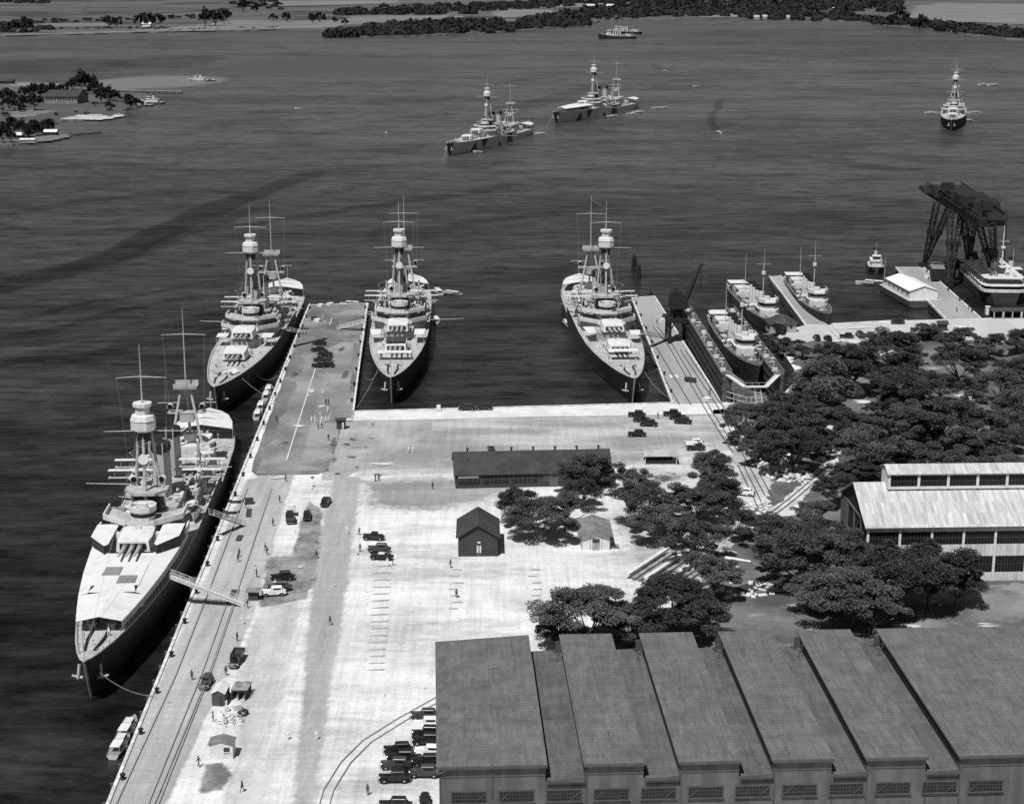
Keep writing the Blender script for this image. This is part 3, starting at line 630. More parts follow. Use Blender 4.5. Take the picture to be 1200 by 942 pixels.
# islet trees
isle = [(8, 112, 9), (28, 108, 7), (38, 107, 8), (48, 106, 7), (60, 106, 8), (72, 106, 7), (84, 98, 7), (95, 96, 10), (105, 96, 9), (112, 102, 8), (40, 120, 9), (28, 118, 7), (10, 122, 8), (118, 113, 8), (128, 111, 7), (134, 113, 6), (153, 119, 8), (160, 121, 6), (24, 126, 5), (12, 148, 10), (26, 152, 9), (3, 158, 9), (12, 160, 7), (44, 150, 9), (56, 148, 8), (34, 156, 7), (128, 125, 5)]
for (x, y, r) in isle: tree(x, y, r*1.2, hs=1.6, label= 'dark bushy tree on the wooded islet at the left', far=True, group='trees on the islet')
rn_i = random.Random(9)
for (x, y, r) in isle[:-1]:
    tree(max(1, x+rn_i.uniform(-7, 7)), y+rn_i.uniform(-2.5, 2.5), r*rn_i.uniform(.55, .9), 'dark bushy tree on the wooded islet at the left', far=True, group='trees on the islet', hs=1.4)
for k in range(46):
    x, y = (rn_i.uniform(0, 165), rn_i.uniform(104, 134)) if k < 34 else (rn_i.uniform(0, 60), rn_i.uniform(142, 160))
    if 50 < x < 108 and 112 < y < 126 or (x > 135 and y > 124) or (x > 100 and y < 106) or (x > 140 and y < 112) or (x > 115 and y > 131): continue
    tree(x, y, rn_i.uniform(2.5, 5), 'low dark bush on the islet shore ground', far=True, group='bushes on the islet', hs=.9, name='bush')
# far shore: single crowns one can tell apart
far = [(128, 26, 7), (136, 26, 6), (165, 26, 8), (176, 24, 7), (186, 25, 8), (240, 22, 9), (252, 21, 10), (262, 20, 9), (320, 21, 5), (336, 21, 6), (366, 22, 6), (374, 20, 7), (392, 24, 4), (404, 26, 4), (1055, 20, 9), (1046, 23, 7), (1080, 27, 8), (1072, 29, 6), (30, 29, 9), (18, 31, 8), (285, 8, 7), (300, 10, 6), (1022, 6, 5), (170, 21, 6)]
for (x, y, r) in far: tree(x, y, r, hs=1.7, label= 'dark tree standing alone on the far shore fields', far=True, group='single trees on the far shore')
# woods on the far shore read as one mass
def wood(name, belts, label):
    rnd = random.Random(len(belts)); mb = MB()
    for (x0, y0, x1, y1, n, rpx, spread) in belts:
        for i in range(n):
            t = rnd.random(); x = x0+(x1-x0)*t; y = y0+(y1-y0)*t+rnd.uniform(-spread, spread); p = G(x, y, 1.5); depth = p.y; r = rpx*depth/F*rnd.uniform(.6, 1.2)
            c = Vector((p.x, p.y, 1.5))
            for j in range(110):
                u = Vector((rnd.gauss(0, 1), rnd.gauss(0, 1), abs(rnd.gauss(0, 1)))).normalized()*r*rnd.uniform(.55, 1.08); u.z *= .75
                q = c+u; tt = Vector((rnd.gauss(0, 1), rnd.gauss(0, 1), rnd.gauss(0, .6))).normalized(); ss = tt.cross(u).normalized(); l = r*.30*rnd.uniform(.6, 1.3)
                mb.quad(q-tt*l, q+ss*l*.7, q+tt*l, q-ss*l*.7)
    o = mb.build(name, 'leaf_far'); return tag(o, label, 'woodland', kind='stuff')
wood('far_woodland', [(385, 41.5, 600, 35, 150, 8, 2.5), (430, 36, 590, 28, 90, 9, 2.5), (595, 34, 688, 28, 70, 8, 2), (610, 29, 690, 18, 70, 9, 3)], 'dark mangrove thicket along the far shore behind the anchored cruisers')
wood('far_woodland', [(690, 22, 760, 20, 24, 5, 2), (700, 8, 1060, 8, 330, 7, 7), (700, 15, 880, 17, 170, 6, 4), (880, 18, 1000, 21, 100, 6, 4), (1000, 24, 1100, 32, 90, 7, 2), (1085, 31, 1200, 43, 150, 8, 3), (1150, 38, 1250, 46, 60, 8, 3)], 'dark woods spread along the far shore at the upper right')
wood('far_woodland', [(0, 32, 60, 34, 24, 5, 2), (10, 27, 230, 20, 60, 3, 2), (0, 37, 45, 38, 14, 4, 1), (395, 16, 560, 14, 110, 6, 3), (440, 11, 620, 8, 60, 5, 3), (560, 8, 700, 4, 70, 6, 3), (270, 2, 330, 8, 24, 4, 5), (200, 36, 330, 32, 24, 1.6, 1), (0, 3, 60, 3, 24, 4, 1.5), (560, 12, 760, 2, 60, 4, 2), (60, 34, 200, 33, 24, 2, 1)], 'low dark scrub belts across the far left plain')
for t_ in TREES+FARP: retire(t_)
# ================= SHIPS =================
def hull_loft(st, keel=-2.5, rake=None):
    """st: (y, half beam at deck, half beam at waterline, deck z); returns MB with hull skin, deck separately"""
    mb = MB(); rings = []
    for (y, bd, bw_, dz) in st:
        rk = max(0, (y-rake[0])/(st[-1][0]-rake[0]))**1.6*rake[1] if rake else 0
        rings.append([(-bd, y, dz), (-(bd*.45+bw_*.55), y-rk*.55, dz*.45), (-bw_, y-rk, 0.3), (-bw_*.8, y-rk, keel), (bw_*.8, y-rk, keel), (bw_, y-rk, .3), ((bd*.45+bw_*.55), y-rk*.55, dz*.45), (bd, y, dz)])
    vs = [p for r in rings for p in r]; n = 8; fs = []
    for k in range(len(rings)-1):
        for i in range(n-1): fs.append((k*n+i, k*n+i+1, (k+1)*n+i+1, (k+1)*n+i))
    fs.append(tuple(range(n))); fs.append(tuple(reversed(range((len(rings)-1)*n, len(rings)*n))))
    mb.add(vs, fs); return mb
def deck_strip(st, inset=.0, dz=.02, thick=.0):
    mb = MB(); 
    for a, b_ in zip(st[:-1], st[1:]):
        if abs(a[3]-b_[3]) > 1.2: continue
        mb.quad((-a[1]+inset, a[0], a[3]+dz), (a[1]-inset, a[0], a[3]+dz), (b_[1]-inset, b_[0], b_[3]+dz), (-b_[1]+inset, b_[0], b_[3]+dz))
    return mb
CRST = [(-91.5, 1.2, .3, 6.4), (-90, 3.6, 1.2, 6.3), (-85, 6.4, 3.8, 6.2), (-76, 8.4, 6.6, 6.1), (-62, 9.6, 8.8, 6.1), (-40, 10.0, 10.0, 6.2), (-30.1, 10.1, 10.1, 6.2), (-30, 10.1, 10.1, 8.8), (-10, 10.1, 10.1, 8.8), (15, 10.0, 9.8, 8.9), (35, 9.4, 8.2, 9.1), (50, 8.2, 6.2, 9.3), (62, 6.8, 4.2, 9.6), (73, 5.1, 2.5, 9.9), (81, 3.6, 1.3, 10.2), (87, 2.1, .5, 10.5), (90.3, 1.0, -.0, 10.7), (91.5, .3, -.0, 10.8)]
def dz_at(st, y):
    for a, b_ in zip(st[:-1], st[1:]):
        if a[0] <= y <= b_[0]: return a[3]+(b_[3]-a[3])*(y-a[0])/(b_[0]-a[0])
    return st[-1][3]
def bd_at(st, y):
    for a, b_ in zip(st[:-1], st[1:]):
        if a[0] <= y <= b_[0]: return a[1]+(b_[1]-a[1])*(y-a[0])/(b_[0]-a[0])
    return .3
def sub(proto, parent, loc, rz=0, name=None):
    o = copy_tree(proto, parent); place(o, loc, rz); 
    if name: o.name = name
    return o
# prototypes of repeated ship parts
def turret_proto():
    mb = MB()
    # gunhouse: sloped face forward (+y)
    pl = [(-3.7, -4.2), (-2.6, -5.4), (2.6, -5.4), (3.7, -4.2), (4.0, 1.5), (3.5, 4.4), (-3.5, 4.4), (-4.0, 1.5)]
    top = [(x*.92, y*.95-.25) for x, y in pl]; n = 8
    vs = [(x, y, .5) for x, y in pl]+[(x, y, 3.0 if y < 3 else 2.6) for x, y in top]
    mb.add(vs, [tuple(range(n-1, -1, -1)), tuple(range(n, 2*n))]+[(i, (i+1) % n, n+(i+1) % n, n+i) for i in range(n)])
    mb.lathe((0, -.3, 0), [(3.1, -.6), (3.1, .5)], 16)
    for s_ in (-1, 1): mb.box((s_*4.15, -2.5, 2.0), (.8, 1.3, .8))
    mb.box((0, -3.6, 3.15), (1.1, 1.1, .45)); mb.box((0, -5.2, 2.3), (5.6, .9, 1.0))
    t = fixn(mb.build('turret', 'turret_grey'))
    g = MB(); g.box((0, 4.42, 1.75), (5.4, .3, 1.1)); g.build('gun_port', 'black', t)
    for k in (-1, 0, 1):
        b_ = MB(); b_.tube((0, 4.2, 1.7), (0, 8.2, 2.0), .42, .34, 9); b_.tube((0, 8.2, 2.0), (0, 12.4, 2.35), .32, .24, 9); o = b_.build('gun_barrel', 'mast', t); o.location = (k*1.55, 0, 0)
        c_ = MB(); c_.tube((0, 4.5, 1.7), (0, 6.0, 1.85), .62, .5, 9); c_.build('blast_bag', 'canvas_grey', t).location = (k*1.55, 0, 0)
    return t
TUR = turret_proto()
def gun_proto():
    mb = MB(); mb.lathe((0, 0, 0), [(1.5, 0), (1.5, .12), (.8, .14), (.55, 1.1)], 10); mb.box((0, 0, 1.35), (1.2, 1.0, .7)); g = mb.build('secondary_gun', 'navy_grey')
    b_ = MB(); b_.tube((0, .3, 1.5), (0, 3.4, 2.1), .15, .1, 6); b_.build('gun_barrel', 'mast', g)
    s_ = MB(); s_.lathe((0, 0, .1), [(2.1, 0), (2.1, .9)], 12); return g
GUN = gun_proto()
mb = MB(); mb.tube((0, 0, 0), (0, 0, 1.3), .28, .24, 8); mb.tube((0, 0, 1.3), (0, .6, 1.6), .36, .42, 8); VENT = mb.build('ventilator', 'navy_grey')
mb = MB(); mb.box((0, 0, .45), (1.6, .8, .9)); mb.box((0, 0, .92), (1.7, .9, .08)); LOCK = mb.build('ready_locker', 'turret_grey')
mb = MB(); mb.lathe((0, 0, 0), [(.25, 0), (.25, 1.0)], 8); mb.tube((0, -.5, 1.5), (0, .5, 1.5), .75, .75, 12); LIGHT = mb.build('searchlight', 'turret_grey'); g = MB(); g.tube((0, .5, 1.5), (0, .56, 1.5), .66, .66, 12); g.build('lens', 'glass', LIGHT)
mb = MB()
for s_ in (-1, 1): mb.tube((s_*.7, 0, 0), (s_*.7, 0, 1.2), .06, .06, 5)
mb.tube((-1.3, 0, 1.3), (1.3, 0, 1.3), .45, .45, 8); RAFT = mb.build('life_raft', 'canvas')
mb = MB()
mb.lathe((0, 0, 0), [(1.0, 0), (.7, .3), (.6, .9), (.95, 1.0), (.95, 1.2)], 12); CAP = mb.build('capstan', 'navy_grey')
def boat_mb(L=9, B=2.6, D=1.3, canopy=False):
    st = []
    for t in [i/10 for i in range(11)]:
        y = -L/2+L*t; wdt = B/2*(1-max(0, (t-.55)/.45)**2.2)*(.78+.22*min(1, t*4)); st.append((y, max(wdt, .05), max(wdt*.72, .03), D*(.62+.38*t*t)))
    h = hull_loft(st, keel=-.35); return h, st
def launch_proto(name, L=9, B=2.6, cabin=True, hull='boat_white', deckm='boat_wood'):
    r = bpy.data.objects.new(name, None); COL.objects.link(r); r['label'] = 'x'; r['category'] = 'boat'
    h, st = boat_mb(L, B); fixn(h.build('hull', hull, r)); deck_strip([(a, b_*.86, c, d-.18) for a, b_, c, d in st]).build('deck', deckm, r)
    if cabin:
        c = MB(); c.box((0, L*.08, 1.35), (B*.62, L*.26, 1.2), top=.92); cb = c.build('cabin', 'boat_white', r)
        w_ = MB()
        for s_ in (-1, 1): w_.box((s_*B*.31, L*.08, 1.5), (.06, L*.2, .4))
        w_.box((0, L*.08+L*.13, 1.5), (B*.45, .1, .4)); w_.build('window', 'glass', cb)
        c = MB(); c.slab([(-B*.33, -L*.36, 1.75), (B*.33, -L*.36, 1.75), (B*.33, -L*.06, 1.85), (-B*.33, -L*.06, 1.85)], .06)
        for s_ in (-1, 1):
            for yy in (-L*.35, -L*.08): c.tube((s_*B*.31, yy, .6), (s_*B*.31, yy, 1.78), .035, n=5)
        c.build('canopy', 'canvas', r)
    else:
        c = MB()
        for yy in (-.28, -.08, .12, .3): c.box((0, L*yy, .95), (B*.72, .35, .06))
        c.build('thwart', 'boat_wood', r)
    return r
LAUNCH = launch_proto('motor_launch'); WHALE = launch_proto('whaleboat', 7.5, 2.1, False); BIGL = launch_proto('motor_launch', 13, 3.4)
def plane_proto():
    r = bpy.data.objects.new('floatplane', None); COL.objects.link(r); r['label'] = 'x'; r['category'] = 'aircraft'
    f = MB(); P = [(-4.2, .12), (-3, .35), (-1, .55), (1.5, .62), (3.2, .6), (3.5, .35)]
    for (a, ra), (b_, rb) in zip(P[:-1], P[1:]): f.tube((0, a, 2.4), (0, b_, 2.4), ra, rb, 10)
    f.build('fuselage', 'turret_grey', r)
    for z in (2.15, 3.9):
        w_ = MB(); w_.box((0, 1.2, z), (11, 1.5, .12), top=.98); w_.build('wing', 'turret_grey' if z > 3 else 'navy_grey', r)
    s_ = MB()
    for x in (-4, -1.2, 1.2, 4):
        for y in (.7, 1.7): s_.tube((x, y, 2.2), (x*.98, y, 3.85), .05, n=5)
    s_.build('strut', 'mast', r)
    t = MB(); t.box((0, -3.9, 2.6), (3.2, .8, .08)); t.prism([(-.05, -4.4), (.05, -4.4), (.05, -3.5), (-.05, -3.5)], 2.5, 3.7); t.build('tail', 'turret_grey', r)
    fl = MB(); P = [(-3, .1), (-2, .35), (0, .5), (2.5, .48), (4.2, .1)]
    for (a, ra), (b_, rb) in zip(P[:-1], P[1:]): fl.tube((0, a, .8), (0, b_, .8), ra, rb, 8)
    for y in (-.6, 1.6): fl.tube((0, y, .9), (0, y, 2.1), .07, n=5)
    fl.build('float', 'turret_grey', r)
    e = MB(); e.box((0, 3.62, 2.4), (.16, .08, 2.5)); e.build('propeller', 'black', r)
    return r
PLANE = plane_proto()

def railing(st, y0, y1, step=2.6, m='mast', both=True):
    mb = MB()
    for s_ in (-1, 1):
        prev = None; y = y0
        while y <= y1:
            x = s_*(bd_at(st, y)-.15); z = dz_at(st, y); mb.tube((x, y, z), (x, y, z+1.1), .05, n=4, caps=False)
            if prev:
                for h in (1.08, .6): mb.tube((prev[0], prev[1], prev[2]+h), (x, y, z+h), .035, n=3, caps=False)
            prev = (x, y, z); y += step
    return mb
def cruiser_proto(t1=49, t2=30, fy=7, sh=-5, zt=36.4, my=-45):
    """t1, t2 forward turrets, fy foremast, sh shift of the bridge, zt height of the spotting top, my mainmast"""
    def SH(parts):
        for o_ in parts: o_.location.y += sh
    r = bpy.data.objects.new('heavy_cruiser', None); COL.objects.link(r); r['label'] = 'x'; r['category'] = 'warship'
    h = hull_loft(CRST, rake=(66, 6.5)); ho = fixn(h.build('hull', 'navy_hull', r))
    # raked stem piece and bulwark knuckle
    k = MB(); k.add([(0.28, 91.4, 10.8), (-.28, 91.4, 10.8), (0, 92.0, 10.85), (.2, 84.9, -2.4), (-.2, 84.9, -2.4), (0, 85.4, -2.4)], [(0, 2, 5, 3), (2, 1, 4, 5), (0, 1, 2)]); k.build('stem', 'navy_grey', ho)
    b_ = MB(); prev = None
    for a, c in zip(CRST[:-1], CRST[1:]):
        if abs(a[3]-c[3]) > 1: continue
        for s_ in (-1, 1): b_.slab([(s_*(a[1]+.03), a[0], a[3]+.22), (s_*(c[1]+.03), c[0], c[3]+.22), (s_*(c[1]-.35), c[0], c[3]+.22), (s_*(a[1]-.35), a[0], a[3]+.22)], .2)
    b_.build('gunwale', 'mast', ho)
    deck_strip(CRST, .25).build('deck', 'navy_deck', r)
    railing(CRST, 36, 90).build('railing', 'mast', r); railing(CRST, -90, -32).build('railing', 'mast', r)
    # main battery
    for (y, z, rz) in ((t1, 9.6, 0), (t2, 12.2, 0), (-63, 6.5, math.pi)): sub(TUR, r, (0, y, z), rz, 'turret')
    mb = MB(); mb.lathe((0, t2, 9), [(3.8, 0), (3.8, 3.0)], 20); mb.build('barbette', 'turret_grey', r)
    mb = MB(); mb.prism([(-5, 18), (-5, t2-2), (-2.5, t2+4), (2.5, t2+4), (5, t2-2), (5, 18)], 9, 11.6); mb.build('deckhouse', 'navy_grey', r)
    # bridge: lower V-fronted wings across the beam, upper deck, round pilot house
    br = MB()
    br.prism([(-8.6, 13), (-8.6, 18), (-3.6, 25.5), (3.6, 25.5), (8.6, 18), (8.6, 13), (4, 6), (-4, 6)], 9, 12.6)
    br.prism([(-9.6, 15.5), (-9.6, 20.5), (-3.4, 26.5), (3.4, 26.5), (9.6, 20.5), (9.6, 15.5), (3.4, 19.5), (-3.4, 19.5)], 12.6, 12.9)
    bo = fixn(br.build('bridge', 'navy_grey', r))
    for s_ in (-1, 1):
        q = MB(); q.slab([(s_*9.6, 15.5, 14.1), (s_*9.6, 20.5, 14.1), (s_*3.4, 26.5, 14.1), (s_*3.4, 26.2, 14.1), (s_*9.3, 20.3, 14.1), (s_*9.3, 15.5, 14.1)], 1.3); fixn(q.build('bridge_wing', 'turret_grey', bo))
        q = MB(); q.slab([(s_*8.6, 10, 16.5), (s_*8.6, 17.5, 16.5), (s_*3.0, 22.5, 16.5), (s_*3.0, 22.2, 16.5), (s_*8.3, 17.3, 16.5), (s_*8.3, 10, 16.5)], 1.2); fixn(q.build('bridge_wing', 'turret_grey', bo))
        q = MB(); q.box((s_*6.3, 19.6, 14.4), (4.2, .3, .8), rz=s_*-.75); q.build('window', 'black', bo)
    q = MB(); q.prism([(-8.4, 9), (-8.4, 17), (-3, 22), (3, 22), (8.4, 17), (8.4, 9), (3, 14), (-3, 14)], 15.0, 15.3); q.prism([(-4, 8), (-4, 18), (-2.6, 21.5), (2.6, 21.5), (4, 18), (4, 8)], 12.9, 15.0); q.build('upper_bridge', 'navy_grey', bo)
    q = MB(); q.box((0, 21.5, 13.9), (4.6, .3, .7)); q.build('window', 'black', bo)
    q = MB(); q.lathe((0, 17.2, 15.3), [(2.6, 0), (2.6, 1.9), (3.0, 2.0), (3.0, 3.2), (2.7, 3.2), (2.7, 2.3)], 10); q.build('pilot_house', 'turret_grey', bo)
    q = MB(); q.lathe((0, 17.2, 15.3), [(2.66, .9), (2.66, 1.55)], 10); q.build('window', 'black', bo)
    q = MB(); q.box((0, 17, 18.3), (1.8, 1.4, 1.0)); q.tube((-1.9, 17, 18.6), (1.9, 17, 18.6), .28); q.build('range_finder', 'turret_grey', bo)
    SH([bo])
    # foremast
    fm = MB()
    for (x, y) in ((-3.6, fy-3), (3.6, fy-3), (0, fy+3)): fm.tube((x, y, 11), (x*.36, fy+(y-fy)*.36, zt+.2), .42, .32, 8)
    f = fm.build('foremast', 'mast', r)
    q = MB(); q.box((0, fy, 19.4), (8.6, 5.8, .35)); q.prism([(-4.6, fy-2), (-4.6, fy+1), (-2.2, fy+4), (2.2, fy+4), (4.6, fy+1), (4.6, fy-2)], 19.6, 20.2); q.build('mast_platform', 'navy_grey', f)
    q = MB(); q.box((0, fy-1, 17.2), (5.6, 4, 3.6)); q.build('chart_house', 'dark_and_shade', f)
    q = MB(); q.lathe((0, fy, zt-2.2), [(1.5, 0), (1.7, 2.4)], 8); q.build('mast_trunk', 'dark_and_shade', f)
    q = MB(); q.lathe((0, fy, zt), [(2.0, 0), (2.75, .5), (2.75, 2.3)], 8); q.lathe((0, fy, zt+2.5), [(2.85, 0), (2.5, 1.1), (1.7, 1.3)], 8); q.lathe((0, fy, zt+3.8), [(1.6, 0), (1.6, 1.5), (2.1, 1.8), (2.1, 2.5)], 8); sp = q.build('spotting_top', 'turret_grey', f)
    q = MB(); q.lathe((0, fy, zt+2.2), [(2.5, 0), (2.5, .35)], 8); q.build('window', 'black', sp)
    q = MB(); q.tube((0, fy+2.4, zt-5.8), (0, fy+2.55, zt-5.8), 1.15, 1.15, 16); q.build('range_clock', 'painted_white', f)
    q = MB(); q.tube((0, fy, zt+6), (0, fy, 45.2), .2, .15, 6); q.tube((0, fy, 45.2), (0, fy, 52.5), .13, .06, 6); q.build('topmast', 'mast', f)
    q = MB(); q.tube((-5.4, fy, 45), (0, fy, 45.3), .07, .15, 5); q.tube((5.4, fy, 45), (0, fy, 45.3), .07, .15, 5); q.build('yard', 'mast', f)
    q = MB(); q.tube((-8.6, fy, zt-.1), (-2, fy, zt), .08, .13, 5); q.tube((8.6, fy, zt-.1), (2, fy, zt), .08, .13, 5); q.build('yard', 'mast', f)
    # funnels
    for (y, z1) in ((-3, 22.8), (-19, 22.0)):
        q = MB(); q.lathe((0, y, 9), [(2.7, 0), (2.7, 3.2)], 16, sx=1.1, sy=1.35); q.lathe((0, y, 12.2), [(2.15, 0), (2.05, z1-12.2)], 18, sy=1.35); fu = q.build('funnel', 'funnel', r, smooth=False)
        q = MB(); q.lathe((0, y, z1), [(2.12, 0), (2.35, .4), (2.2, 1.8)], 18, sy=1.35); q.lathe((0, y, z1+1.8), [(1.9, 0), (1.4, .2)], 12, sy=1.35); q.build('funnel_cap', 'black', fu)
        for s_ in (-1, 1):
            q = MB(); q.tube((s_*1.0, y+2.95, 11.5), (s_*.8, y+2.9, z1+2.4), .18, .16, 6); q.build('steam_pipe', 'mast', fu)
    # midships house, catapults, hangar
    q = MB(); q.box((0, -11, 10.1), (8.5, 30, 2.6)); q.box((0, -11, 11.9), (6.2, 7, 1.2)); q.build('deckhouse', 'navy_grey', r)
    for s_ in (-1, 1):
        q = MB(); q.lathe((s_*7.6, -11, 8.8), [(1.5, 0), (1.2, 3.4)], 10)
        q.box((s_*7.6, -11, 12.5), (1.5, 19, .5)); q.box((s_*7.6, -11, 13.0), (1.2, 18.4, .3)); q.build('catapult', 'navy_grey', r)
        q = MB(); q.tube((s_*5.8, -22, 9), (s_*5.8, -22, 19.5), .5, .35, 8); q.tube((s_*5.8, -22, 11), (s_*8.2, -9, 20.5), .3, .16, 6); q.tube((s_*5.8, -22, 19.5), (s_*8.2, -9, 20.5), .06, n=4); q.build('boat_crane', 'navy_grey', r)
    q = MB(); q.box((0, -33.5, 9.3), (15, 18, 6.2), top=.97); hg = q.build('aircraft_hangar', 'navy_grey', r)
    q = MB(); q.box((0, -24.4, 9.2), (9, .2, 4.8)); q.build('hangar_door', 'black', hg)
    # mainmast
    q = MB()
    for (x, y) in ((-4.0, my+3), (4.0, my+3), (0, my-4)): q.tube((x, y, 12), (x*.3, my+(y-my)*.3, 26.6), .4, .3, 8)
    mm = q.build('mainmast', 'mast', r)
    q = MB(); q.prism([(-2.9, my-2.2), (-2.9, my+2.2), (2.9, my+2.2), (2.9, my-2.2)], 27.0, 27.4); q.lathe((0, my, 25.0), [(1.1, 0), (1.3, 2)], 8); q.box((0, my+2.2, 27.9), (5.8, .15, 1)); q.box((0, my-2.2, 27.9), (5.8, .15, 1)); q.build('mast_platform', 'navy_grey', mm)
    q = MB(); q.box((0, my, 20.6), (9.5, 3.2, .3)); q.box((0, my, 19.3), (3.5, 3, 2.2)); q.build('mast_platform', 'navy_grey', mm)
    q = MB(); q.tube((0, my, 27.4), (0, my, 41), .2, .14, 6); q.tube((0, my, 41), (0, my, 47.5), .12, .06, 6); q.build('topmast', 'mast', mm)
    q = MB(); q.tube((-5.6, my, 40.6), (0, my, 40.8), .07, .14, 5); q.tube((5.6, my, 40.6), (0, my, 40.8), .07, .14, 5); q.build('yard', 'mast', mm)
    q = MB(); q.tube((-7.4, my, 23), (7.4, my, 23), .1, .1, 5); q.build('yard', 'mast', mm)
    for s_ in (-1, 1):
        sub(LIGHT, r, (s_*4, my+1, 20.8), 0, 'searchlight'); sub(LIGHT, r, (s_*3.2, fy-2, 20.2), .3*s_, 'searchlight')
    q = MB(); q.lathe((0, -52, 6.2), [(4.2, 0), (4.2, 5.4)], 10, sy=1.1); q.box((0, -47, 9), (9.5, 10, 5.4)); q.lathe((0, -50, 11.6), [(1.8, 0), (1.8, 2.4)], 10); q.build('aft_control', 'turret_grey', r)
    for s_ in (-1, 1):
        for y in (2, -6, -27, -38): sub(GUN, r, (s_*(7.4 if y > -20 else 8.4), y, 8.9 if y > -30 else 6.3), s_*-1.4, 'secondary_gun')
        for y in (22, 40): sub(LOCK, r, (s_*5.6, y, 9.2), 0, 'ready_locker')
        for y in (62, 42, -72): sub(VENT, r, (s_*4.2, y, dz_at(CRST, y)), 0, 'ventilator')
        for y in (-1, -15, -34): sub(RAFT, r, (s_*4.6 if y > -30 else s_*7.0, y, 11.4 if y > -30 else 12.4), 1.57, 'life_raft')
        sub(CAP, r, (s_*1.8, 74, 9.95), 0, 'capstan')
        q = MB(); q.line([(s_*1.5, 70, 10.1), (s_*1.5, 80, 10.4), (s_*.9, 86, 10.7)], .28, 6); q.build('anchor_chain', 'black', r)
        q = MB(); zb = 8.2; q.tube((s_*1.9, 86.5, zb), (s_*2.2, 87.2, zb-2.6), .3, .25, 6); q.tube((s_*1.3, 86.9, zb-2.5), (s_*3.3, 86.6, zb-2.2), .32, .22, 6); q.build('anchor', 'navy_grey', r)
    # clutter of small deck fittings between the masts
    rn = random.Random(3)
    for i in range(84):
        y = rn.uniform(-44, 8); x = rn.choice((-1, 1))*rn.uniform(2.8, 9.2); z = 8.9 if y > -29.5 else (6.3 if abs(x) > 7.7 else 12.4)
        if z < 9 and abs(x) < 4.3 and y > -27: z = 11.5
        pr = rn.choice((VENT, LOCK, LOCK, RAFT)); o = sub(pr, r, (x, y, z), rn.random()*6, {'ventilator': 'ventilator', 'ready_locker': 'ready_locker', 'life_raft': 'life_raft'}[pr.name.split('.')[0]])
    q = MB(); q.tube((0, 90.6, 10.7), (0, 91.2, 17), .09, .06, 5); q.build('jackstaff', 'mast', r)
    q = MB(); q.tube((0, -90.5, 6.3), (0, -91.5, 14.5), .12, .07, 5); q.build('flagstaff', 'mast', r)
    # quarterdeck awning
    q = MB(); P = [(-70, 8.4), (-78, 7.4), (-85, 5.6), (-89, 3.4)]; 
    for a, c in zip(P[:-1], P[1:]):
        for s_ in (-1, 1): q.slab([(0, a[0], 10.7), (0, c[0], 10.4), (s_*c[1], c[0], 9.4), (s_*a[1], a[0], 9.4)], .08)
    aw = fixn(q.build('stern_awning', 'canvas', r))
    q = MB()
    for s_ in (-1, 1):
        for a in P: q.tube((s_*a[1], a[0], 6.2), (s_*a[1], a[0], 9.4), .07, n=5)
    q.build('awning_post', 'mast', aw)
    # signal halyards and stays
    q = MB()
    for s_ in (-1, 1): q.tube((s_*5.2, fy, 45), (s_*4, fy-4, 19.8), .025, n=3); q.tube((s_*5.2, my, 40.6), (s_*4, my, 12.5), .025, n=3)
    q.tube((0, fy, 50), (0, my, 46), .025, n=3); q.tube((0, 90, 11), (0, fy, 37), .03, n=3); q.build('rigging', 'mast', r)
    return r
CR = cruiser_proto(); CR1 = cruiser_proto(53, 34, 18, 7, 33.2, -46)
def ship_between(proto, bow, stern, L, label, group, zb=9.5, zs=6.4, swap=None, sc=None, deadreckon=True):
    """bow and stern given as photo points of the deck ends"""
    a = G(bow[0], bow[1], zb); b_ = G(stern[0], stern[1], zs); d = (a-b_); d.z = 0; d.normalize()
    rz = math.atan2(-d.x, d.y); mid = a-d*(L/2); zz_ = -1.7 if proto in (CR, CR1) else 0; o = dup(proto, (mid.x, mid.y, zz_), rz, label, group, swap=swap, scale=sc); return o, Matrix.Translation((mid.x, mid.y, zz_)) @ Matrix.Rotation(rz, 4, 'Z'), rz
gc = 'heavy cruisers of the squadron'
A_, MA, ra = ship_between(CR1, (98, 776), (248, 478), 183, 'heavy cruiser nearest the camera with white awnings spread over its whole foredeck', gc, 8.9, 7.7)
B_, MB_, rb = ship_between(CR, (251, 454), (336, 329), 183, 'heavy cruiser moored directly ahead of the awning-covered one along the long quay', gc, 8.9, 7.7)
C_, MC, rc = ship_between(CR, (458, 443), (479, 321), 183, 'heavy cruiser with its bow in the middle basin beside the wide pier', gc, 8.9, 7.7)
D_, MD, rd = ship_between(CR, (744, 444), (679, 323), 183, 'heavy cruiser berthed against the west side of the crane pier', gc, 8.9, 7.7)
E_, ME, re_ = ship_between(CR, (1115, 141), (1121, 118), 183, 'heavy cruiser anchored far off at right, seen bow on', 'anchored heavy cruisers', 8.9, 7.7)
F_, MF, rf = ship_between(CR, (523, 168.5), (627, 146), 183, 'camouflaged cruiser anchored in the loch, left one of the pair', 'anchored heavy cruisers', 8.9, 4.8, swap={'navy_hull': 'camouflage'})
G_, MG, rg = ship_between(CR, (648, 133), (761, 115.5), 195, 'camouflaged cruiser anchored in the loch, right one of the pair with forecastle awning', 'anchored heavy cruisers', 8.9, 4.8, swap={'navy_hull': 'camouflage'}, sc=1.06)

def awn_flat(pts, z, parent, m='canvas', name='awning', posts=True, t=.08):
    q = MB(); q.slab([(x, y, z if not callable(z) else z(x, y)) for x, y in pts], t); a = fixn(q.build(name, m, parent))
    if posts:
        q = MB()
        for x, y in pts:
            if abs(x) > 1: q.tube((x, y, dz_at(CRST, y)), (x, y, z-t), .07, n=5)
        if q.v: q.build('awning_post', 'mast', a)
    return a
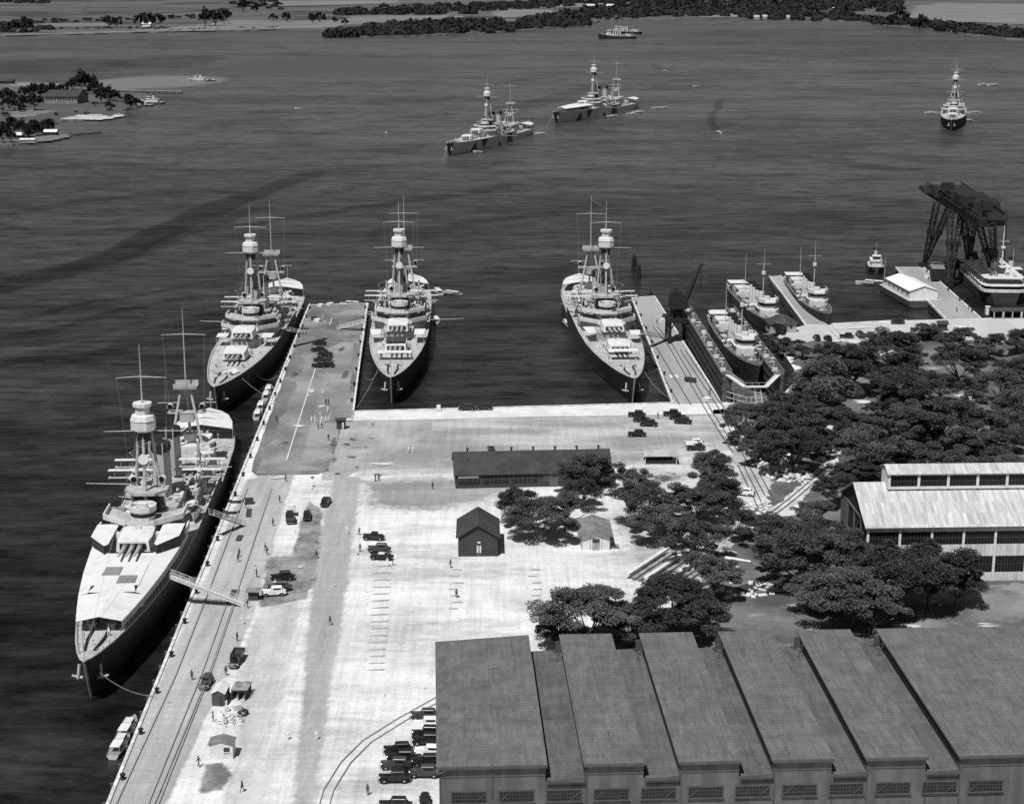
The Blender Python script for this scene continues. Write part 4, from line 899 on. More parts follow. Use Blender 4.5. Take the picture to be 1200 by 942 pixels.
# A: great forecastle awning with a ridge, side curtain, painted gap shade, covers round the turrets
q = MB(); ys = [77, 70, 62, 57]; zr = 13.4; ze = 12.5
def aw_half(y): return bd_at(CRST, y)-.2
ysl = [76.5, 70, 63, 57, 50, 44, 37, 30, 25]
for a, c in zip(ysl[:-1], ysl[1:]):
    for s_ in (-1, 1):
        if a <= 40: inner = 5.2
        elif a <= 63: inner = 4.6
        else: inner = 0
        zi = zr if inner == 0 else zr-.25
        q.slab([(s_*inner, a, zi), (s_*inner, c, zi), (s_*aw_half(c), c, ze), (s_*aw_half(a), a, ze)], .08)
q.slab([(-4.6, 63, 13.2), (4.6, 63, 13.2), (3.6, 59, 13.3), (-3.6, 59, 13.3)], .08)
q.slab([(-4.6, 48, 13.15), (4.6, 48, 13.15), (5.2, 40.5, 13.15), (-5.2, 40.5, 13.15)], .08)
ao = fixn(q.build('forecastle_awning', 'canvas', A_))
q = MB()
for a, c in zip(ysl[:-1], ysl[1:]):
    q.slab([(-aw_half(a)-.02, a, ze-.05), (-aw_half(c)-.02, c, ze-.05), (-aw_half(c)-.08, c, ze-.05), (-aw_half(a)-.08, a, ze-.05)], 1.2)
for s_ in (-1, 1):
    for i in range(22): y = 25+i*2.4; q.tube((s_*aw_half(y), y, dz_at(CRST, y)), (s_*aw_half(y), y, ze), .07, n=4)
q.build('awning_post', 'mast', ao)
q = MB(); q.slab([(-4.7, 47.6, 13.3), (4.7, 47.6, 13.3), (4.7, 59.6, 13.3), (-4.7, 59.6, 13.3)], .1); to = q.build('turret_cover', 'canvas', A_)
q = MB(); q.slab([(.1, 49.4, 13.42), (3.4, 49.4, 13.42), (3.6, 54, 13.42), (.1, 54, 13.42)], .08); q.slab([(-3.6, 54.4, 13.42), (-.1, 54.4, 13.42), (-.1, 58.6, 13.42), (-3.8, 58.6, 13.42)], .08); fixn(q.build('cloth_square', 'canvas_grey', to))
for s_ in (-1, 1):
    P = [(4.7, 27), (9.3, 27), (9.2, 35), (5.4, 41), (4.7, 40)]
    q = MB(); q.slab([(s_*x, y, 15.0) for x, y in P], .08); ba = fixn(q.build('bridge_awning', 'canvas', A_))
    q = MB()
    for (x0, y0), (x1, y1) in zip(P[1:-1], P[2:]): q.slab([(s_*x0, y0, 14.9), (s_*x1, y1, 14.9), (s_*(x1-.1), y1-.1, 14.9), (s_*(x0-.1), y0-.1, 14.9)], 1.7)  # dark strip painted as the shade in the gap below the awning
    fixn(q.build('gap_shade', 'dark_and_shade', ba))
# B and D and C: small awnings
for o, spec in ((B_, [(-1, 24, 31), (1, 24, 30), (1, 14, 18)]), (C_, [(-1, 29, 38), (1, 29, 37)]), (D_, [(-1, 30, 37), (1, 24, 34)])):
    for (s_, y0, y1) in spec: awn_flat([(s_*5.6, y0), (s_*9.3, y0), (s_*(9.1 if y1 < 33 else 8.6), y1), (s_*5.6, y1)], 12.4, o)
awn_flat([(-5.6, 61), (5.6, 61), (5.2, 64.5), (-5.2, 64.5)], 12.2, C_); awn_flat([(-3.2, 44), (3.2, 44), (3.2, 52), (-3.2, 52)], 13.0, C_, 'dark_and_shade', 'turret_cover', False)
awn_flat([(-4.6, 59.2), (4.6, 59.2), (4.8, 63), (-4.8, 63)], 12.6, D_); awn_flat([(-2.4, 66), (.8, 71), (-3, 74), (-4.4, 70)], 10.4, B_, 'canvas', 'canvas_bundle', False)
q = MB()
for a, c in zip(ysl[:-2], ysl[1:-1]):
    for s_ in (-1, 1): q.slab([(0, a, 13.6), (0, c, 13.6), (s_*aw_half(c), c, 12.5), (s_*aw_half(a), a, 12.5)], .08)
fixn(q.build('forecastle_awning', 'canvas', G_))

def on(M, rz, proto, loc, r2, label, group=None, **k):
    v = M @ Vector(loc); return dup(proto, (v.x, v.y, v.z), rz+r2, label, group, **k)
for M, rz, nm in ((MA, ra, 'the awning-covered cruiser nearest the camera'), (MB_, rb, 'the second cruiser along the long quay'), (MC, rc, 'the cruiser in the middle basin'), (MD, rd, 'the cruiser beside the crane pier'), (MF, rf, 'the left anchored camouflaged cruiser'), (MG, rg, 'the right anchored camouflaged cruiser')):
    for s_, w_ in ((-1, 'port'), (1, 'starboard')):
        # planes sit on the catapults, wings across the ship
        on(M, rz, PLANE, (s_*7.6, -8, 13.1), 0, f'forward {w_} biplane of {nm}', 'floatplanes on cruiser catapults')
        on(M, rz, WHALE, (s_*8.6, 6, 10.2), 0, f'{w_} whaleboat beside the foremast of {nm}', 'boats stowed on cruisers')
for M, rz, nm in ((MA, ra, 'the awning-covered cruiser nearest the camera'), (MB_, rb, 'the second cruiser along the long quay'), (MC, rc, 'the cruiser in the middle basin'), (MD, rd, 'the cruiser beside the crane pier')):
    for s_, w_ in ((-1, 'port'), (1, 'starboard')): on(M, rz, PLANE, (s_*7.6, -16.5, 13.1), 0, f'rear {w_} biplane of {nm}', 'floatplanes on cruiser catapults')
# boat booms as parts
mbq = MB(); mbq.tube((9.8, 0, 8.2), (22, 0, 8.6), .16, .1, 5); BOOM = mbq.build('boat_boom', 'mast')
for o, s_, ys in ((C_, 1, (-16, -20)), (C_, -1, (-6,)), (A_, 1, (-24,)), (B_, 1, (-14,)), (E_, 1, (2, -14)), (E_, -1, (2, -14)), (F_, -1, (4,)), (G_, -1, (4,))):
    for y in ys: sub(BOOM, o, (0, y, 0), 0 if s_ > 0 else math.pi, 'boat_boom')

# ---------- four-funnel destroyers ----------
DST = [(-48, .8, .3, 3.2), (-46.5, 2.2, 1.0, 3.2), (-42, 3.6, 2.4, 3.2), (-34, 4.3, 3.9, 3.2), (-15, 4.7, 4.7, 3.4), (8, 4.7, 4.6, 3.9), (20, 4.4, 3.9, 4.6), (30, 3.7, 2.6, 5.2), (38, 2.7, 1.4, 5.8), (44, 1.5, .5, 6.4), (47.3, .5, 0, 6.8), (48, .2, 0, 6.9)]
def destroyer_proto():
    r = bpy.data.objects.new('destroyer', None); COL.objects.link(r); r['label'] = 'x'; r['category'] = 'warship'
    h = hull_loft(DST, -2.0, rake=(36, 2.5)); ho = fixn(h.build('hull', 'navy_hull', r)); deck_strip(DST, .12).build('deck', 'rusty', r); railing(DST, -46, 46, 2.2).build('railing', 'mast', r)
    q = MB(); q.prism([(-3.4, 13), (-3.4, 24), (-1.8, 26.5), (1.8, 26.5), (3.4, 24), (3.4, 13)], 4.4, 7.4); q.prism([(-3.9, 15), (-3.9, 22.5), (-2.2, 25.5), (2.2, 25.5), (3.9, 22.5), (3.9, 15)], 7.4, 7.6); b_ = q.build('bridge', 'turret_grey', r)
    q = MB(); q.prism([(-2.9, 16.5), (-2.9, 22), (-1.6, 24.2), (1.6, 24.2), (2.9, 22), (2.9, 16.5)], 7.6, 9.9); q.build('wheelhouse', 'boat_white', b_)
    q = MB(); q.prism([(-2.95, 17), (-2.95, 22.05), (-1.65, 24.3), (1.65, 24.3), (2.95, 22.05), (2.95, 17)], 8.6, 9.3); q.build('window', 'black', b_)
    q = MB(); q.prism([(-3.7, 16), (-3.7, 22.5), (-2, 25.2), (2, 25.2), (3.7, 22.5), (3.7, 16)], 9.9, 10.1); q.lathe((0, 19, 10.1), [(1.2, 0), (1.2, 1.2)], 8)
    for s_ in (-1, 1): q.slab([(s_*3.7, 16, 11.2), (s_*3.7, 22.5, 11.2), (s_*2, 25.2, 11.2), (s_*1.9, 25.0, 11.2), (s_*3.6, 22.4, 11.2), (s_*3.6, 16, 11.2)], 1.1)
    q.build('upper_bridge', 'boat_white', b_)
    for i, y in enumerate((9, 3.4, -2.2, -7.8)):
        q = MB(); q.lathe((0, y, 3.8), [(1.3, 0), (1.15, 7.2 if i else 7.9)], 14); fu = q.build('funnel', 'turret_grey', r)
        q = MB(); q.lathe((0, y, 11 if i else 11.7), [(1.2, 0), (1.25, .9), (.9, 1.0)], 14); q.build('funnel_cap', 'black', fu)
    q = MB(); q.tube((0, 12, 4.5), (0, 12, 22), .24, .15, 6); q.tube((0, 12, 22), (0, 12, 27.5), .1, .05, 5); f = q.build('foremast', 'mast', r)
    q = MB(); q.lathe((0, 12, 18), [(.5, 0), (.75, .2), (.75, 1.3)], 8); q.build('crows_nest', 'boat_white', f); q = MB(); q.tube((-2.6, 12, 22), (2.6, 12, 22), .07, n=5); q.build('yard', 'mast', f)
    q = MB(); q.tube((0, -22, 4), (0, -22, 20), .17, .07, 6); q.build('mainmast', 'mast', r)
    q = MB(); q.box((0, -27, 4.6), (4.4, 13, 2.4)); q.box((0, -26, 6.2), (5.6, 5, .5)); q.build('aft_deckhouse', 'turret_grey', r)
    q = MB(); q.slab([(-3.4, -42, 6.2), (3.4, -42, 6.2), (3.8, -33.8, 6.4), (-3.8, -33.8, 6.4)], .08); q.build('stern_awning', 'canvas', r)
    for (x, y, z) in ((0, 34, 5.5), (0, -38, 3.3), (3.4, 7, 4.0), (-3.4, 7, 4.0)): sub(GUN, r, (x, y, z), 0 if y > 0 else math.pi, 'gun')
    for s_ in (-1, 1):
        for y in (-14, -19):
            q = MB(); q.box((s_*2.7, y, 4.2), (1.4, 1.4, .8))
            for k in (-.55, 0, .55): q.tube((s_*2.7+k, y-3, 4.9), (s_*2.7+k, y+3, 4.9), .27, n=7)
            q.build('torpedo_tubes', 'navy_grey', r)
        q = MB(); h_, st_ = boat_mb(6.5, 1.9, 1.0); q.add([(v[0]+s_*3.9, v[1]+1, v[2]+5.4) for v in h_.v], h_.f); q.tube((s_*3.9, -1, 4), (s_*3.9, -1, 6.6), .09, n=5); q.tube((s_*3.9, 3, 4), (s_*3.9, 3, 6.6), .09, n=5); q.build('boat_davits', 'boat_white', r)
        for y in (28, -31): sub(VENT, r, (s_*2.0, y, 3.4 if y < 0 else 5.0), 0, 'ventilator')
    rn = random.Random(8)
    for i in range(18): sub(rn.choice((VENT, LOCK, RAFT)), r, (rn.choice((-1, 1))*rn.uniform(1.6, 3.8), rn.uniform(-44, 12), 3.5), rn.random()*6)
    q = MB(); q.tube((0, 46.5, 6.6), (0, 47, 10.5), .05, n=4); q.build('jackstaff', 'mast', r)
    return r
DD = destroyer_proto()
gd = 'four-funnel destroyers'
K_, MK, rk = ship_between(DD, (890, 428), (835, 366), 95, 'four-funnel destroyer sitting inside the floating dry dock', gd, 11, 7)
K_.location.z = 4.0
L_, ML, rl = ship_between(DD, (918, 380), (846, 321), 96, 'four-funnel destroyer on the west side of the narrow pier', gd, 6.9, 3.3)
M_, MM, rm = ship_between(DD, (972, 368), (917, 313), 96, 'four-funnel destroyer on the east side of the narrow pier', gd, 6.9, 3.3)
for i, (bow, st, l) in enumerate((((704, 45.5), (742, 45), 'far pale destroyer nest, nearer ship, near the head of the loch'), ((714, 40), (749, 39.5), 'far pale destroyer nest, farther ship, near the head of the loch'))):
    a = G(*bow, 1); b_ = G(*st, 1); d = a-b_; mid = (a+b_)/2; o = dup(DD, (mid.x, mid.y, 0), math.atan2(-d.x, d.y), l, 'far moored destroyers', scale=(1.0, .74, 1.35), swap={'navy_hull': 'darkmetal', 'rusty': 'canvas'})

# ---------- floating dry dock ----------
dk = thing('floating_dry_dock', 'rusty U-shaped floating dry dock holding a destroyer, east of the crane pier', 'dry dock')
a = G(847, 439, 11); b_ = G(806, 372, 11); c = G(914, 433, 11); d_ = G(868, 378, 11); ax = (b_-a); ax.z = 0; Ld = 100; ax.normalize(); nx = Vector((ax.y, -ax.x, 0))
Wd = (c-a).dot(nx); a0 = Vector((a.x, a.y, 0))
dk.location = a0; dk.rotation_euler = (0, 0, math.atan2(-ax.x, ax.y))
for k, x0 in enumerate((0, Wd-2.6)):
    q = MB(); q.box((x0+1.3, Ld/2, 5.2), (2.6, Ld, 11.4)); wl = q.build('side_wall', 'rusty', dk)
    q = MB(); 
    for i in range(26):
        for xx in (x0-.15, x0+2.75): q.box((xx, 2+i*3.85, 5.2), (.3, .4, 11.2))
    for z in (1.2, 3.6, 6, 8.6):
        for xx in (x0-.2, x0+2.8): q.box((xx, Ld/2, z), (.4, Ld, .28))
    q.build('wall_frames', 'darkmetal', wl)
    q = MB(); q.box((x0+1.3, Ld/2, 11.02), (3.2, Ld, .16)); q.build('walkway', 'rusty', wl)
    q = MB()
    for i in range(36):
        for xx in (x0-.2, x0+2.8): q.tube((xx, 1+i*2.8, 11.1), (xx, 1+i*2.8, 12.2), .05, n=4)
    for xx in (x0-.2, x0+2.8): q.tube((xx, 0, 12.1), (xx, Ld, 12.1), .05, n=4)
    q.build('railing', 'mast', wl)
    for i in range(16): sub((LOCK, VENT, CAP)[i % 3], dk, (x0+.6+(i*.7) % 1.6, 4+i*6, 11.1), i)
q = MB(); q.box((Wd/2, Ld/2, .2), (Wd-5.4, Ld, 2.6)); q.prism([(2.6, 0), (6, -7), (Wd-6, -7), (Wd-2.6, 0)], -1.5, 1.5); q.build('pontoon', 'rusty', dk)
q = MB(); P = [(1.3, .5, 11.1), (5.5, -8, 9.4), (Wd-6.5, -8, 9.4), (Wd-1.3, .5, 11.1)]
for u, v in zip(P[:-1], P[1:]):
    u, v = Vector(u), Vector(v); dd = (v-u).normalized(); n = Vector((-dd.y, dd.x, 0)).normalized()*.7; q.slab([u-n, v-n, v+n, u+n], .3)
    for t in (0, .33, .66, 1): p = u.lerp(v, t); q.tube(p, p+Vector((0, 0, 1.1)), .05, n=4)
    q.tube(u+Vector((0, 0, 1.05)), v+Vector((0, 0, 1.05)), .05, n=4)
fixn(q.build('end_gangway', 'turret_grey', dk))
q = MB()
for i in range(9):
    x = 3+i*(Wd-6)/8; yy = -6.6 if 2 < i < 6 else -4; 
    q.tube((x, -7.1 if 6 <= x <= Wd-6 else -3.5, 1.4), (x, -7.1 if 6 <= x <= Wd-6 else -3.5, 6), .12, n=5)
for z in (2.6, 4.2, 5.8): q.tube((6, -7.1, z), (Wd-6, -7.1, z), .12, n=5); q.tube((6, -7.1, z), (1.3, 0, z), .12, n=5); q.tube((Wd-6, -7.1, z), (Wd-1.3, 0, z), .12, n=5)
q.build('end_truss', 'mast', dk)
q = MB()
for s_ in (-1, 1): q.tube((Wd*.55+s_*.9, -10, 2.5), (Wd*.5+s_*.9, -7.6, 9.2), .12, n=5)
for i in range(9): t = i/8; q.box((Wd*.55-.05*Wd*t, -10+2.4*t, 2.6+6.6*t), (1.8, .2, .12))
q.build('ladder', 'boat_white', dk)
# ================= BUILDINGS =================
# ---- sawtooth workshop (front edge along the bottom of the photo) ----
P0 = G(514.5, 897, 12); yaw = R(2.7)
ws = thing('workshop', 'huge dark workshop with stepped sawtooth felt roof filling the lower right corner', 'workshop', (P0.x, P0.y, 0), yaw)
bays = []   # (x0, x1, high)
x = 0; sp = 7.7
E = [(0, 16.2, 1), (16.2, 22.3, 0), (22.3, 31.2, 1), (31.2, 36.8, 0), (36.8, 45.9, 1), (45.9, 51.2, 0), (51.2, 60.2, 1), (60.2, 65.6, 0), (65.6, 74.8, 1), (74.8, 80.1, 0), (80.1, 118, 1)]
Lr = 50.5
for i, (x0, x1, hi) in enumerate(E):
    zf, zb = (12.0, 12.3) if hi else (9.4, 9.6)
    q = MB(); yb = Lr if hi else Lr-1.2
    if i == 0: q.slab([(2.6, -.5, zf), (x1+.25, -.5, zf), (x1+.25, yb, zb), (5.2, yb-4, zb)], .35); q.slab([(-.4, -.5, zf-.9), (2.6, -.5, zf-.0), (5.2, yb-4, zb), (-.4, yb, zb-1.0)], .3); q.slab([(-.4, yb, zb-1.0), (5.2, yb-4, zb), (x1+.25, yb, zb-.0)], .3)
    elif hi: q.slab([(x0-.35, -.5, zf), (x1+.3, -.5, zf), (x1+.3, yb, zb), (x0-.35, yb, zb)], .35)
    else: q.slab([(x0+.3, -.4, zf), (x1-.1, -.4, zf+.25), (x1-.1, yb, zb+.25), (x0+.3, yb, zb)], .3)
    ro = fixn(q.build('roof', 'roof_felt' if hi else 'roof_felt_dark', ws))
    q = MB(); q.box(((x0+x1)/2, -.55, zf-.2 if hi else zf-.12), (x1-x0+.5 if hi else x1-x0-.3, .22, .45)); q.build('gutter', 'shed_trim', ro)
    q = MB(); q.prism([(x0, 0), (x1, 0), (x1, Lr-1.4), (x0, Lr-1.4)], 0, zf-.38); w_ = q.build('wall', 'shed_wall', ws)
    if hi:
        if i:
            q = MB(); q.box((x0-.06, Lr/2, 11.0), (.1, Lr-2.5, 1.5)); q.build('clerestory_glazing', 'interior', w_)
        q = MB(); q.box((x1+.06, Lr/2, 11.0), (.1, Lr-2.5, 1.5)); q.build('clerestory_glazing', 'interior', w_)
    q = MB(); q.box(((x0+x1)/2, -.05, zf-1.9 if hi else zf-1.2), (x1-x0-.1, .1, .14)); q.box((x0+.15, -.06, zf/2), (.22, .12, zf-.8)); q.build('wall_batten', 'shed_trim', w_)
    if not hi:
        q = MB(); q.tube((x1-1.4, 44, 9.9), (x1-.4, 44, 12.1), .09, n=5); q.tube((x1-.4, 44, 12.1), (x1-1.6, 48.6, 9.9), .09, n=5); q.box((x1-.6, Lr-2.4, 10.9), (1.2, .15, 2.1)); q.build('roof_brace', 'shed_trim', ro)
for k in range(12):
    xc = (549+k*56.1-514.5)/7.72; zc = 6.7
    q = MB(); q.box((xc, -.08, zc), (5.5, .12, 2.0)); wi = q.build('window', 'shed_trim', ws)
    q = MB(); q.box((xc, -.16, zc), (5.1, .06, 1.65)); q.build('pane', 'interior', wi)
    q = MB()
    for j in range(1, 10): q.box((xc-2.55+j*.51, -.21, zc), (.05, .04, 1.65))
    for j in (-.28, .28): q.box((xc, -.21, zc+j), (5.1, .04, .05))
    q.tube((xc+(-1.8 if k % 2 else 1.8)-.7, -.24, zc-.7), (xc+(-1.8 if k % 2 else 1.8)+.7, -.24, zc+.6), .07, n=4); q.box((xc, -.25, zc-.95), (5.7, .25, .14)); q.build('glazing_bar', 'shed_trim', wi)
q = MB(); q.box((8, -.1, 9.3), (.2, .2, 5.6)); q.build('downpipe', 'shed_trim', ws)

# ---- tall metal shed ----
Pm = G(1013.5, 683, LAND); m0 = thing('metal_shed', 'tall corrugated metal shed with pale roof and ridge clerestory at the right edge', 'shed', (Pm.x, Pm.y+.5, 0), R(2.2))
Wm, Dm, ze, zr = 62, 24, 15.0, 21.0
q = MB(); q.slab([(-.6, -.8, ze-.2), (Wm, -.8, ze-.2), (Wm, Dm/2, zr), (-.6, Dm/2, zr)], .15); q.slab([(-.6, Dm/2, zr), (Wm, Dm/2, zr), (Wm, Dm+.8, ze-.2), (-.6, Dm+.8, ze-.2)], .15); ro = fixn(q.build('roof', 'corrugated', m0))
q = MB(); q.box((Wm/2, -.86, ze-.32), (Wm+.6, .1, .3)); q.build('fascia', 'shed_trim', ro)
q = MB(); q.box((Wm/2, 0, 9.4), (Wm, .25, 2.6)); q.box((Wm/2, 0, 3.3), (Wm, .25, 2.2)); q.box((Wm/2, 0, 14.2), (Wm, .22, 1.1)); wl = q.build('wall', 'corrugated_wall', m0)
for i in range(10):
    xx = i*6.8; q = MB(); q.box((xx+.2, -.06, 8.5), (.5, .42, 12.4)); q.build('column', 'wall_white', m0)
    for (z, hh) in ((12.18, 2.96), (6.25, 3.7)):
        q = MB(); q.box((xx+3.6, .05, z), (6.3, .1, hh)); wi = q.build('window', 'glass', wl)
        q = MB(); 
        for j in range(1, 9): q.box((xx+.45+j*.7, -.02, z), (.06, .06, hh))
        q.box((xx+3.6, -.02, z), (6.3, .06, .06)); q.build('glazing_bar', 'shed_trim', wi)
# open left gable with frames; a dark sheet paints the shaded inside
q = MB(); q.box((.3, Dm/2, 9), (.1, Dm-.6, 12.4)); 
q.add([(.25, .3, 15), (.25, Dm-.3, 15), (.25, Dm/2, 20.8), (.35, .3, 15), (.35, Dm-.3, 15), (.35, Dm/2, 20.8)], [(0, 2, 1), (3, 4, 5), (0, 1, 4, 3), (1, 2, 5, 4), (2, 0, 3, 5)]); q.build('gable', 'interior', m0)
q = MB()
for yy in (0.3, 6, 12, 18, 23.7): q.box((.1, yy, 8.7), (.35, .35, 12.6))
q.box((.1, Dm/2, 9), (.3, Dm, .35)); q.box((.1, Dm/2, 14.8), (.3, Dm, .35)); q.tube((.05, 12, 9.2), (.05, 6, 14.6), .2, n=4); q.tube((.05, 0.3, 9.2), (.05, 6, 6), .25, n=4); q.box((.08, 20.5, 11.8), (.2, 6, 5.6)); q.build('gable_frame', 'shed_wall', m0)
q = MB(); q.prism([(Wm-.3, .2), (Wm, .2), (Wm, Dm), (Wm-.3, Dm)], 0, 15); q.prism([(.6, Dm-.3), (Wm, Dm-.3), (Wm, Dm), (.6, Dm)], 0, 14.6); q.build('wall', 'corrugated_wall', m0)
# ridge clerestory
q = MB(); x0m = 6.4
q.slab([(x0m-.4, 8.6, 23.7), (Wm, 8.6, 23.7), (Wm, 12, 25), (x0m-.4, 12, 25)], .14); q.slab([(x0m-.4, 12, 25), (Wm, 12, 25), (Wm, 15.4, 23.7), (x0m-.4, 15.4, 23.7)], .14); mo = fixn(q.build('clerestory_roof', 'corrugated', m0))
q = MB(); q.box(((x0m+Wm)/2, 9.3, 20.4), (Wm-x0m, .2, .6)); q.box(((x0m+Wm)/2, 9.3, 23.4), (Wm-x0m, .2, .4)); q.box((x0m, 12, 22), (.2, 5.2, 3.4)); q.build('clerestory_wall', 'wall_white', mo)
for i in range(9):
    xx = x0m+i*6.4; q = MB(); q.box((xx+.2, 9.2, 21.9), (.55, .3, 3.4)); q.build('clerestory_post', 'wall_white', mo); q = MB(); q.box((xx+3.4, 9.4, 21.9), (5.9, .12, 2.6)); wi = q.build('window', 'glass', mo)
    q = MB()
    for j in range(1, 8): q.box((xx+.5+j*.74, 9.32, 21.9), (.06, .05, 2.5))
    q.box((xx+3.4, 9.32, 21.9), (5.9, .05, .06)); q.build('glazing_bar', 'shed_trim', wi)

def gable(name, label, cat, px, py, W, D, z_e, z_r, yaw, roofm, wallm, over=.5, along='x', base=LAND, dz=0):
    """front-left foot at the photo point; ridge along x (parallel to the front) or y (gable faces front)"""
    p = G(px, py, base); r = thing(name, label, cat, (p.x, p.y, base), yaw); h, hr = z_e-base, z_r-base
    q = MB(); q.prism([(0, 0), (W, 0), (W, D), (0, D)], -.3, h)
    if along == 'y': q.add([(0, 0, h), (W, 0, h), (W/2, 0, hr), (0, D, h), (W, D, h), (W/2, D, hr)], [(0, 1, 2), (5, 4, 3), (0, 2, 5, 3), (2, 1, 4, 5)])
    else: q.add([(0, 0, h), (0, D, h), (0, D/2, hr), (W, 0, h), (W, D, h), (W, D/2, hr)], [(0, 2, 1), (3, 4, 5), (0, 3, 5, 2), (2, 5, 4, 1)])
    w_ = fixn(q.build('wall', wallm, r)); q = MB(); o_ = over; k = .12
    if along == 'y':
        sl = (hr-h)/(W/2); q.slab([(-o_, -o_, h-sl*o_+k), (W/2, -o_, hr+k), (W/2, D+o_, hr+k), (-o_, D+o_, h-sl*o_+k)], .14); q.slab([(W/2, -o_, hr+k), (W+o_, -o_, h-sl*o_+k), (W+o_, D+o_, h-sl*o_+k), (W/2, D+o_, hr+k)], .14)
    else:
        sl = (hr-h)/(D/2); q.slab([(-o_, -o_, h-sl*o_+k), (W+o_, -o_, h-sl*o_+k), (W+o_, D/2, hr+k), (-o_, D/2, hr+k)], .14); q.slab([(-o_, D/2, hr+k), (W+o_, D/2, hr+k), (W+o_, D+o_, h-sl*o_+k), (-o_, D+o_, h-sl*o_+k)], .14)
    ro = fixn(q.build('roof', roofm, r)); return r, w_, ro
def panel(name, m, parent, c, d, rz=0):
    q = MB(); q.box(c, d, rz); return q.build(name, m, parent)
# long single-storey shed
Ls, w_, ro = gable('long_shed', 'long dark single-storey shed with seven roof vents in mid yard', 'shed', 534, 572.5, 39, 13, 6.3, 10.1, R(4.2), 'roof_dark', 'wall_dark')
for i in range(7): 
    q = MB(); q.tube((3.3+i*5.55, 6.5, 7.4), (3.3+i*5.55, 6.5, 8.5), .22, n=8); q.lathe((3.3+i*5.55, 6.5, 8.4), [(.5, 0), (.15, .35)], 8); q.build('roof_vent', 'wall_dark', ro)
for (x0, x1, m) in ((.5, 6.0, 'interior'), (6.8, 8.3, 'interior'), (8.9, 13.2, 'interior'), (14.0, 20.4, 'interior'), (22, 27, 'shed_trim'), (28.4, 33, 'interior')):
    wi = panel('window', m, w_, ((x0+x1)/2, -.04, 2.3), (x1-x0, .12, 2.1)); q = MB()
    for j in range(int((x1-x0)/1.1)): q.box((x0+.55+j*1.1, -.12, 2.3), (.08, .06, 2.1))
    q.box(((x0+x1)/2, -.12, 2.3), (x1-x0, .06, .07)); q.build('glazing_bar', 'shed_wall', wi)
panel('awning_board', 'wall_white', w_, (3.2, -.14, 3.0), (5.2, .06, .5)); panel('door', 'shed_wall', w_, (24.5, -.1, 1.6), (2.2, .1, 2.6)); panel('lamp', 'wall_white', w_, (24.2, -.2, 3.5), (.8, .2, .35))
# gabled barn
Bn, w_, ro = gable('barn', 'small dark gabled barn standing alone on the white sand', 'barn', 537, 652, 8.8, 12.5, 7.1, 9.8, R(1), 'roof_dark', 'wall_dark', along='y')
panel('door', 'shed_trim', w_, (4.6, -.05, 1.5), (1.3, .12, 2.9)); panel('lamp', 'wall_white', w_, (4.6, -.1, 3.3), (.7, .15, .3)); q = MB(); 
for j in (-.3, .3): q.box((4.6+j, -.13, 1.7), (.35, .06, 1.6))
q.build('window', 'wall_white', w_)
# small white house
Wh, w_, ro = gable('white_house', 'small white house with grey roof half hidden by trees', 'house', 681.5, 644.5, 6.3, 10.5, 6.0, 7.0, R(1.5), 'roof_grey', 'wall_white', along='y', over=.8)
panel('door', 'wall_dark', w_, (3.2, -.05, 1.9), (1.6, .1, 1.5)); 
for j in (0, 1): panel('door_leaf', 'roof_light', w_, (2.75+j*.85, -.08, .9), (.75, .08, 1.6))
for xx in (1.9, 4.5, 0, 6.3): panel('corner_board', 'roof_light', w_, (xx, -.04, 1.7), (.14, .1, 3.4))
q = MB(); q.box((7.6, 1.2, .4), (1.6, 1.0, .8)); q.build('bin', 'roof_grey', Wh)
# open canopy
p = G(756, 545, LAND); cn = thing('open_canopy', 'low open-sided canopy with pale flat roof behind the tree row', 'shelter', (p.x, p.y, LAND), R(2))
q = MB(); q.slab([(-.4, -.4, 2.5), (8.6, -.4, 2.5), (8.6, 3.0, 3.3), (-.4, 3.0, 3.3)], .12); q.slab([(-.4, 3.0, 3.3), (8.6, 3.0, 3.3), (8.6, 5.6, 2.6), (-.4, 5.6, 2.6)], .12); fixn(q.build('roof', 'roof_light', cn))
for xx in (0, 8.2):
    for yy in (0, 5.2): q = MB(); q.box((xx, yy, 1.2), (.16, .16, 2.5)); q.build('post', 'timber_pale', cn)
q = MB(); q.box((4, 4.8, .9), (7.6, .2, 1.8)); q.build('back_wall', 'wall_dark', cn); q = MB(); q.tube((-.3, 0, 2.4), (-2.2, 0, .1), .1, n=5); q.tube((8.4, 0, 2.4), (10.2, 0, .1), .1, n=5); q.build('brace', 'timber_pale', cn)
# quayside huts
h1, w_, ro = gable('quayside_hut', 'narrow hut with white roof and dark front on the quay apron', 'hut', 248.5, 827, 2.3, 4.2, 4.9, 5.5, R(-3), 'roof_pale', 'shed_trim', along='y', over=.15)
panel('door', 'wall_dark', w_, (1.6, -.03, .95), (.7, .08, 1.8))
h2, w_, ro = gable('quayside_hut', 'white-fronted hut with grey roof and one square window on the quay apron', 'hut', 245.5, 889, 3.9, 2.6, 5.1, 5.7, R(-1), 'roof_grey', 'wall_white', along='y', over=.2)
wi = panel('window', 'wall_dark', w_, (2.9, -.04, 1.7), (.95, .08, .75)); panel('window_sill', 'wall_white', w_, (2.9, -.08, 1.25), (1.1, .14, .1))
ks, w_, ro = gable('gate_kiosk', 'tiny flat-roofed kiosk at the foot of the long forward gangway', 'kiosk', 291, 703.5, 2.0, 1.6, 4.6, 4.8, R(-2), 'roof_grey', 'wall_dark', over=.5)
sb, w_, ro = gable('sentry_box', 'dark sentry box on the corner of the wide pier', 'sentry box', 394.5, 503, 2.4, 1.8, 5.2, 5.5, R(0), 'roof_dark', 'wall_dark', over=.35); panel('door', 'wall_white', w_, (1.8, -.04, 1.1), (.45, .08, 1.9))
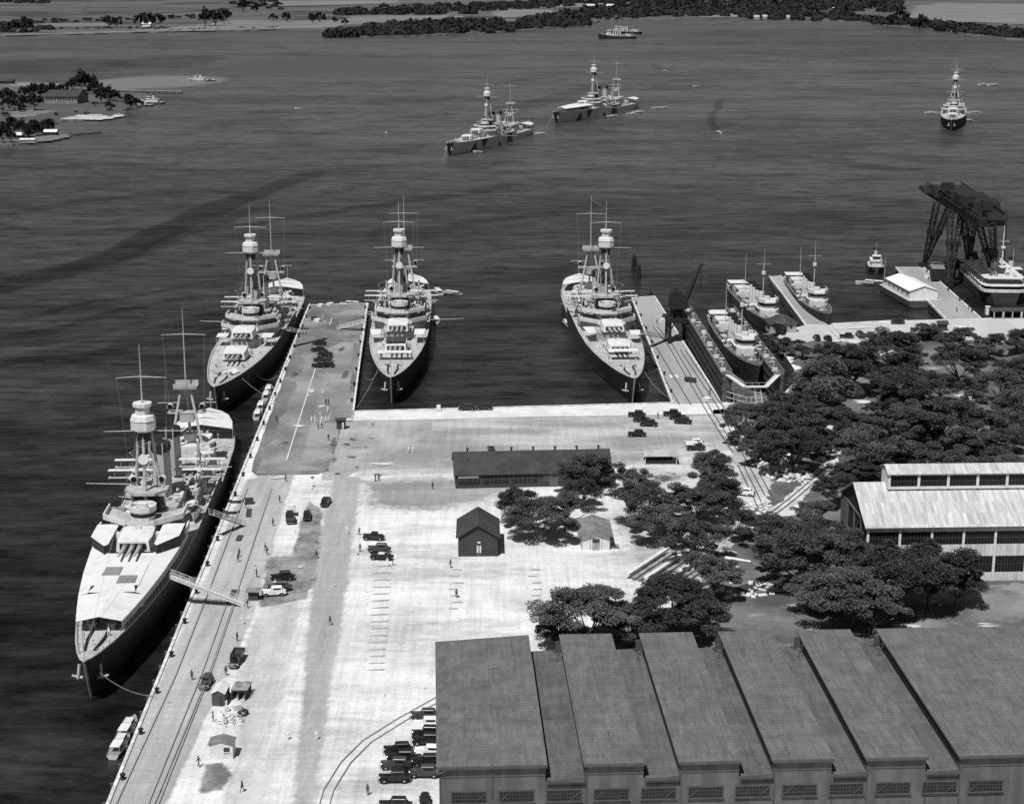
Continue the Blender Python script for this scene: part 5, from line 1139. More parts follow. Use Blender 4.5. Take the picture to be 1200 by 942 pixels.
# dockside hut with annex
dh, w_, ro = gable('dockside_hut', 'small grey gabled hut by the end of the dry dock', 'hut', 862, 500, 4.6, 5.2, 6.2, 7.0, R(8), 'roof_light', 'roof_light', along='y', over=.2)
panel('window', 'wall_dark', w_, (1.4, -.04, 1.8), (.7, .08, .6))
p = G(876, 492, LAND); an = thing('lean_to', 'low brown flat-roofed lean-to beside the dockside hut', 'shed', (p.x, p.y, LAND), R(4)); 
q = MB(); q.slab([(-.2, -.3, 2.9), (11, -.3, 2.9), (11, 5.4, 3.5), (-.2, 5.4, 3.5)], .2); q.build('roof', 'rusty', an); q = MB(); q.box((5.4, -.35, 2.7), (11.4, .2, .5)); q.build('fascia', 'wall_white', an)
q = MB(); q.prism([(0, 4.9), (10.8, 4.9), (10.8, 5.2), (0, 5.2)], 0, 2.9); q.prism([(0, .1), (.2, .1), (.2, 5), (0, 5)], 0, 2.6); q.prism([(10.6, .1), (10.8, .1), (10.8, 5), (10.6, 5)], 0, 2.6); q.build('wall', 'wall_dark', an)
for xx in (3.4, 7): q = MB(); q.box((xx, .1, 1.3), (.16, .16, 2.6)); q.build('post', 'timber_pale', an)
# hut at the root of the narrow pier: light walls, dark hipped roof
p = G(902, 390, LAND); ph = thing('pier_office', 'light-walled office with dark hipped roof at the root of the narrow pier', 'office', (p.x, p.y, LAND), R(4))
q = MB(); q.prism([(0, 0), (9.6, 0), (9.6, 7), (0, 7)], -.3, 3.3); w_ = q.build('wall', 'roof_light', ph)
q = MB(); a_, b1, c1, d1, e, f = (-.6, -.6, 3.2), (10.2, -.6, 3.2), (10.2, 7.6, 3.2), (-.6, 7.6, 3.2), (3.2, 3.5, 5.8), (6.4, 3.5, 5.8)
q.add([a_, b1, c1, d1, e, f], [(0, 1, 5, 4), (1, 2, 5), (2, 3, 4, 5), (3, 0, 4), (0, 3, 2, 1)]); fixn(q.build('roof', 'roof_dark', ph))
for xx in (1.6, 4.0, 7.6): panel('window', 'wall_dark', w_, (xx, -.04, 2.0), (.9, .1, 1.1))
panel('door', 'wall_dark', w_, (5.7, -.04, 1.2), (.9, .1, 2.0))
# dark tarpaulin mound and shed near the shore road
p = G(1090, 396, LAND); q = MB(); q.lathe((0, 0, 0), [(6.5, 0), (5.2, 1.4), (2.6, 2.6), (.4, 3.0)], 14, sy=.6); o = q.build('coal_heap', 'darkmetal'); o.location = p; tag(o, 'dark rounded heap at the north edge of the grove', 'heap')
p = G(1101, 387, LAND); st_, w_, ro = gable('store_shed', 'tiny dark shed on the shore road near the round tree', 'shed', 1101, 388, 2.8, 3, 5.2, 5.9, R(5), 'roof_dark', 'wall_dark')
# far buildings
def farhouse(px, py, Wd, Dp, ze, zr, rm, wm, label, base=1.4, yaw=0, along='x', windows=0, name='house', cat='house'):
    r, w_, ro = gable(name, label, cat, px, py, Wd, Dp, base+ze, base+zr, yaw, rm, wm, base=base, along=along, over=.8)
    for i in range(windows): panel('window', 'interior', w_, ((i+.5)*Wd/windows, -.06, ze*.62), (Wd/windows*.5, .15, ze*.28))
    return r
farhouse(53, 121.5, 31, 30, 6.5, 11.5, 'roof_dark', 'roof_grey', 'large two-storey building with dark roof among islet trees', windows=11, yaw=R(-6), name='islet_mansion', cat='building')
farhouse(52, 158.5, 9, 6, 2.6, 4, 'roof_pale', 'wall_dark', 'boathouse with white roof at the tip of the lower islet shore'); farhouse(43, 155, 6, 5, 3, 4.3, 'roof_grey', 'wall_dark', 'grey boathouse behind the white-roofed one on the islet')
farhouse(16, 162, 7, 5, 2.6, 4, 'roof_pale', 'wall_dark', 'small pale-roofed hut at the left end of the lower islet shore'); farhouse(24, 165.5, 10, 4, 1.2, 1.8, 'roof_pale', 'wall_white', 'low white shed at the waterline of the lower islet shore')
farhouse(0, 98.5, 14, 8, 3, 5, 'roof_dark', 'wall_dark', 'dark low building at the photo left edge on the islet')
farhouse(166, 31.5, 18, 12, 5, 8, 'roof_pale', 'wall_white', 'single white house among trees on the far left shore', base=1.6)
farhouse(184, 31.8, 6, 6, 3, 5, 'roof_grey', 'roof_light', 'small grey outhouse beside the far white house', base=1.6)
for i, (x, y, w1) in enumerate(((688, 9.5, 22), (700, 9, 18), (711, 9.5, 20))): farhouse(x, y, w1, 14, 6, 10, 'roof_pale', 'wall_white', ('left', 'middle', 'right')[i]+' of three white buildings in a row amid the far woods', base=1.6, name='white_building', cat='building')
for i, (x, y, w1, l) in enumerate(((818, 5, 16, 'tiny far house highest up in the woods'), (846, 8.5, 22, 'far pale house in a woodland clearing'), (875, 8.8, 12, 'far small house right of the clearing house'), (884, 23, 14, 'far white house by the water of the loch head'), (894, 22.5, 12, 'far white house just right of the waterside one'), (976, 13, 20, 'far pale house deep in the right woods'), (922, 23, 8, 'tiny far hut on the shore spit'))): farhouse(x, y, w1*.8, 12, 5, 9, 'roof_light', 'roof_light', l, base=1.6)
# trestle jetty
a, b_ = G(118, 105, 3), G(213, 107, 3); jt = thing('trestle_jetty', 'long low timber trestle jetty running out from the islet', 'jetty'); d = (b_-a); n = Vector((-d.y, d.x, 0)).normalized()*2
q = MB(); q.slab([a-n, b_-n, b_+n, a+n], .5); q.build('jetty_deck', 'timber', jt); q = MB()
for i in range(32):
    p = a+d*(i/31)
    for s_ in (-1, 1): q.tube((p.x+n.x*s_, p.y+n.y*s_, -2), (p.x+n.x*s_, p.y+n.y*s_, 2.6), .35, n=5)
q.build('jetty_piles', 'wall_dark', jt)
for (p1, p2, l) in (((824, 30), (862, 24.5), 'thin pale jetty on the far right shore'), ((85, 157.5), (118, 154.5), 'low dark breakwater off the lower islet')):
    a, b_ = G(*p1, 1), G(*p2, 1); d = b_-a; n = Vector((-d.y, d.x, 0)).normalized()*1.5; q = MB(); q.slab([a-n, b_-n, b_+n, a+n], .5)
    for i in range(8): p = a+d*(i/7); q.tube((p.x, p.y, -2), (p.x, p.y, .9), .4, n=5)
    tag(fixn(q.build('jetty', 'timber' if 'pale' in l else 'wall_dark')), l, 'jetty')

# ================= CRANES =================
# portal crane on the pier
p = G(794, 402, LAND); pc = thing('portal_crane', 'black travelling portal crane with raised jib on the crane pier', 'crane', (p.x, p.y+3, LAND), R(6))
q = MB()
for sx in (-1, 1):
    for sy in (-1, 1): q.box((sx*3.1, sy*3, 3.6), (.95, .95, 7.0)); q.box((sx*3.1, sy*3, .35), (1.3, 2.2, .7))
    q.box((sx*3.1, 0, 6.4), (.8, 7, 1.2)); q.tube((sx*3.1, -3, 3), (sx*3.1, 0, 6), .2, n=5); q.tube((sx*3.1, 3, 3), (sx*3.1, 0, 6), .2, n=5)
q.box((0, 0, 7.7), (7.4, 7.4, 1.2)); 
for sy in (-1, 1): q.tube((-3, sy*3.2, 4.6), (-1.6, sy*3.2, 7), .25, n=5); q.tube((3, sy*3.2, 4.6), (1.6, sy*3.2, 7), .25, n=5)
q.build('portal', 'black', pc)
q = MB(); q.lathe((0, 0, 8.3), [(2.0, 0), (1.7, 3.0)], 10)
for a4 in range(4): q.tube((2.1*(1 if a4 % 2 else -1), 2.1*(1 if a4 > 1 else -1), 8.3), (1.6*(1 if a4 % 2 else -1), 1.6*(1 if a4 > 1 else -1), 12), .3, n=5)
q.build('slewing_tower', 'black', pc)
q = MB(); q.box((0, 0, 14.2), (5.4, 6.4, 4.6), top=.9); q.box((-.6, 0, 16.9), (3, 4, 1.2)); q.tube((-.8, -1, 17), (-.8, -1, 18.6), .35, n=8); q.box((2.4, -2.6, 14), (1.2, 1.4, 2.2)); cb = q.build('machinery_house', 'black', pc)
q = MB(); tip = Vector((9.2, 6, 25.5))
for s_ in (-1, 1):
    for dz in (0, 1.4):
        q.tube((2.3, s_*1.5, 12.4+dz*1.3), tip+Vector((0, s_*.5, dz*.3)), .3, .2, 5)
for i in range(9):
    t0, t1 = i/9, (i+1)/9
    for s_ in (-1, 1): q.tube(Vector((2.3, s_*1.2, 12.4)).lerp(tip, t0), Vector((2.3, s_*1.2, 13.8)).lerp(tip, t1), .16, n=4); q.tube(Vector((2.3, s_*1.2, 13.1)).lerp(tip, t0), Vector((2.3, -s_*1.2, 13.1)).lerp(tip, t1), .16, n=4)
q.tube(tip-Vector((.5, 0, .3)), tip+Vector((.6, 0, .3)), .6, n=8); q.build('jib', 'black', pc)
q = MB(); q.tube((-1, 0, 17.6), tip, .07, n=4); q.tube(tip, tip-Vector((0, 0, 7)), .06, n=4); q.box(tip-Vector((0, 0, 7.3)), (.5, .5, .8)); q.build('hoist_cable', 'black', pc)

# coaling gantry on four latticed legs
cg = thing('coaling_gantry', 'giant black coaling gantry on splayed lattice legs at upper right', 'gantry crane')
def lattice(q, a, b_, wa, wb, seg=9, r=.26):
    a, b_ = Vector(a), Vector(b_); d = (b_-a).normalized(); u = d.cross(Vector((0, 1, 0))).normalized(); v = d.cross(u).normalized(); C4 = [(-1, -1), (1, -1), (1, 1), (-1, 1)]
    def pt(i, t): w_ = (wa+(wb-wa)*t)/2; return a.lerp(b_, t)+u*C4[i][0]*w_+v*C4[i][1]*w_
    for i in range(4):
        q.tube(pt(i, 0), pt(i, 1), r, n=4)
        for k in range(seg):
            q.tube(pt(i, k/seg), pt((i+1) % 4, (k+1)/seg), r*.6, n=3); q.tube(pt(i, (k+1)/seg), pt((i+1) % 4, (k+1)/seg), r*.6, n=3)
legs = [((179.5, 735), ((183.5, 728), (192, 745))), ((178.5, 692), ((186, 712), (191, 708))), ((198.5, 735), ((188, 704), (193, 716))), ((203, 690), ((185, 668), (193, 672)))]
legs = [((1082, 312), ((1098, 238), (1114, 240), 31)), ((1112, 332), ((1114, 246), (1128, 248), 31)), ((1135, 313), ((1129, 250), (1141, 256), 31)), ((1166, 330), ((1147, 262), (1163, 265), 31))]
for ft, (t1, t2, zt) in legs:
    f = G(*ft, LAND+.3); q = MB()
    for tp in (t1, t2): lattice(q, f, G(*tp, zt), 1.0, 2.3)
    m1 = f.lerp(G(*t1, zt), .55); m2 = f.lerp(G(*t2, zt), .55); q.box((m1+m2)/2, ((m2-m1).length+2.6, 2.4, 2.0), rz=math.atan2((m2-m1).y, (m2-m1).x)); q.box(f+Vector((0, 0, .3)), (3, 3.6, 2.4)); q.build('lattice_leg', 'black', cg)
def gpoly(pts, z): return [G2(x, y, z) for x, y in pts]
q = MB(); base = gpoly([(1084, 225), (1128, 229), (1178, 262), (1146, 264), (1112, 243)], 31); q.prism(base, 30.2, 33.2); q.build('girder_deck', 'black', cg)
q = MB()
def gbox(px, py, z, w_, l, h, rz=-.1, top=.95): p = G(px, py, z); q.box((p.x, p.y, z+h/2), (w_, l, h), rz, top=top)
gbox(1097, 224, 33, 13, 16, 1.6); gbox(1114, 228, 33, 16, 18, 3.0); gbox(1110, 224, 35.5, 5, 4, 3.6); gbox(1124, 232, 33, 10, 16, 3.2); gbox(1138, 240, 33, 12, 16, 4.4); gbox(1134, 238, 36, 5, 6, 3); gbox(1152, 246, 33, 11, 16, 4.0); gbox(1156, 244, 36.5, 4, 5, 3.2); gbox(1166, 255, 33, 8, 14, 2.0)
q.build('machinery_house', 'black', cg)
for (a, b_) in (((1086, 222), (1150, 262)), ((1126, 222), (1176, 258))):
    q = MB()
    for k in range(16):
        p1 = G(a[0]+(b_[0]-a[0])*k/16, a[1]+(b_[1]-a[1])*k/16, 33); p2 = G(a[0]+(b_[0]-a[0])*(k+1)/16, a[1]+(b_[1]-a[1])*(k+1)/16, 33)
        q.tube(p1, p2+Vector((0, 0, 3.2)), .25, n=4); q.tube(p1+Vector((0, 0, 3.2)), p2+Vector((0, 0, 3.2)), .25, n=4); q.tube(p1, p1+Vector((0, 0, 3.2)), .22, n=4)
    q.build('truss', 'black', cg)
q = MB()
for (px, py, pz) in ((1104, 241, 31), (1134, 258, 31)):
    p = G(px, py, pz); q.tube(p, p-Vector((0, 0, 9)), .08, n=4)
q.build('hoist_cable', 'black', cg)
# coaling pier behind the barracks ship, and dark hopper wagon on the pier
q = MB(); a = G(1125, 318, 2.2); q.box((a.x+14, a.y+16, .9), (44, 12, 3), rz=-.05); o = q.build('coaling_wharf', 'quay_wall'); tag(o, 'dark low wharf under the coaling gantry legs', 'wharf')
p = G(1099, 330, LAND); hw = thing('coal_hopper', 'dark box-shaped hopper with grey lid on the pier beside the gantry leg', 'hopper', (p.x, p.y, LAND), R(-8))
q = MB(); q.box((0, 4, 3.0), (5.2, 10, 4.6)); q.build('bin', 'black', hw); q = MB(); q.slab([(-2.7, -1.1, 5.5), (2.7, -1.1, 5.5), (2.7, 9.1, 5.5), (-2.7, 9.1, 5.5)], .14); q.build('lid', 'roof_grey', hw)
for sx in (-2.2, 2.2):
    for sy in (0, 8): q = MB(); q.box((sx, sy, .35), (.4, .4, .8)); q.build('leg', 'black', hw)
for i, (x, y, w1, h1) in enumerate(((1149, 310, 16, 6), (1118, 312, 8, 3.5), (1128, 322, 10, 3))):
    p = G(x, y, 2.4); q = MB(); q.lathe((p.x, p.y, 2.0), [(w1/2, 0), (w1/2*.8, h1*.6), (w1*.2, h1)], 12, sy=.7); tag(q.build('coal_heap', 'black'), ('tall black coal heap right of the gantry middle legs', 'low black coal heap behind the hopper', 'black coal heap just left of the barracks ship')[i], 'heap')
# ================= VESSELS, VEHICLES, PEOPLE, YARD GOODS =================
# barracks ship beside the pier
a = G(1152, 357, 0); brz = R(-4); bs = thing('barracks_ship', 'broad old station ship with pale upper decks, one funnel and tall mast at right edge', 'ship', (a.x+8.6, a.y, 0), brz)
ST = [(0, 5.5, 4.2, 4.6), (2.5, 7.6, 6.5, 4.5), (8, 8.7, 8.4, 4.4), (40, 8.8, 8.8, 4.4), (58, 7.4, 6.2, 4.6), (66, 4.5, 2.8, 5.0), (71, .6, .2, 5.4)]
fixn(hull_loft(ST).build('hull', 'navy_hull', bs)); deck_strip(ST, .1).build('deck', 'navy_deck', bs)
q = MB(); q.prism([(-8.0, 1.8), (-8.8, 5), (-8.8, 50), (8.8, 50), (8.8, 5), (8.0, 1.8), (5, .4), (-5, .4)], 7.0, 7.3); q.build('boat_deck', 'turret_grey', bs)
q = MB(); q.prism([(-8.2, 1.2), (-9.0, 4.8), (-9.0, 8), (-8.6, 8), (-8.6, 5), (-7.9, 1.6), (-5, .4), (5, .4), (7.9, 1.6), (8.6, 5), (8.6, 8), (9, 8), (9, 4.8), (8.2, 1.2), (5.2, -.2), (-5.2, -.2)], 4.7, 5.9); q.build('stern_bulwark', 'turret_grey', bs)
q = MB(); q.prism([(-7.0, 6), (-7, 48), (7, 48), (7, 6)], 4.4, 7.0); hs = q.build('deckhouse', 'interior', bs)
for i in range(13):
    for s_ in (-1, 1): q = MB(); q.box((s_*8.6, 6+i*3.5, 5.7), (.3, .35, 2.7)); q.build('deck_post', 'boat_white', bs)
q = MB()
for s_ in (-1, 1): q.slab([(s_*8.75, 8, 5.4), (s_*8.75, 50, 5.4), (s_*8.6, 50, 5.4), (s_*8.6, 8, 5.4)], .9)
q.build('bulwark', 'turret_grey', bs)
q = MB(); q.prism([(-6.6, 3), (-8.2, 6.5), (-8.2, 47), (8.2, 47), (8.2, 6.5), (6.6, 3)], 9.5, 9.7); q.build('awning_deck', 'turret_grey', bs)
for i in range(10):
    for s_ in (-1, 1): q = MB(); q.box((s_*8.0, 6.8+i*4.4, 8.4), (.16, .16, 2.4)); q.build('awning_post', 'boat_white', bs)
q = MB(); q.prism([(-5, 8), (-5, 44), (5, 44), (5, 8)], 7.3, 9.4); q.build('upper_house', 'roof_light', bs)
q = MB(); q.lathe((-.8, 21, 9.4), [(1.25, 0), (1.15, 5.6)], 12); fu = q.build('funnel', 'boat_white', bs); q = MB(); q.lathe((-.8, 21, 15), [(1.3, 0), (1.2, .9)], 12); q.build('funnel_cap', 'black', fu)
q = MB(); q.tube((4.4, 31, 9), (4.4, 31, 24), .38, .2, 7); q.tube((4.4, 31, 24), (4.4, 31, 29), .14, .07, 5); q.tube((2, 31, 20), (6.8, 31, 20), .1, n=5); q.box((4.4, 31, 17.6), (1.7, 1.2, .9)); q.build('mast', 'boat_white', bs)
rn = random.Random(4)
for i in range(26): o = sub(rn.choice((VENT, LOCK, RAFT)), bs, (rn.uniform(-7, 7), rn.uniform(8, 46), 9.7), rn.random()*6)
q = MB(); 
for i in range(12):
    q.tube((-6.6+i*1.2, 3.2, 9.7), (-6.6+i*1.2, 3.2, 10.8), .05, n=4)
q.tube((-6.6, 3.2, 10.7), (6.6, 3.2, 10.7), .06, n=4); q.build('railing', 'mast', bs)
# dark shelter on the shore in front of it
p = G(1163, 374, LAND); sh = thing('open_shelter', 'long low dark shelter with pale posts at the stern of the station ship', 'shelter', (p.x, p.y, LAND), R(2))
q = MB(); q.slab([(-.3, 0, 3.0), (22, 0, 3.0), (22, 4.6, 3.4), (-.3, 4.6, 3.4)], .25); q.build('roof', 'wall_dark', sh); q = MB(); q.box((11, 4.4, 1.5), (22, .2, 3)); q.build('back_wall', 'interior', sh)
for i in range(7): q = MB(); q.box((.6+i*3.4, .2, 1.4), (.8 if i % 2 else .4, .3, 2.8)); q.build('post', 'roof_light', sh)
p = G(1157, 369, LAND); q = MB(); q.box((0, 0, 1.6), (1.5, 1.5, 3.0)); q.box((0, 0, 3.15), (1.7, 1.7, .15)); o = q.build('white_booth', 'wall_white'); o.location = p; tag(o, 'narrow white booth at the corner of the long shelter', 'booth')
# tugs
def tug_proto():
    r = bpy.data.objects.new('tugboat', None); COL.objects.link(r); r['label'] = 'x'; r['category'] = 'tugboat'
    st = [(-13, 2.2, 1.4, 1.8), (-11, 3.2, 2.6, 1.7), (-4, 3.7, 3.5, 1.7), (4, 3.6, 3.2, 2.1), (9, 2.6, 1.7, 2.7), (12, 1.1, .4, 3.2), (13, .2, 0, 3.4)]
    fixn(hull_loft(st, -1.2).build('hull', 'boat_dark', r)); deck_strip(st, .1).build('deck', 'navy_deck', r)
    q = MB(); q.box((0, -1, 3.2), (4.4, 11, 2.6)); dh_ = q.build('deckhouse', 'boat_white', r); q = MB(); q.box((0, 3, 5.7), (3.4, 3.6, 2.4), top=.95); q.box((0, 3, 6.95), (4.0, 4.2, .14)); w_ = q.build('wheelhouse', 'boat_white', dh_)
    q = MB(); q.box((0, 3, 6.0), (3.42, 3.64, .7)); q.build('window', 'glass', w_)
    q = MB(); q.box((0, -1, 4.56), (5.2, 12, .12)); q.build('boat_deck', 'turret_grey', r)
    q = MB(); q.lathe((0, -2, 4.6), [(.95, 0), (.85, 4.2)], 12); f = q.build('funnel', 'boat_white', r); q = MB(); q.lathe((0, -2, 8.8), [(.98, 0), (.9, .9)], 12); q.build('funnel_cap', 'black', f)
    q = MB(); q.tube((0, 0, 4.6), (0, 0, 12.5), .14, .07, 5); q.build('mast', 'mast', r)
    q = MB()
    for s_ in (-1, 1):
        for y in (-9, -5, -1, 3, 7): q.lathe((s_*3.75, y, .8), [(.3, 0), (.45, .25), (.3, .6)], 8)
    q.build('fender', 'black', r); sub(WHALE, r, (1.8, -5, 4.7), 0, 'dinghy') if False else None
    return r
TUG = tug_proto()
def at(proto, px, py, rzdeg, label, group=None, z=0, **k): p = G(px, py, z); return dup(proto, (p.x, p.y, z), R(rzdeg), label, group, **k)
at(TUG, 1026, 316, 172, 'small tug with white deckhouse moored left of the white barge', scale=.95)
t2 = at(TUG, 1185, 338, 178, 'tall white tug behind the station ship at the right edge', scale=1.3)
at(BIGL, 1021, 333.5, 72, 'long pale motor launch lying broadside in front of the small tug')
# cargo mast behind
p = G(1186, 335, 0); q = MB(); q.tube((p.x, p.y+14, 2), (p.x, p.y+14, 27), .35, .15, 6); q.tube((p.x-2, p.y+14, 16), (p.x+2, p.y+14, 16), .15, n=5); q.box((p.x, p.y+14, 1), (4, 6, 2)); tag(q.build('signal_mast', 'black'), 'thin black mast rising behind the tall white tug', 'mast')
# white covered barge
a = G(1071, 360, 0); bg_ = thing('covered_barge', 'dark barge carrying a white gabled shed beside the short pier', 'barge', (a.x, a.y, 0), R(7))
st = [(-1, 6.6, 6.2, 2.6), (0, 7, 6.8, 2.6), (34, 7, 6.8, 2.6), (35.5, 6.4, 6, 2.6)]
fixn(hull_loft([(y, b_, c, d) for y, b_, c, d in st], -1).build('hull', 'boat_dark', bg_)).location.x = 4.6; o = deck_strip(st, .0).build('deck', 'navy_deck', bg_); o.location.x = 4.6
q = MB(); q.prism([(-1.2, 2), (10, 2), (10, 30), (-1.2, 30)], 2.6, 6.0); q.add([(-1.2, 2, 6), (10, 2, 6), (4.4, 2, 7.8), (-1.2, 30, 6), (10, 30, 6), (4.4, 30, 7.8)], [(0, 1, 2), (5, 4, 3), (0, 2, 5, 3), (2, 1, 4, 5)]); w_ = fixn(q.build('shed_wall', 'painted_white', bg_))
q = MB(); q.slab([(-1.6, 1.6, 6.0), (4.4, 1.6, 7.95), (4.4, 30.4, 7.95), (-1.6, 30.4, 6.0)], .12); q.slab([(4.4, 1.6, 7.95), (10.4, 1.6, 6.0), (10.4, 30.4, 6.0), (4.4, 30.4, 7.95)], .12); fixn(q.build('shed_roof', 'painted_white', bg_))
for i in range(5): q = MB(); q.box((-1.25, 5+i*5.2, 4.4), (.1, 1.6, 1.2)); q.build('window', 'roof_grey', w_)
q = MB(); q.tube((-1.6, 31, 2.6), (-1.6, 31, 14), .12, .07, 5); q.build('mast', 'mast', bg_)
# far craft
at(TUG, 233, 95, 75, 'white ferry-like boat lying off the end of the trestle jetty', scale=(1.3, 1.1, .8), swap={'boat_dark': 'boat_white'})
at(BIGL, 247, 95.5, 80, 'dark lighter just right of the boat off the jetty', swap={'boat_white': 'boat_dark'})
at(TUG, 178, 121.5, 78, 'small workboat moored at the east tip of the islet', scale=(1, 1, .9)); at(TUG, 165, 124.5, 82, 'workboat with masts moored on the islet south side, left of the tip boat', scale=(1, .9, .8)); at(BIGL, 140, 136.5, 85, 'white launch beached at the islet sand spit')
for (x, y, r_, l, pr, sc) in ((350, 127.5, 85, 'lone small boat in open water right of the islet', WHALE, 1.2), (842, 156, 15, 'small white boat with curling dark wake in mid loch', BIGL, 1), (779, 84, 40, 'tiny white boat with wake in the upper middle loch', BIGL, 1), (816, 101.5, 80, 'tiny dark boat right of the camouflaged pair', WHALE, 1.2),
    (1153, 100, 85, 'left of two pale boats side by side at far right', BIGL, 1.3), (1164, 100.5, 88, 'right of two pale boats side by side at far right', BIGL, 1.3), (1090, 133, 60, 'white boat off the port side of the distant cruiser', BIGL, 1), (1142, 133, 70, 'dark boat lying at the boom of the distant cruiser', BIGL, 1.2), (1135, 142, 50, 'white launch close by the distant cruiser bow', BIGL, 1),
    (632, 158, 70, 'launch under the stern of the left anchored cruiser', BIGL, 1.1), (560, 178.5, 70, 'small white boat alongside the bow of the left anchored cruiser', WHALE, 1.2), (748, 132.5, 65, 'launch alongside the stern of the right anchored cruiser', BIGL, 1.2), (740, 134.5, 60, 'second launch alongside the right anchored cruiser', BIGL, 1), (718, 137, 65, 'boat under the davits amidships of the right anchored cruiser', BIGL, 1), (770, 127.5, 70, 'nearer boat astern of the right anchored cruiser', BIGL, 1), (778, 127, 75, 'farther boat astern of the right anchored cruiser', BIGL, 1), (452, 156, 10, 'tiny boat in open water left of the anchored pair', WHALE, 1),
    (528, 345, 60, 'small grey boat off the starboard quarter of the middle basin cruiser', BIGL, .8), (513, 343, 15, 'launch at the boom of the middle basin cruiser', BIGL, .9), (664, 380, 10, 'boat alongside port side of the crane pier cruiser', BIGL, .8), (511, 376, 5, 'boat hanging close to starboard side of middle basin cruiser', BIGL, .8),
    (141, 876, -4, 'nearest of the white launches tied below the long quay', LAUNCH, 1), (150, 857, -4, 'white launch tied just ahead of the nearest launch', LAUNCH, 1), (302, 488, 2, 'white launch at the quay behind the nearest cruiser stern', LAUNCH, 1), (306, 478, 2, 'second white launch in the row behind the nearest cruiser', LAUNCH, 1), (312, 466, 2, 'white launch under the bow of the second quay cruiser', LAUNCH, 1), (315, 459, 2, 'farthest white launch in the row along the long quay', LAUNCH, 1), (411, 358.5, 80, 'white boat at the outer end of the wide pier', LAUNCH, 1)):
    at(pr, x, y, r_, l, 'small boats and launches', scale=sc*(.8 if y < 200 else 1))
# dolphins (pile clusters)
for (x, y, l) in ((743, 315, 'left pile cluster standing in the water beyond the crane pier'), (748, 327, 'right pile cluster standing in the water beyond the crane pier')):
    p = G(x, y, 0); q = MB()
    for i in range(7): a4 = i*6.28/6; rr = 0 if i == 6 else 1.0; q.tube((p.x+rr*math.cos(a4)*1.1, p.y+rr*math.sin(a4)*1.1, -2), (p.x+rr*math.cos(a4)*.7, p.y+rr*math.sin(a4)*.7, 5.5+.4*(i % 3)), .32, .26, 7)
    q.lathe((p.x, p.y, 4.2), [(1.1, 0), (1.1, .35)], 10); tag(q.build('mooring_dolphin', 'darkmetal'), l, 'mooring post', 'mooring dolphins')
p = G(762, 346, LAND); q = MB(); q.lathe((p.x, p.y, LAND), [(1.0, 0), (.8, 1.2), (.25, 1.6), (.2, 3.2)], 8); tag(q.build('pier_beacon', 'black'), 'small black beacon at the outer corner of the crane pier', 'beacon')

# gangways
def gangway(a, za, b_, zb, label, w_=1.5, stand=True):
    A, B = G(*a, za), G(*b_, zb); r = thing('gangway', label, 'gangway', (B.x, B.y, B.z)); d = A-B; L = d.length; d.normalize(); n = Vector((-d.y, d.x, 0)).normalized(); q = MB()
    q.slab([-n*w_/2, d*L-n*w_/2, d*L+n*w_/2, n*w_/2], .25); q.build('walkway', 'timber_pale', r)
    for s_ in (-1, 1):
        q = MB(); k = int(L/1.8)
        for i in range(k+1): p = d*(L*i/k)+n*s_*w_/2; q.tube(p, p+Vector((0, 0, 1.15)), .07, n=4)
        for h in (1.1, .55): q.tube(n*s_*w_/2+Vector((0, 0, h)), d*L+n*s_*w_/2+Vector((0, 0, h)), .07, n=4)
        for i in range(k): q.tube(d*(L*i/k)+n*s_*w_/2, d*(L*(i+1)/k)+n*s_*w_/2+Vector((0, 0, 1.1)), .04, n=3)
        q.build('handrail', 'boat_white', r)
gangway((200, 675), 9.0, (286, 708), LAND+.15, 'long white gangway from the foredeck of the nearest cruiser down to the quay', 2.0)
gangway((248, 602), 8.6, (285, 615), LAND+.15, 'shorter gangway amidships of the nearest cruiser')
gangway((338, 387), 8.8, (384, 396), LAND+.15, 'gangway from the second quay cruiser to the wide pier', 1.8)
gangway((428, 377), 6.0, (396, 385), LAND+.15, 'gangway from the middle basin cruiser to the wide pier', 1.8)
gangway((752, 391), 8.6, (784, 397), LAND+.15, 'gangway from the crane pier cruiser across to the pier', 1.7)
# mooring lines
def rope(a, za, b_, zb, sag, label, r=.09):
    A, B = G(*a, za), G(*b_, zb); P = [A.lerp(B, t/12)-Vector((0, 0, sag*4*(t/12)*(1-t/12))) for t in range(13)]; q = MB(); q.line(P, r, 4); tag(q.build('mooring_line', 'rope'), label, 'rope')
rope((117, 788), 8, (183, 815), LAND+.5, 1.2, 'mooring line from the nearest cruiser bow to the quay'); rope((278, 437), 8.5, (309, 462), LAND+.5, .6, 'mooring line from the second cruiser bow, taut one'); rope((290, 425), 8.5, (325, 440), LAND+.5, 3.2, 'slack mooring line on the second cruiser bow')
rope((445, 428), 8, (418, 478), LAND+.5, .8, 'mooring line from the middle basin cruiser to the pier corner'); rope((447, 422), 8, (427, 440), LAND+.5, 3.5, 'slack mooring line from the middle basin cruiser')
rope((752, 430), 8, (785, 466), LAND+.5, 1.5, 'mooring line from the crane pier cruiser to the basin corner'); rope((752, 422), 8, (772, 430), LAND+.5, 2.5, 'slack mooring line from the crane pier cruiser'); rope((524, 172), 8, (519, 190), 0, .3, 'anchor chain of the left anchored cruiser', .2); rope((648, 137), 8, (640, 150), 0, .3, 'anchor chain of the right anchored cruiser', .2)

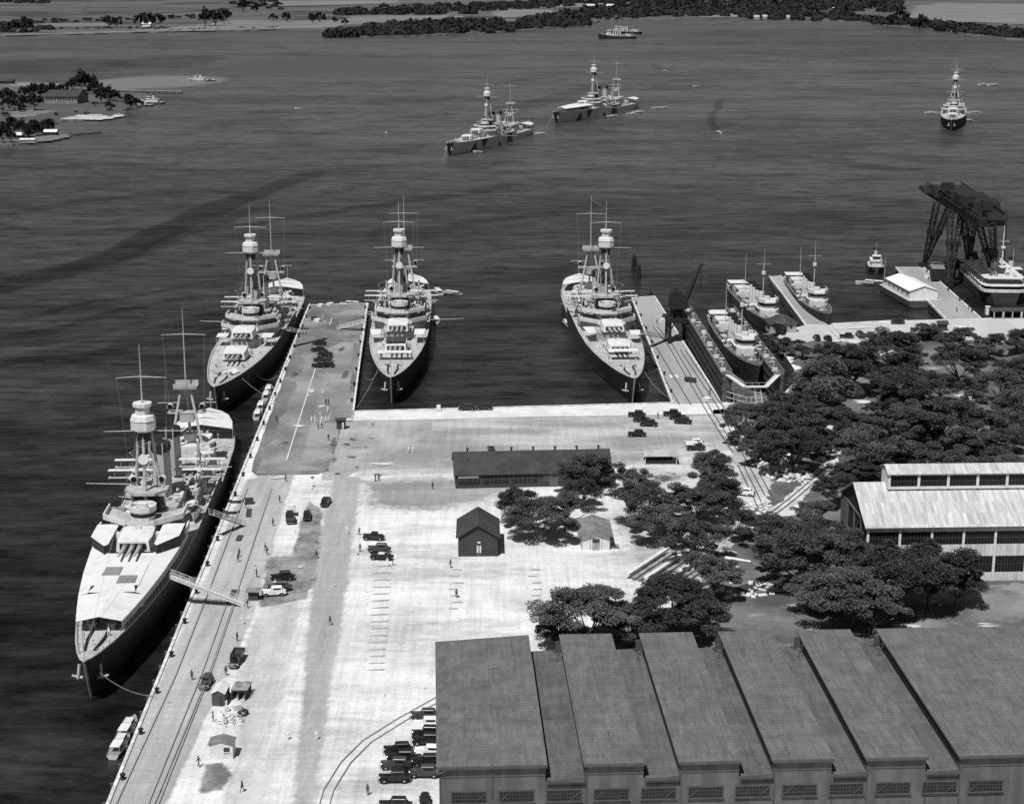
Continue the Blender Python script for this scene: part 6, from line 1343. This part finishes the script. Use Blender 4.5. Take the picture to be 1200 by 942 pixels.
# ---------- cars ----------
def car_proto(kind, paint='car_black', roofm=None):
    r = bpy.data.objects.new({'sedan': 'parked_car', 'coupe': 'parked_car', 'truck': 'truck', 'tourer': 'parked_car'}[kind], None); COL.objects.link(r); r['label'] = 'x'; r['category'] = 'truck' if kind == 'truck' else 'car'
    L = 4.7 if kind != 'truck' else 6.2
    q = MB(); q.box((0, -.5, .78), (1.45, 2.9, .62), top=.97); q.box((0, 1.5, .82), (.95, 1.5, .66), top=.9, topy=1.0); q.box((0, -2.05, .68), (1.3, .5, .5), top=.8); q.box((0, .1, .42), (1.5, 4.2, .16))
    if kind == 'truck': q.box((0, -2.2, .75), (1.0, 2.6, .2))
    bd = q.build('body', paint, r)
    q = MB(); q.box((0, 2.27, .82), (.75, .08, .6)); q.build('radiator', 'chrome', bd)
    q = MB()
    if kind == 'truck': q.box((0, .35, 1.45), (1.5, 1.3, .8), top=.92); q.box((0, .35, 1.88), (1.42, 1.3, .08))
    elif kind == 'coupe': q.box((0, -.2, 1.38), (1.36, 1.5, .6), top=.86, topy=.8)
    elif kind == 'tourer': q.box((0, -.55, 1.72), (1.4, 2.1, .1), top=.95)
    else: q.box((0, -.55, 1.4), (1.38, 2.35, .66), top=.88, topy=.86); q.box((0, -.55, 1.75), (1.2, 1.95, .06), top=.9)
    cb_ = q.build('cabin', roofm or paint, r)
    if kind != 'tourer':
        q = MB(); yc, ly = (.35, 1.3) if kind == 'truck' else ((-.2, 1.5) if kind == 'coupe' else (-.55, 2.35))
        for s_ in (-1, 1): q.box((s_*.665, yc-.1, 1.43), (.05, ly*.62, .3))
        q.box((0, yc+ly*.46, 1.43), (1.05, .06, .3)); q.box((0, yc-ly*.455, 1.45), (.7, .06, .24)); q.build('window', 'glass', cb_)
    else:
        q = MB()
        for s_ in (-1, 1):
            for y in (-1.5, .4): q.tube((s_*.6, y, 1.0), (s_*.6, y, 1.7), .03, n=4)
        q.build('hood_frame', 'black', cb_)
    if kind == 'truck':
        q = MB(); q.box((0, -2.0, 1.0), (1.95, 3.3, .12)); 
        for s_ in (-1, 1): q.box((s_*.95, -2.0, 1.35), (.07, 3.3, .6))
        q.box((0, -3.6, 1.35), (1.9, .07, .6)); q.box((0, -.38, 1.45), (1.9, .07, .8)); q.build('cargo_bed', 'car_grey', r)
    ax = (1.45, -1.5) if kind != 'truck' else (1.45, -2.5)
    for y in ax:
        for s_ in (-1, 1):
            q = MB(); q.tube((s_*.62, y, .36), (s_*.80, y, .36), .36, n=14); wh = q.build('wheel', 'tyre', r); q = MB(); q.tube((s_*.79, y, .36), (s_*.825, y, .36), .17, n=8); q.build('hubcap', 'chrome', wh)
            q = MB(); P = [(y+math.cos(t)*.52, .36+math.sin(t)*.46) for t in [i*math.pi/6 for i in range(7)]]
            for u, v in zip(P[:-1], P[1:]): q.slab([(s_*.52, u[0], u[1]), (s_*.88, u[0], u[1]), (s_*.88, v[0], v[1]), (s_*.52, v[0], v[1])], .05)
            fixn(q.build('fender', paint, r))
    for s_ in (-1, 1): q = MB(); q.lathe((0, 0, 0), [(.06, -.12), (.14, .02), (.14, .08)], 8); h = q.build('headlight', 'chrome', r); h.location = (s_*.55, 2.1, .92); h.rotation_euler = (R(-90), 0, 0)
    for y in (2.5, -2.42): q = MB(); q.box((0, y if not (kind == 'truck' and y < 0) else -3.75, .5), (1.45, .06, .1)); q.build('bumper', 'chrome', r)
    q = MB(); q.tube((0, -2.33, .8), (0, -2.5, .82), .34, n=12); q.build('spare_wheel', 'tyre', r) if kind == 'sedan' else None
    return r
SED, SEDW, COUP, TRK, TOUR, SEDG = car_proto('sedan'), car_proto('sedan', 'car_white'), car_proto('coupe'), car_proto('truck'), car_proto('tourer', 'car_black', 'canvas'), car_proto('sedan', 'car_grey')
CAR = {'s': SED, 'w': SEDW, 'c': COUP, 't': TRK, 'o': TOUR, 'g': SEDG}
cars = [ (374, 404, 's', 80, 'farthest black car on the wide pier, below the gangway foot'), (373, 412, 's', 82, 'second black car down the pier row'), (381, 416.5, 'c', 84, 'short black car third in the pier row'), (376, 424, 't', 82, 'black truck fourth in the pier row'), (383, 430, 's', 80, 'nearest black car of the pier row, right-hand one'), (374, 430.5, 's', 84, 'nearest black car of the pier row, left-hand one'),
 (340, 609, 't', 8, 'black truck carrying a pale load beside the asphalt patch'), (360, 607, 's', 4, 'black car just right of the truck with pale load'), (382, 591, 's', -8, 'lone black car driving on the road near the pier'),
 (438, 632, 'c', 82, 'black car furthest back in the small group on the sand'), (444, 646, 'g', 84, 'dark car in the middle of the small sand group'), (447, 655, 's', 80, 'black car with pale roof load at the front of the sand group'),
 (331, 679, 's', 96, 'black car behind the white car on the asphalt patch'), (327, 691, 'g', 95, 'dark car parked close behind the white car'), (321, 697, 'w', 97, 'white car by the foot of the long gangway'),
 (276, 778, 't', 176, 'black box-bodied truck alone on the apron'), (242, 803, 'g', 174, 'dark open car left of the white-roofed hut'),
 (498, 842, 'g', 88, 'dark car at the back of the lot, beside the workshop wall'), (500, 852, 'w', 91, 'white-covered car in the lot beside the workshop wall'), (500, 862, 's', 88, 'black car just in front of the white-covered one'), (500, 871, 's', 90, 'second black car in front of the white-covered one'),
 (467, 882, 's', 93, 'black car at the back left of the parking lot'), (471, 891, 's', 90, 'black car second in the left column of the lot'), (464, 900, 'g', 88, 'dark grey car third in the left column of the lot'), (476, 907, 'c', 90, 'short black car at the inner side of the left column'), (462, 915, 's', 92, 'black car with pale board on it at the front left of the lot'),
 (503, 885, 'w', 86, 'white car in the middle right of the lot'), (500, 896, 's', 92, 'black car with small white patch at the workshop corner'), (497, 909, 'g', 90, 'large dark car at the front right of the lot'), (463, 947, 's', 90, 'black car cut by the bottom photo edge, left one'), (498, 944, 's', 2, 'black car cut by the bottom photo edge, right one'),
 (547, 480.5, 's', 88, 'left black car parked on the seawall of the basin'), (567, 480, 's', 92, 'right black car parked on the seawall of the basin'), (746, 488, 's', 82, 'back car of three in a diagonal below the basin corner'), (752, 494, 'c', 80, 'middle car of three in a diagonal below the basin corner'), (760, 499, 's', 84, 'front car of three in a diagonal below the basin corner'), (746, 511, 's', 90, 'lone black car below the diagonal of three'),
 (787, 487, 's', 86, 'back left black car at the root of the crane pier'), (794, 491, 'c', 88, 'middle black car at the root of the crane pier'), (800, 496, 's', 80, 'front right black car at the root of the crane pier'), (813, 522, 'w', 96, 'pale car under a white tarpaulin by the trees'), (815, 527, 's', 90, 'black car just below the tarpaulined car'),
 (957, 398, 's', 5, 'leftmost black car on the shore road'), (970, 399, 's', 10, 'second black car from the left on the shore road'), (992, 396, 's', 80, 'third black car from the left on the shore road'), (1007, 394.5, 't', 5, 'black truck in the middle of the shore road row'), (1018, 395, 'g', 80, 'grey car touching the truck on the shore road'), (1036, 394.5, 's', 5, 'rightmost black car of the shore road row'), (1052, 379.5, 's', 85, 'black car on the sea side of the shore road'),
 (870, 519, 'w', 60, 'white car half hidden under the tree by the dockside hut'), (872, 580, 'w', 70, 'small white car beside the bend of the railway')]
for (x, y, k, rz, l) in cars:
    p = G(x, y, LAND+.12); dup(CAR[k], (p.x, p.y, LAND+.12), R(rz), l, 'parked cars and trucks', scale=1.08)
# car loads and covers
def cover(px, py, z, d, m, name, label, cat, rz=0):
    p = G(px, py, z); q = MB(); q.box((0, 0, 0), d, top=.7, topy=.75); q.box((0, 0, -d[2]*.3), (d[0]*1.1, d[1]*1.08, d[2]*.25)); o = q.build(name, m); place(o, (p.x, p.y, z), R(rz)); tag(o, label, cat)
cover(342, 594, 4.6, (1.8, 2.6, 1.2), 'canvas', 'sacks', 'pale heap of sacks on the black truck by the asphalt patch', 'sacks', 8)
cover(500, 850, 4.1, (5.0, 1.9, .5), 'canvas', 'tarpaulin', 'white tarpaulin over a car roof beside the workshop', 'tarpaulin'); cover(812, 519, 4.4, (3.2, 2.2, .7), 'canvas', 'tarpaulin', 'white tarpaulin over the pale car by the trees', 'tarpaulin')
cover(458, 904, 4.4, (2.6, .7, .2), 'roof_light', 'board', 'pale board lying on the roof of a black car in the lot', 'board', 3); cover(447, 648, 4.4, (1.3, .8, .3), 'canvas', 'parcel', 'small white parcel on a car roof in the sand group', 'parcel')
cover(514, 478, LAND+.9, (1.5, 1.5, 1.7), 'canvas', 'canvas_bundle', 'white canvas bundle standing on the basin seawall', 'bundle'); cover(407, 491.5, LAND+.5, (2.6, 1.0, .6), 'canvas', 'white_crate', 'white crate right of the dark sentry box', 'crate', 5)

# ---------- yard goods ----------
p = G(294, 559, LAND); q = MB(); q.lathe((0, 0, 0), [(1.9, 0), (1.2, .7), (.3, 1.5)], 12, sy=.8); o = q.build('sand_pile', 'canvas'); o.location = p; tag(o, 'small white cone of sand on the quay edge', 'pile')
# pipe rack and scrap by the huts
p = G(272, 820, LAND); rk_ = thing('stacking_rack', 'dark slatted rack holding pipes right of the white-roofed hut', 'rack', (p.x, p.y, LAND), R(-6)); q = MB()
for x in (0, 1.2, 2.4): q.box((x, 2, .9), (.12, 4.2, 1.8))
q.box((1.2, 0, 1.75), (2.7, .12, .12)); q.box((1.2, 4, 1.75), (2.7, .12, .12)); q.build('rack_frame', 'wall_dark', rk_); q = MB()
for i in range(9): q.tube((-.2, .2+i*.45, 1.9), (2.8, .2+i*.45, 2.0), .12, n=6)
q.build('pipe', 'timber', rk_)
rn = random.Random(11); q = MB(); p = G(270, 846, LAND)
for i in range(40): u = Vector((rn.uniform(-1.6, 1.9), rn.uniform(-1.6, 2.2), rn.uniform(.1, 1.0))); v = u+Vector((rn.uniform(-1, 1), rn.uniform(-1, 1), rn.uniform(-.3, .4))); q.tube(p+u, p+v, .08, n=4)
tag(q.build('scrap_heap', 'roof_light'), 'tangled heap of scrap between the two quayside huts', 'heap')
for i, (x, y, w_) in enumerate(((263, 826, 1.0), (266, 833, .8), (278, 831, 1.5), (284, 838, 1.6), (288, 837.5, .8))):
    p = G(x, y, LAND); q = MB(); q.box((0, 0, .4), (w_, .7, .8)); q.box((0, 0, .82), (w_*1.06, .76, .06)); o = q.build('crate', 'wall_dark' if i > 2 else 'timber_pale'); place(o, (p.x, p.y, LAND+.1), i*.3); tag(o, ('pale crate leaning by the white-roofed hut corner', 'small pale crate in front of the slatted rack', 'pale crate at the foot of the slatted rack', 'long dark crate right of the scrap heap', 'small dark crate at the end of the long one')[i], 'crate')
# stacked long timbers
a, b_ = G(733, 678, LAND), G(782, 646, LAND); d = (b_-a); L = d.length; d.normalize(); n = Vector((d.y, -d.x, 0))
for i in range(9):
    q = MB(); h = .55 if i not in (0, 3, 6) else 1.2; q.slab([a+n*(i*1.45)+Vector((0, 0, h+.1)), a+n*(i*1.45)+d*(L-rn.random()*2)+Vector((0, 0, h+.1)), a+n*(i*1.45+.9)+d*(L-rn.random())+Vector((0, 0, h+.1)), a+n*(i*1.45+.9)+Vector((0, 0, h+.1))], .5)
    for t in (.1, .5, .9): c_ = a+n*(i*1.45+.45)+d*L*t; q.box((c_.x, c_.y, LAND+.1), (.9, .5, .4), rz=math.atan2(d.y, d.x))
    tag(fixn(q.build('long_timber', 'timber' if i % 3 else 'timber_pale')), 'long squared timber laid parallel in the stack south of the white house', 'timber', 'stacked long timbers')
# white crates heap in the grove
for k in range(96):
    x = rn.uniform(886, 948); y = 543+(x-886)*.24+rn.uniform(-1, 1)*(8+8*math.sin((x-886)/62*3.1)); p = G(x, y, LAND); q = MB(); w_, l_, h_ = rn.uniform(.8, 2.2), rn.uniform(.5, 1.3), rn.uniform(.4, 1.1)
    q.box((0, 0, h_/2), (w_, l_, .08)); 
    for sx in (-1, 1): q.box((sx*w_*.45, 0, h_/2), (.1, l_, h_)); 
    q.box((0, l_*.45, h_*.6), (w_, .08, h_*.7)); q.box((0, -l_*.45, h_*.85), (w_, .08, .1)); o = q.build('white_pallet', 'painted_white'); o.location = (p.x, p.y, LAND+.1+(rn.random()*.9 if k % 3 == 0 else 0)); o.rotation_euler = (rn.uniform(-.3, .3), rn.uniform(-.3, .3), rn.random()*3.14); tag(o, 'white slatted pallet dumped in the heap beside the railway fork', 'pallet', 'white pallets heaped in the grove')
for k in range(150):
    x, y = (rn.uniform(838, 902), rn.uniform(588, 628)) if k < 100 else (rn.uniform(846, 905), rn.uniform(682, 702)) if k < 125 else (rn.uniform(893, 918), rn.uniform(615, 634))
    p = G(x, y, LAND); q = MB(); q.box((0, 0, .15), (rn.uniform(.6, 2.2), rn.uniform(.4, 1.2), .25)); o = q.build('rubble_block', 'timber_pale'); place(o, (p.x, p.y, LAND+.14), rn.random()*3); tag(o, 'pale slab of rubble scattered on the ground under the trees', 'rubble', 'pale rubble under the trees')
for i, (p1, p2, w_, l) in enumerate((((847, 655), (880, 660), 1.0, 'white pole lying in the grass east of the stacked timbers'), ((838, 666), (872, 674), .5, 'thin pale pole lying near the rubble'), ((906, 517), (921, 518), .0, ''), ((1023, 515), (1050, 518), .7, 'white pole lying in the middle of the grove'), ((1031, 418), (1048, 412), .8, 'white plank lying near the shore road trees'), ((1120, 420), (1140, 417), .6, 'pale plank at the east part of the grove'))):
    if not w_: continue
    a, b_ = G(*p1, LAND), G(*p2, LAND); q = MB(); q.tube(a+Vector((0, 0, .45)), b_+Vector((0, 0, .4)), w_*.4, w_*.25, 7); tag(q.build('pole', 'painted_white'), l, 'pole')
a, b_ = G(862, 690, LAND), G(912, 676, LAND); q = MB(); d = (b_-a); n = Vector((d.y, -d.x, 0)).normalized()
for k in range(5): q.tube(a+n*k*.8+Vector((0, 0, .3)), b_+n*k*.8+Vector((0, 0, .3)), .16, n=6)
for k in range(14): c_ = a+d*(k+.5)/14; q.tube(c_-n*.5+Vector((0, 0, .2)), c_+n*3.6+Vector((0, 0, .2)), .12, n=4)
tag(q.build('steel_grating', 'shed_trim'), 'dark slotted grating lying on pale ground behind the workshop', 'grating')
# pier clutter: crates, drums, hose coils
def clutter(lst, name, m, cat, grp=None, h=.9, w_=1.3):
    for (x, y, l) in lst:
        p = G(x, y, LAND); q = MB()
        if cat == 'drum': q.lathe((0, 0, 0), [(.4, 0), (.42, .3), (.4, .6), (.42, .9), (.38, 1.1)], 10)
        else: q.box((0, 0, h/2), (w_, w_*.8, h), top=.97); q.box((0, 0, h+.04), (w_*1.05, w_*.84, .07))
        o = q.build(name, m); place(o, (p.x, p.y, LAND+.06), x*.7); tag(o, l, cat, grp)
clutter([(292, 590, 'dark locker standing on the quay apron near the midships gangway'), (368, 375, 'dark locker near the outer end of the wide pier'), (780, 372, 'pale-topped locker at the outer half of the crane pier'), (806, 447, 'dark winch box beside the rails of the crane pier'), (812, 448, 'second dark box beside the rails of the crane pier')], 'equipment_box', 'wall_dark', 'box', None, 1.2, 2.0)
clutter([(372, 377, 'white box lying near the outer end of the wide pier'), (387, 358, 'white box on the outermost edge of the wide pier'), (376, 359.5, 'pale stack beside the outermost white box'), (777, 377, 'white crate in the middle of the crane pier'), (795, 374, 'white crate behind the portal crane'), (829, 470, 'pale box at the root of the crane pier'), (1086, 326, 'white box near the foot of the gantry')], 'white_box', 'painted_white', 'box', None, .9, 2.2)
q = MB(); 
for (x, y) in ((275, 694), (267, 706)): pass
for i, (x0, y0, x1, y1) in enumerate(((275, 692, 270, 706), (292, 597, 291, 606), (282, 628, 279, 634))):
    a, b_ = G(x0, y0, LAND), G(x1, y1, LAND); q = MB(); q.slab([a+Vector((-.6, 0, .3)), b_+Vector((-.6, 0, .3)), b_+Vector((.6, 0, .3)), a+Vector((.6, 0, .3))], .3); tag(fixn(q.build('hatch_cover', 'wall_dark')), ('longest dark hatch cover set in the apron rails near the long gangway', 'dark hatch cover by the midships gangway foot', 'small dark hatch cover on the apron')[i], 'hatch')
# people ------------------------------------------------------
def person_mesh(pose, cloth):
    bm_v = {'pel': (0, 0, .95), 'ch': (0, .02, 1.25), 'nk': (0, .02, 1.5), 'hd': (0, .04, 1.62), 'ht': (0, .03, 1.76)}
    st_ = .16 if pose == 'walk' else .0; ar = .22 if pose == 'walk' else .04
    V = [(0, 0, .95), (0, .02, 1.22), (0, .0, 1.46), (0, .03, 1.58), (0, .03, 1.74)]; E = [(0, 1), (1, 2), (2, 3), (3, 4)]; Rr = [.15, .16, .07, .10, .085]
    for s_ in (-1, 1):
        k = len(V); f = s_*st_; V += [(s_*.10, f*.5, .86), (s_*.11, f*.9, .48), (s_*.11, f*1.7, .07), (s_*.12, f*1.7+.14, .04)]; E += [(0, k), (k, k+1), (k+1, k+2), (k+2, k+3)]; Rr += [.095, .07, .05, .045]
        k = len(V); g = -s_*ar; sp_ = .30 if pose != 'point' or s_ < 0 else .34
        if pose == 'point' and s_ > 0: V += [(.20, 0, 1.42), (.34, .12, 1.32), (.40, .36, 1.36), (.42, .44, 1.37)]
        else: V += [(s_*.20, 0, 1.42), (s_*.25, g*.5, 1.14), (s_*.26, g+.06, .88), (s_*.26, g+.08, .79)]
        E += [(2, k), (k, k+1), (k+1, k+2), (k+2, k+3)]; Rr += [.065, .05, .04, .045]
    me = bpy.data.meshes.new('tmp'); me.from_pydata(V, E, []); o = bpy.data.objects.new('tmp', me); COL.objects.link(o)
    m_ = o.modifiers.new('s', 'SKIN'); 
    for i, r_ in enumerate(Rr): me.skin_vertices[0].data[i].radius = (r_, r_*.8 if i in (0, 1) else r_)
    me.skin_vertices[0].data[0].use_root = True; sb_ = o.modifiers.new('u', 'SUBSURF'); sb_.levels = 1; sb_.render_levels = 1
    dg = bpy.context.evaluated_depsgraph_get(); dg.update(); m2 = bpy.data.meshes.new_from_object(o.evaluated_get(dg)); bpy.data.objects.remove(o); m2.materials.clear()
    for x in (cloth, 'skin'): m2.materials.append(MATS[x])
    for p_ in m2.polygons:
        c_ = p_.center; p_.material_index = 1 if c_.z > 1.5 or (abs(c_.x) > .2 and c_.z < .86) else 0
    m2.name = 'person'; return m2
PP = []
for pose in ('stand', 'walk', 'point'):
    for cloth in ('uniform_white', 'uniform_dark'):
        me = person_mesh(pose, cloth); o = bpy.data.objects.new('person', me); COL.objects.link(o); o['label'] = 'x'; o['category'] = 'person'
        q = MB(); q.lathe((0, .03, 1.70), [(.11, 0), (.12, .04), (.105, .09)], 10) if 'white' in cloth else q.lathe((0, .03, 1.66), [(.17, 0), (.11, .02), (.10, .13)], 10); q.build('cap', cloth, o); PP.append((pose, cloth, o))
def person(px, py, c, label, grp=None, z=LAND+.1, rz=None, pose=None):
    rn_ = random.Random(px*7+py); opts = [o for po, cl, o in PP if cl == ('uniform_white' if c == 'w' else 'uniform_dark') and (pose is None or po == pose)]; p = G(px, py, z)
    dup(rn_.choice(opts), (p.x, p.y, z), rn_.random()*6.28 if rz is None else rz, label, grp, scale=1.06)
for i, (x, y, c) in enumerate(((365, 495, 'w'), (369, 495.5, 'w'), (375.5, 490, 'w'), (377, 494, 'w'), (380, 496, 'w'), (387.5, 491, 'w'), (385, 494, 'w'), (373, 502.5, 'd'), (377, 502, 'd'), (376.5, 498, 'w'), (382, 495, 'w'))): person(x, y, c, 'sailor in white uniform in the crowd gathered on the wide pier' if c == 'w' else 'man in dark clothes at the front of the crowd on the wide pier', 'sailors gathered on the pier')
ppl = [(384, 483, 'w', 'sailor in white walking just north of the gathered crowd'), (382, 474, 'd', 'dark-clothed man on the pier, left of a pair north of the crowd'), (385, 474.5, 'd', 'dark-clothed man on the pier, right of a pair north of the crowd'), (378.5, 462, 'w', 'lone sailor in white midway along the pier bays'), (408, 476, 'w', 'man in white by the east kerb near the pier corner'), (401, 502, 'w', 'sailor in white standing beside the sentry box'), (381, 381, 'w', 'sailor in white at the outer end of the wide pier'), (378.5, 374, 'w', 'sailor in white nearest the tip of the wide pier'), (423, 398, 'w', 'sailor in white by the bow of the middle basin cruiser'), (399, 382, 'w', 'sailor in white stepping off the middle basin gangway'), (324, 494, 'd', 'dark figure near the quay edge beside the bays'), (385, 516, 'd', 'dark figure at the asphalt edge below the sentry box'),
 (335, 564, 'd', 'dark figure just south of the pier asphalt'), (328, 589, 'd', 'dark figure walking up the apron centre'), (288, 595, 'd', 'dark figure at the quay edge by the midships gangway'), (320, 616, 'd', 'dark figure left of the truck with pale load'), (311, 645, 'd', 'dark-clothed man, upper of a pair on the apron edge'), (313, 650, 'd', 'dark-clothed man, lower of a pair on the apron edge'), (279, 658, 'd', 'dark figure, left of a close pair on the apron'), (280.5, 652, 'd', 'dark figure, right of a close pair on the apron'), (301, 676, 'd', 'dark figure standing left of the white car group'), (290, 712, 'd', 'dark figure at the foot of the long gangway'), (284, 731, 'w', 'figure in white below the long gangway foot'), (278, 751, 'd', 'dark figure on the apron above the box-bodied truck'), (225, 796, 'd', 'dark figure near the open car on the apron'), (232, 796, 'w', 'man in white next to the open car'), (265, 791, 'd', 'dark figure behind the white-roofed hut'), (250, 845, 'd', 'dark figure between the two quayside huts'), (233, 898, 'd', 'dark figure left of the white-fronted hut'), (284, 927, 'd', 'small dark figure on the lower apron edge'), (337, 866, 'w', 'sailor in white crossing the road, left one'), (371, 866, 'w', 'sailor in white crossing the road, right one'), (387, 732, 'd', 'dark figure walking in the middle of the road'), (371, 654, 'd', 'dark figure, upper of a pair at the road edge'), (431, 931, 'd', 'dark figure with pale hat near the bottom parking lot'),
 (407, 625, 'w', 'man in white, leftmost of the group by the road'), (417, 626, 'w', 'man in white, second in the group by the road'), (421, 627, 'd', 'dark-clothed man, right of the men by the road'), (418, 650, 'w', 'man in white of a pair below the roadside group'), (422, 646, 'd', 'dark-clothed man of a pair below the roadside group'), (528, 665, 'd', 'dark figure on the sand below the barn'), (535, 700, 'd', 'dark figure on the sand well below the barn'), (440, 564, 'd', 'dark figure at the paving edge, left of a pair'), (444, 564, 'd', 'dark figure at the paving edge, right of a pair'), (479, 530, 'w', 'sailor in white on the paving, left of a pair'), (484, 530, 'w', 'sailor in white on the paving, right of a pair'), (454, 663, 'w', 'man in white beside the front car of the sand group'), (460, 662, 'd', 'dark figure right of the front car of the sand group'), (507, 573, 'd', 'dark figure on the sand left of the long shed'), (771, 490, 'd', 'man standing between the two car groups below the basin'), 
 (1130, 355, 'd', 'dark figure on the pier beside the station ship'), (1135, 362, 'd', 'dark figure at the root of the station ship pier'), (1119, 358, 'w', 'figure in white in the middle of the short pier'), (1121, 366, 'd', 'dark figure just below the figure in white on the pier'), (1088, 329, 'd', 'dark figure near the hopper on the short pier'), (1091, 331, 'd', 'second dark figure near the hopper on the short pier'), (1061, 380, 'w', 'figure in white next to the car on the sea side of the road'), (770, 380, 'd', 'dark figure on the crane pier near the gangway'), (832, 462, 'd', 'dark figure near the rails at the dock corner')]
for t_ in ppl: person(*t_[:4])
# sailors on decks
for M, ys, nm in ((MA, ((-2, 78), (2.2, 80), (0, 83), (3, 72), (-3.4, 71)), 'nearest cruiser'), (MB_, ((-2, 77), (1, 79), (-3.4, 70), (6, 48), (-6.4, 50)), 'second quay cruiser'), (MC, ((0, 76), (1.6, 73), (-2.4, 78), (5.4, 60), (-5.4, 61)), 'middle basin cruiser'), (MD, ((-1, 75), (1.8, 77), (4.4, 66), (-6.4, 50)), 'crane pier cruiser')):
    for x, y in ys:
        v = M @ Vector((x, y, dz_at(CRST, y)+.04)); rn_ = random.Random(x*31+y); opts = [o for po, cl, o in PP if cl == 'uniform_white']; dup(rn_.choice(opts), v, rn_.random()*6, f'sailor in white on the foredeck of the {nm}', f'sailors on the foredeck of the {nm}')
for o in (TUG, SED, SEDW, COUP, TRK, TOUR, SEDG): retire(o)
for _, _, o in PP: retire(o)
for o in (TUR, GUN, VENT, LOCK, LIGHT, RAFT, CAP, CR, CR1, DD, LAUNCH, WHALE, BIGL, PLANE, BOOM): retire(o)
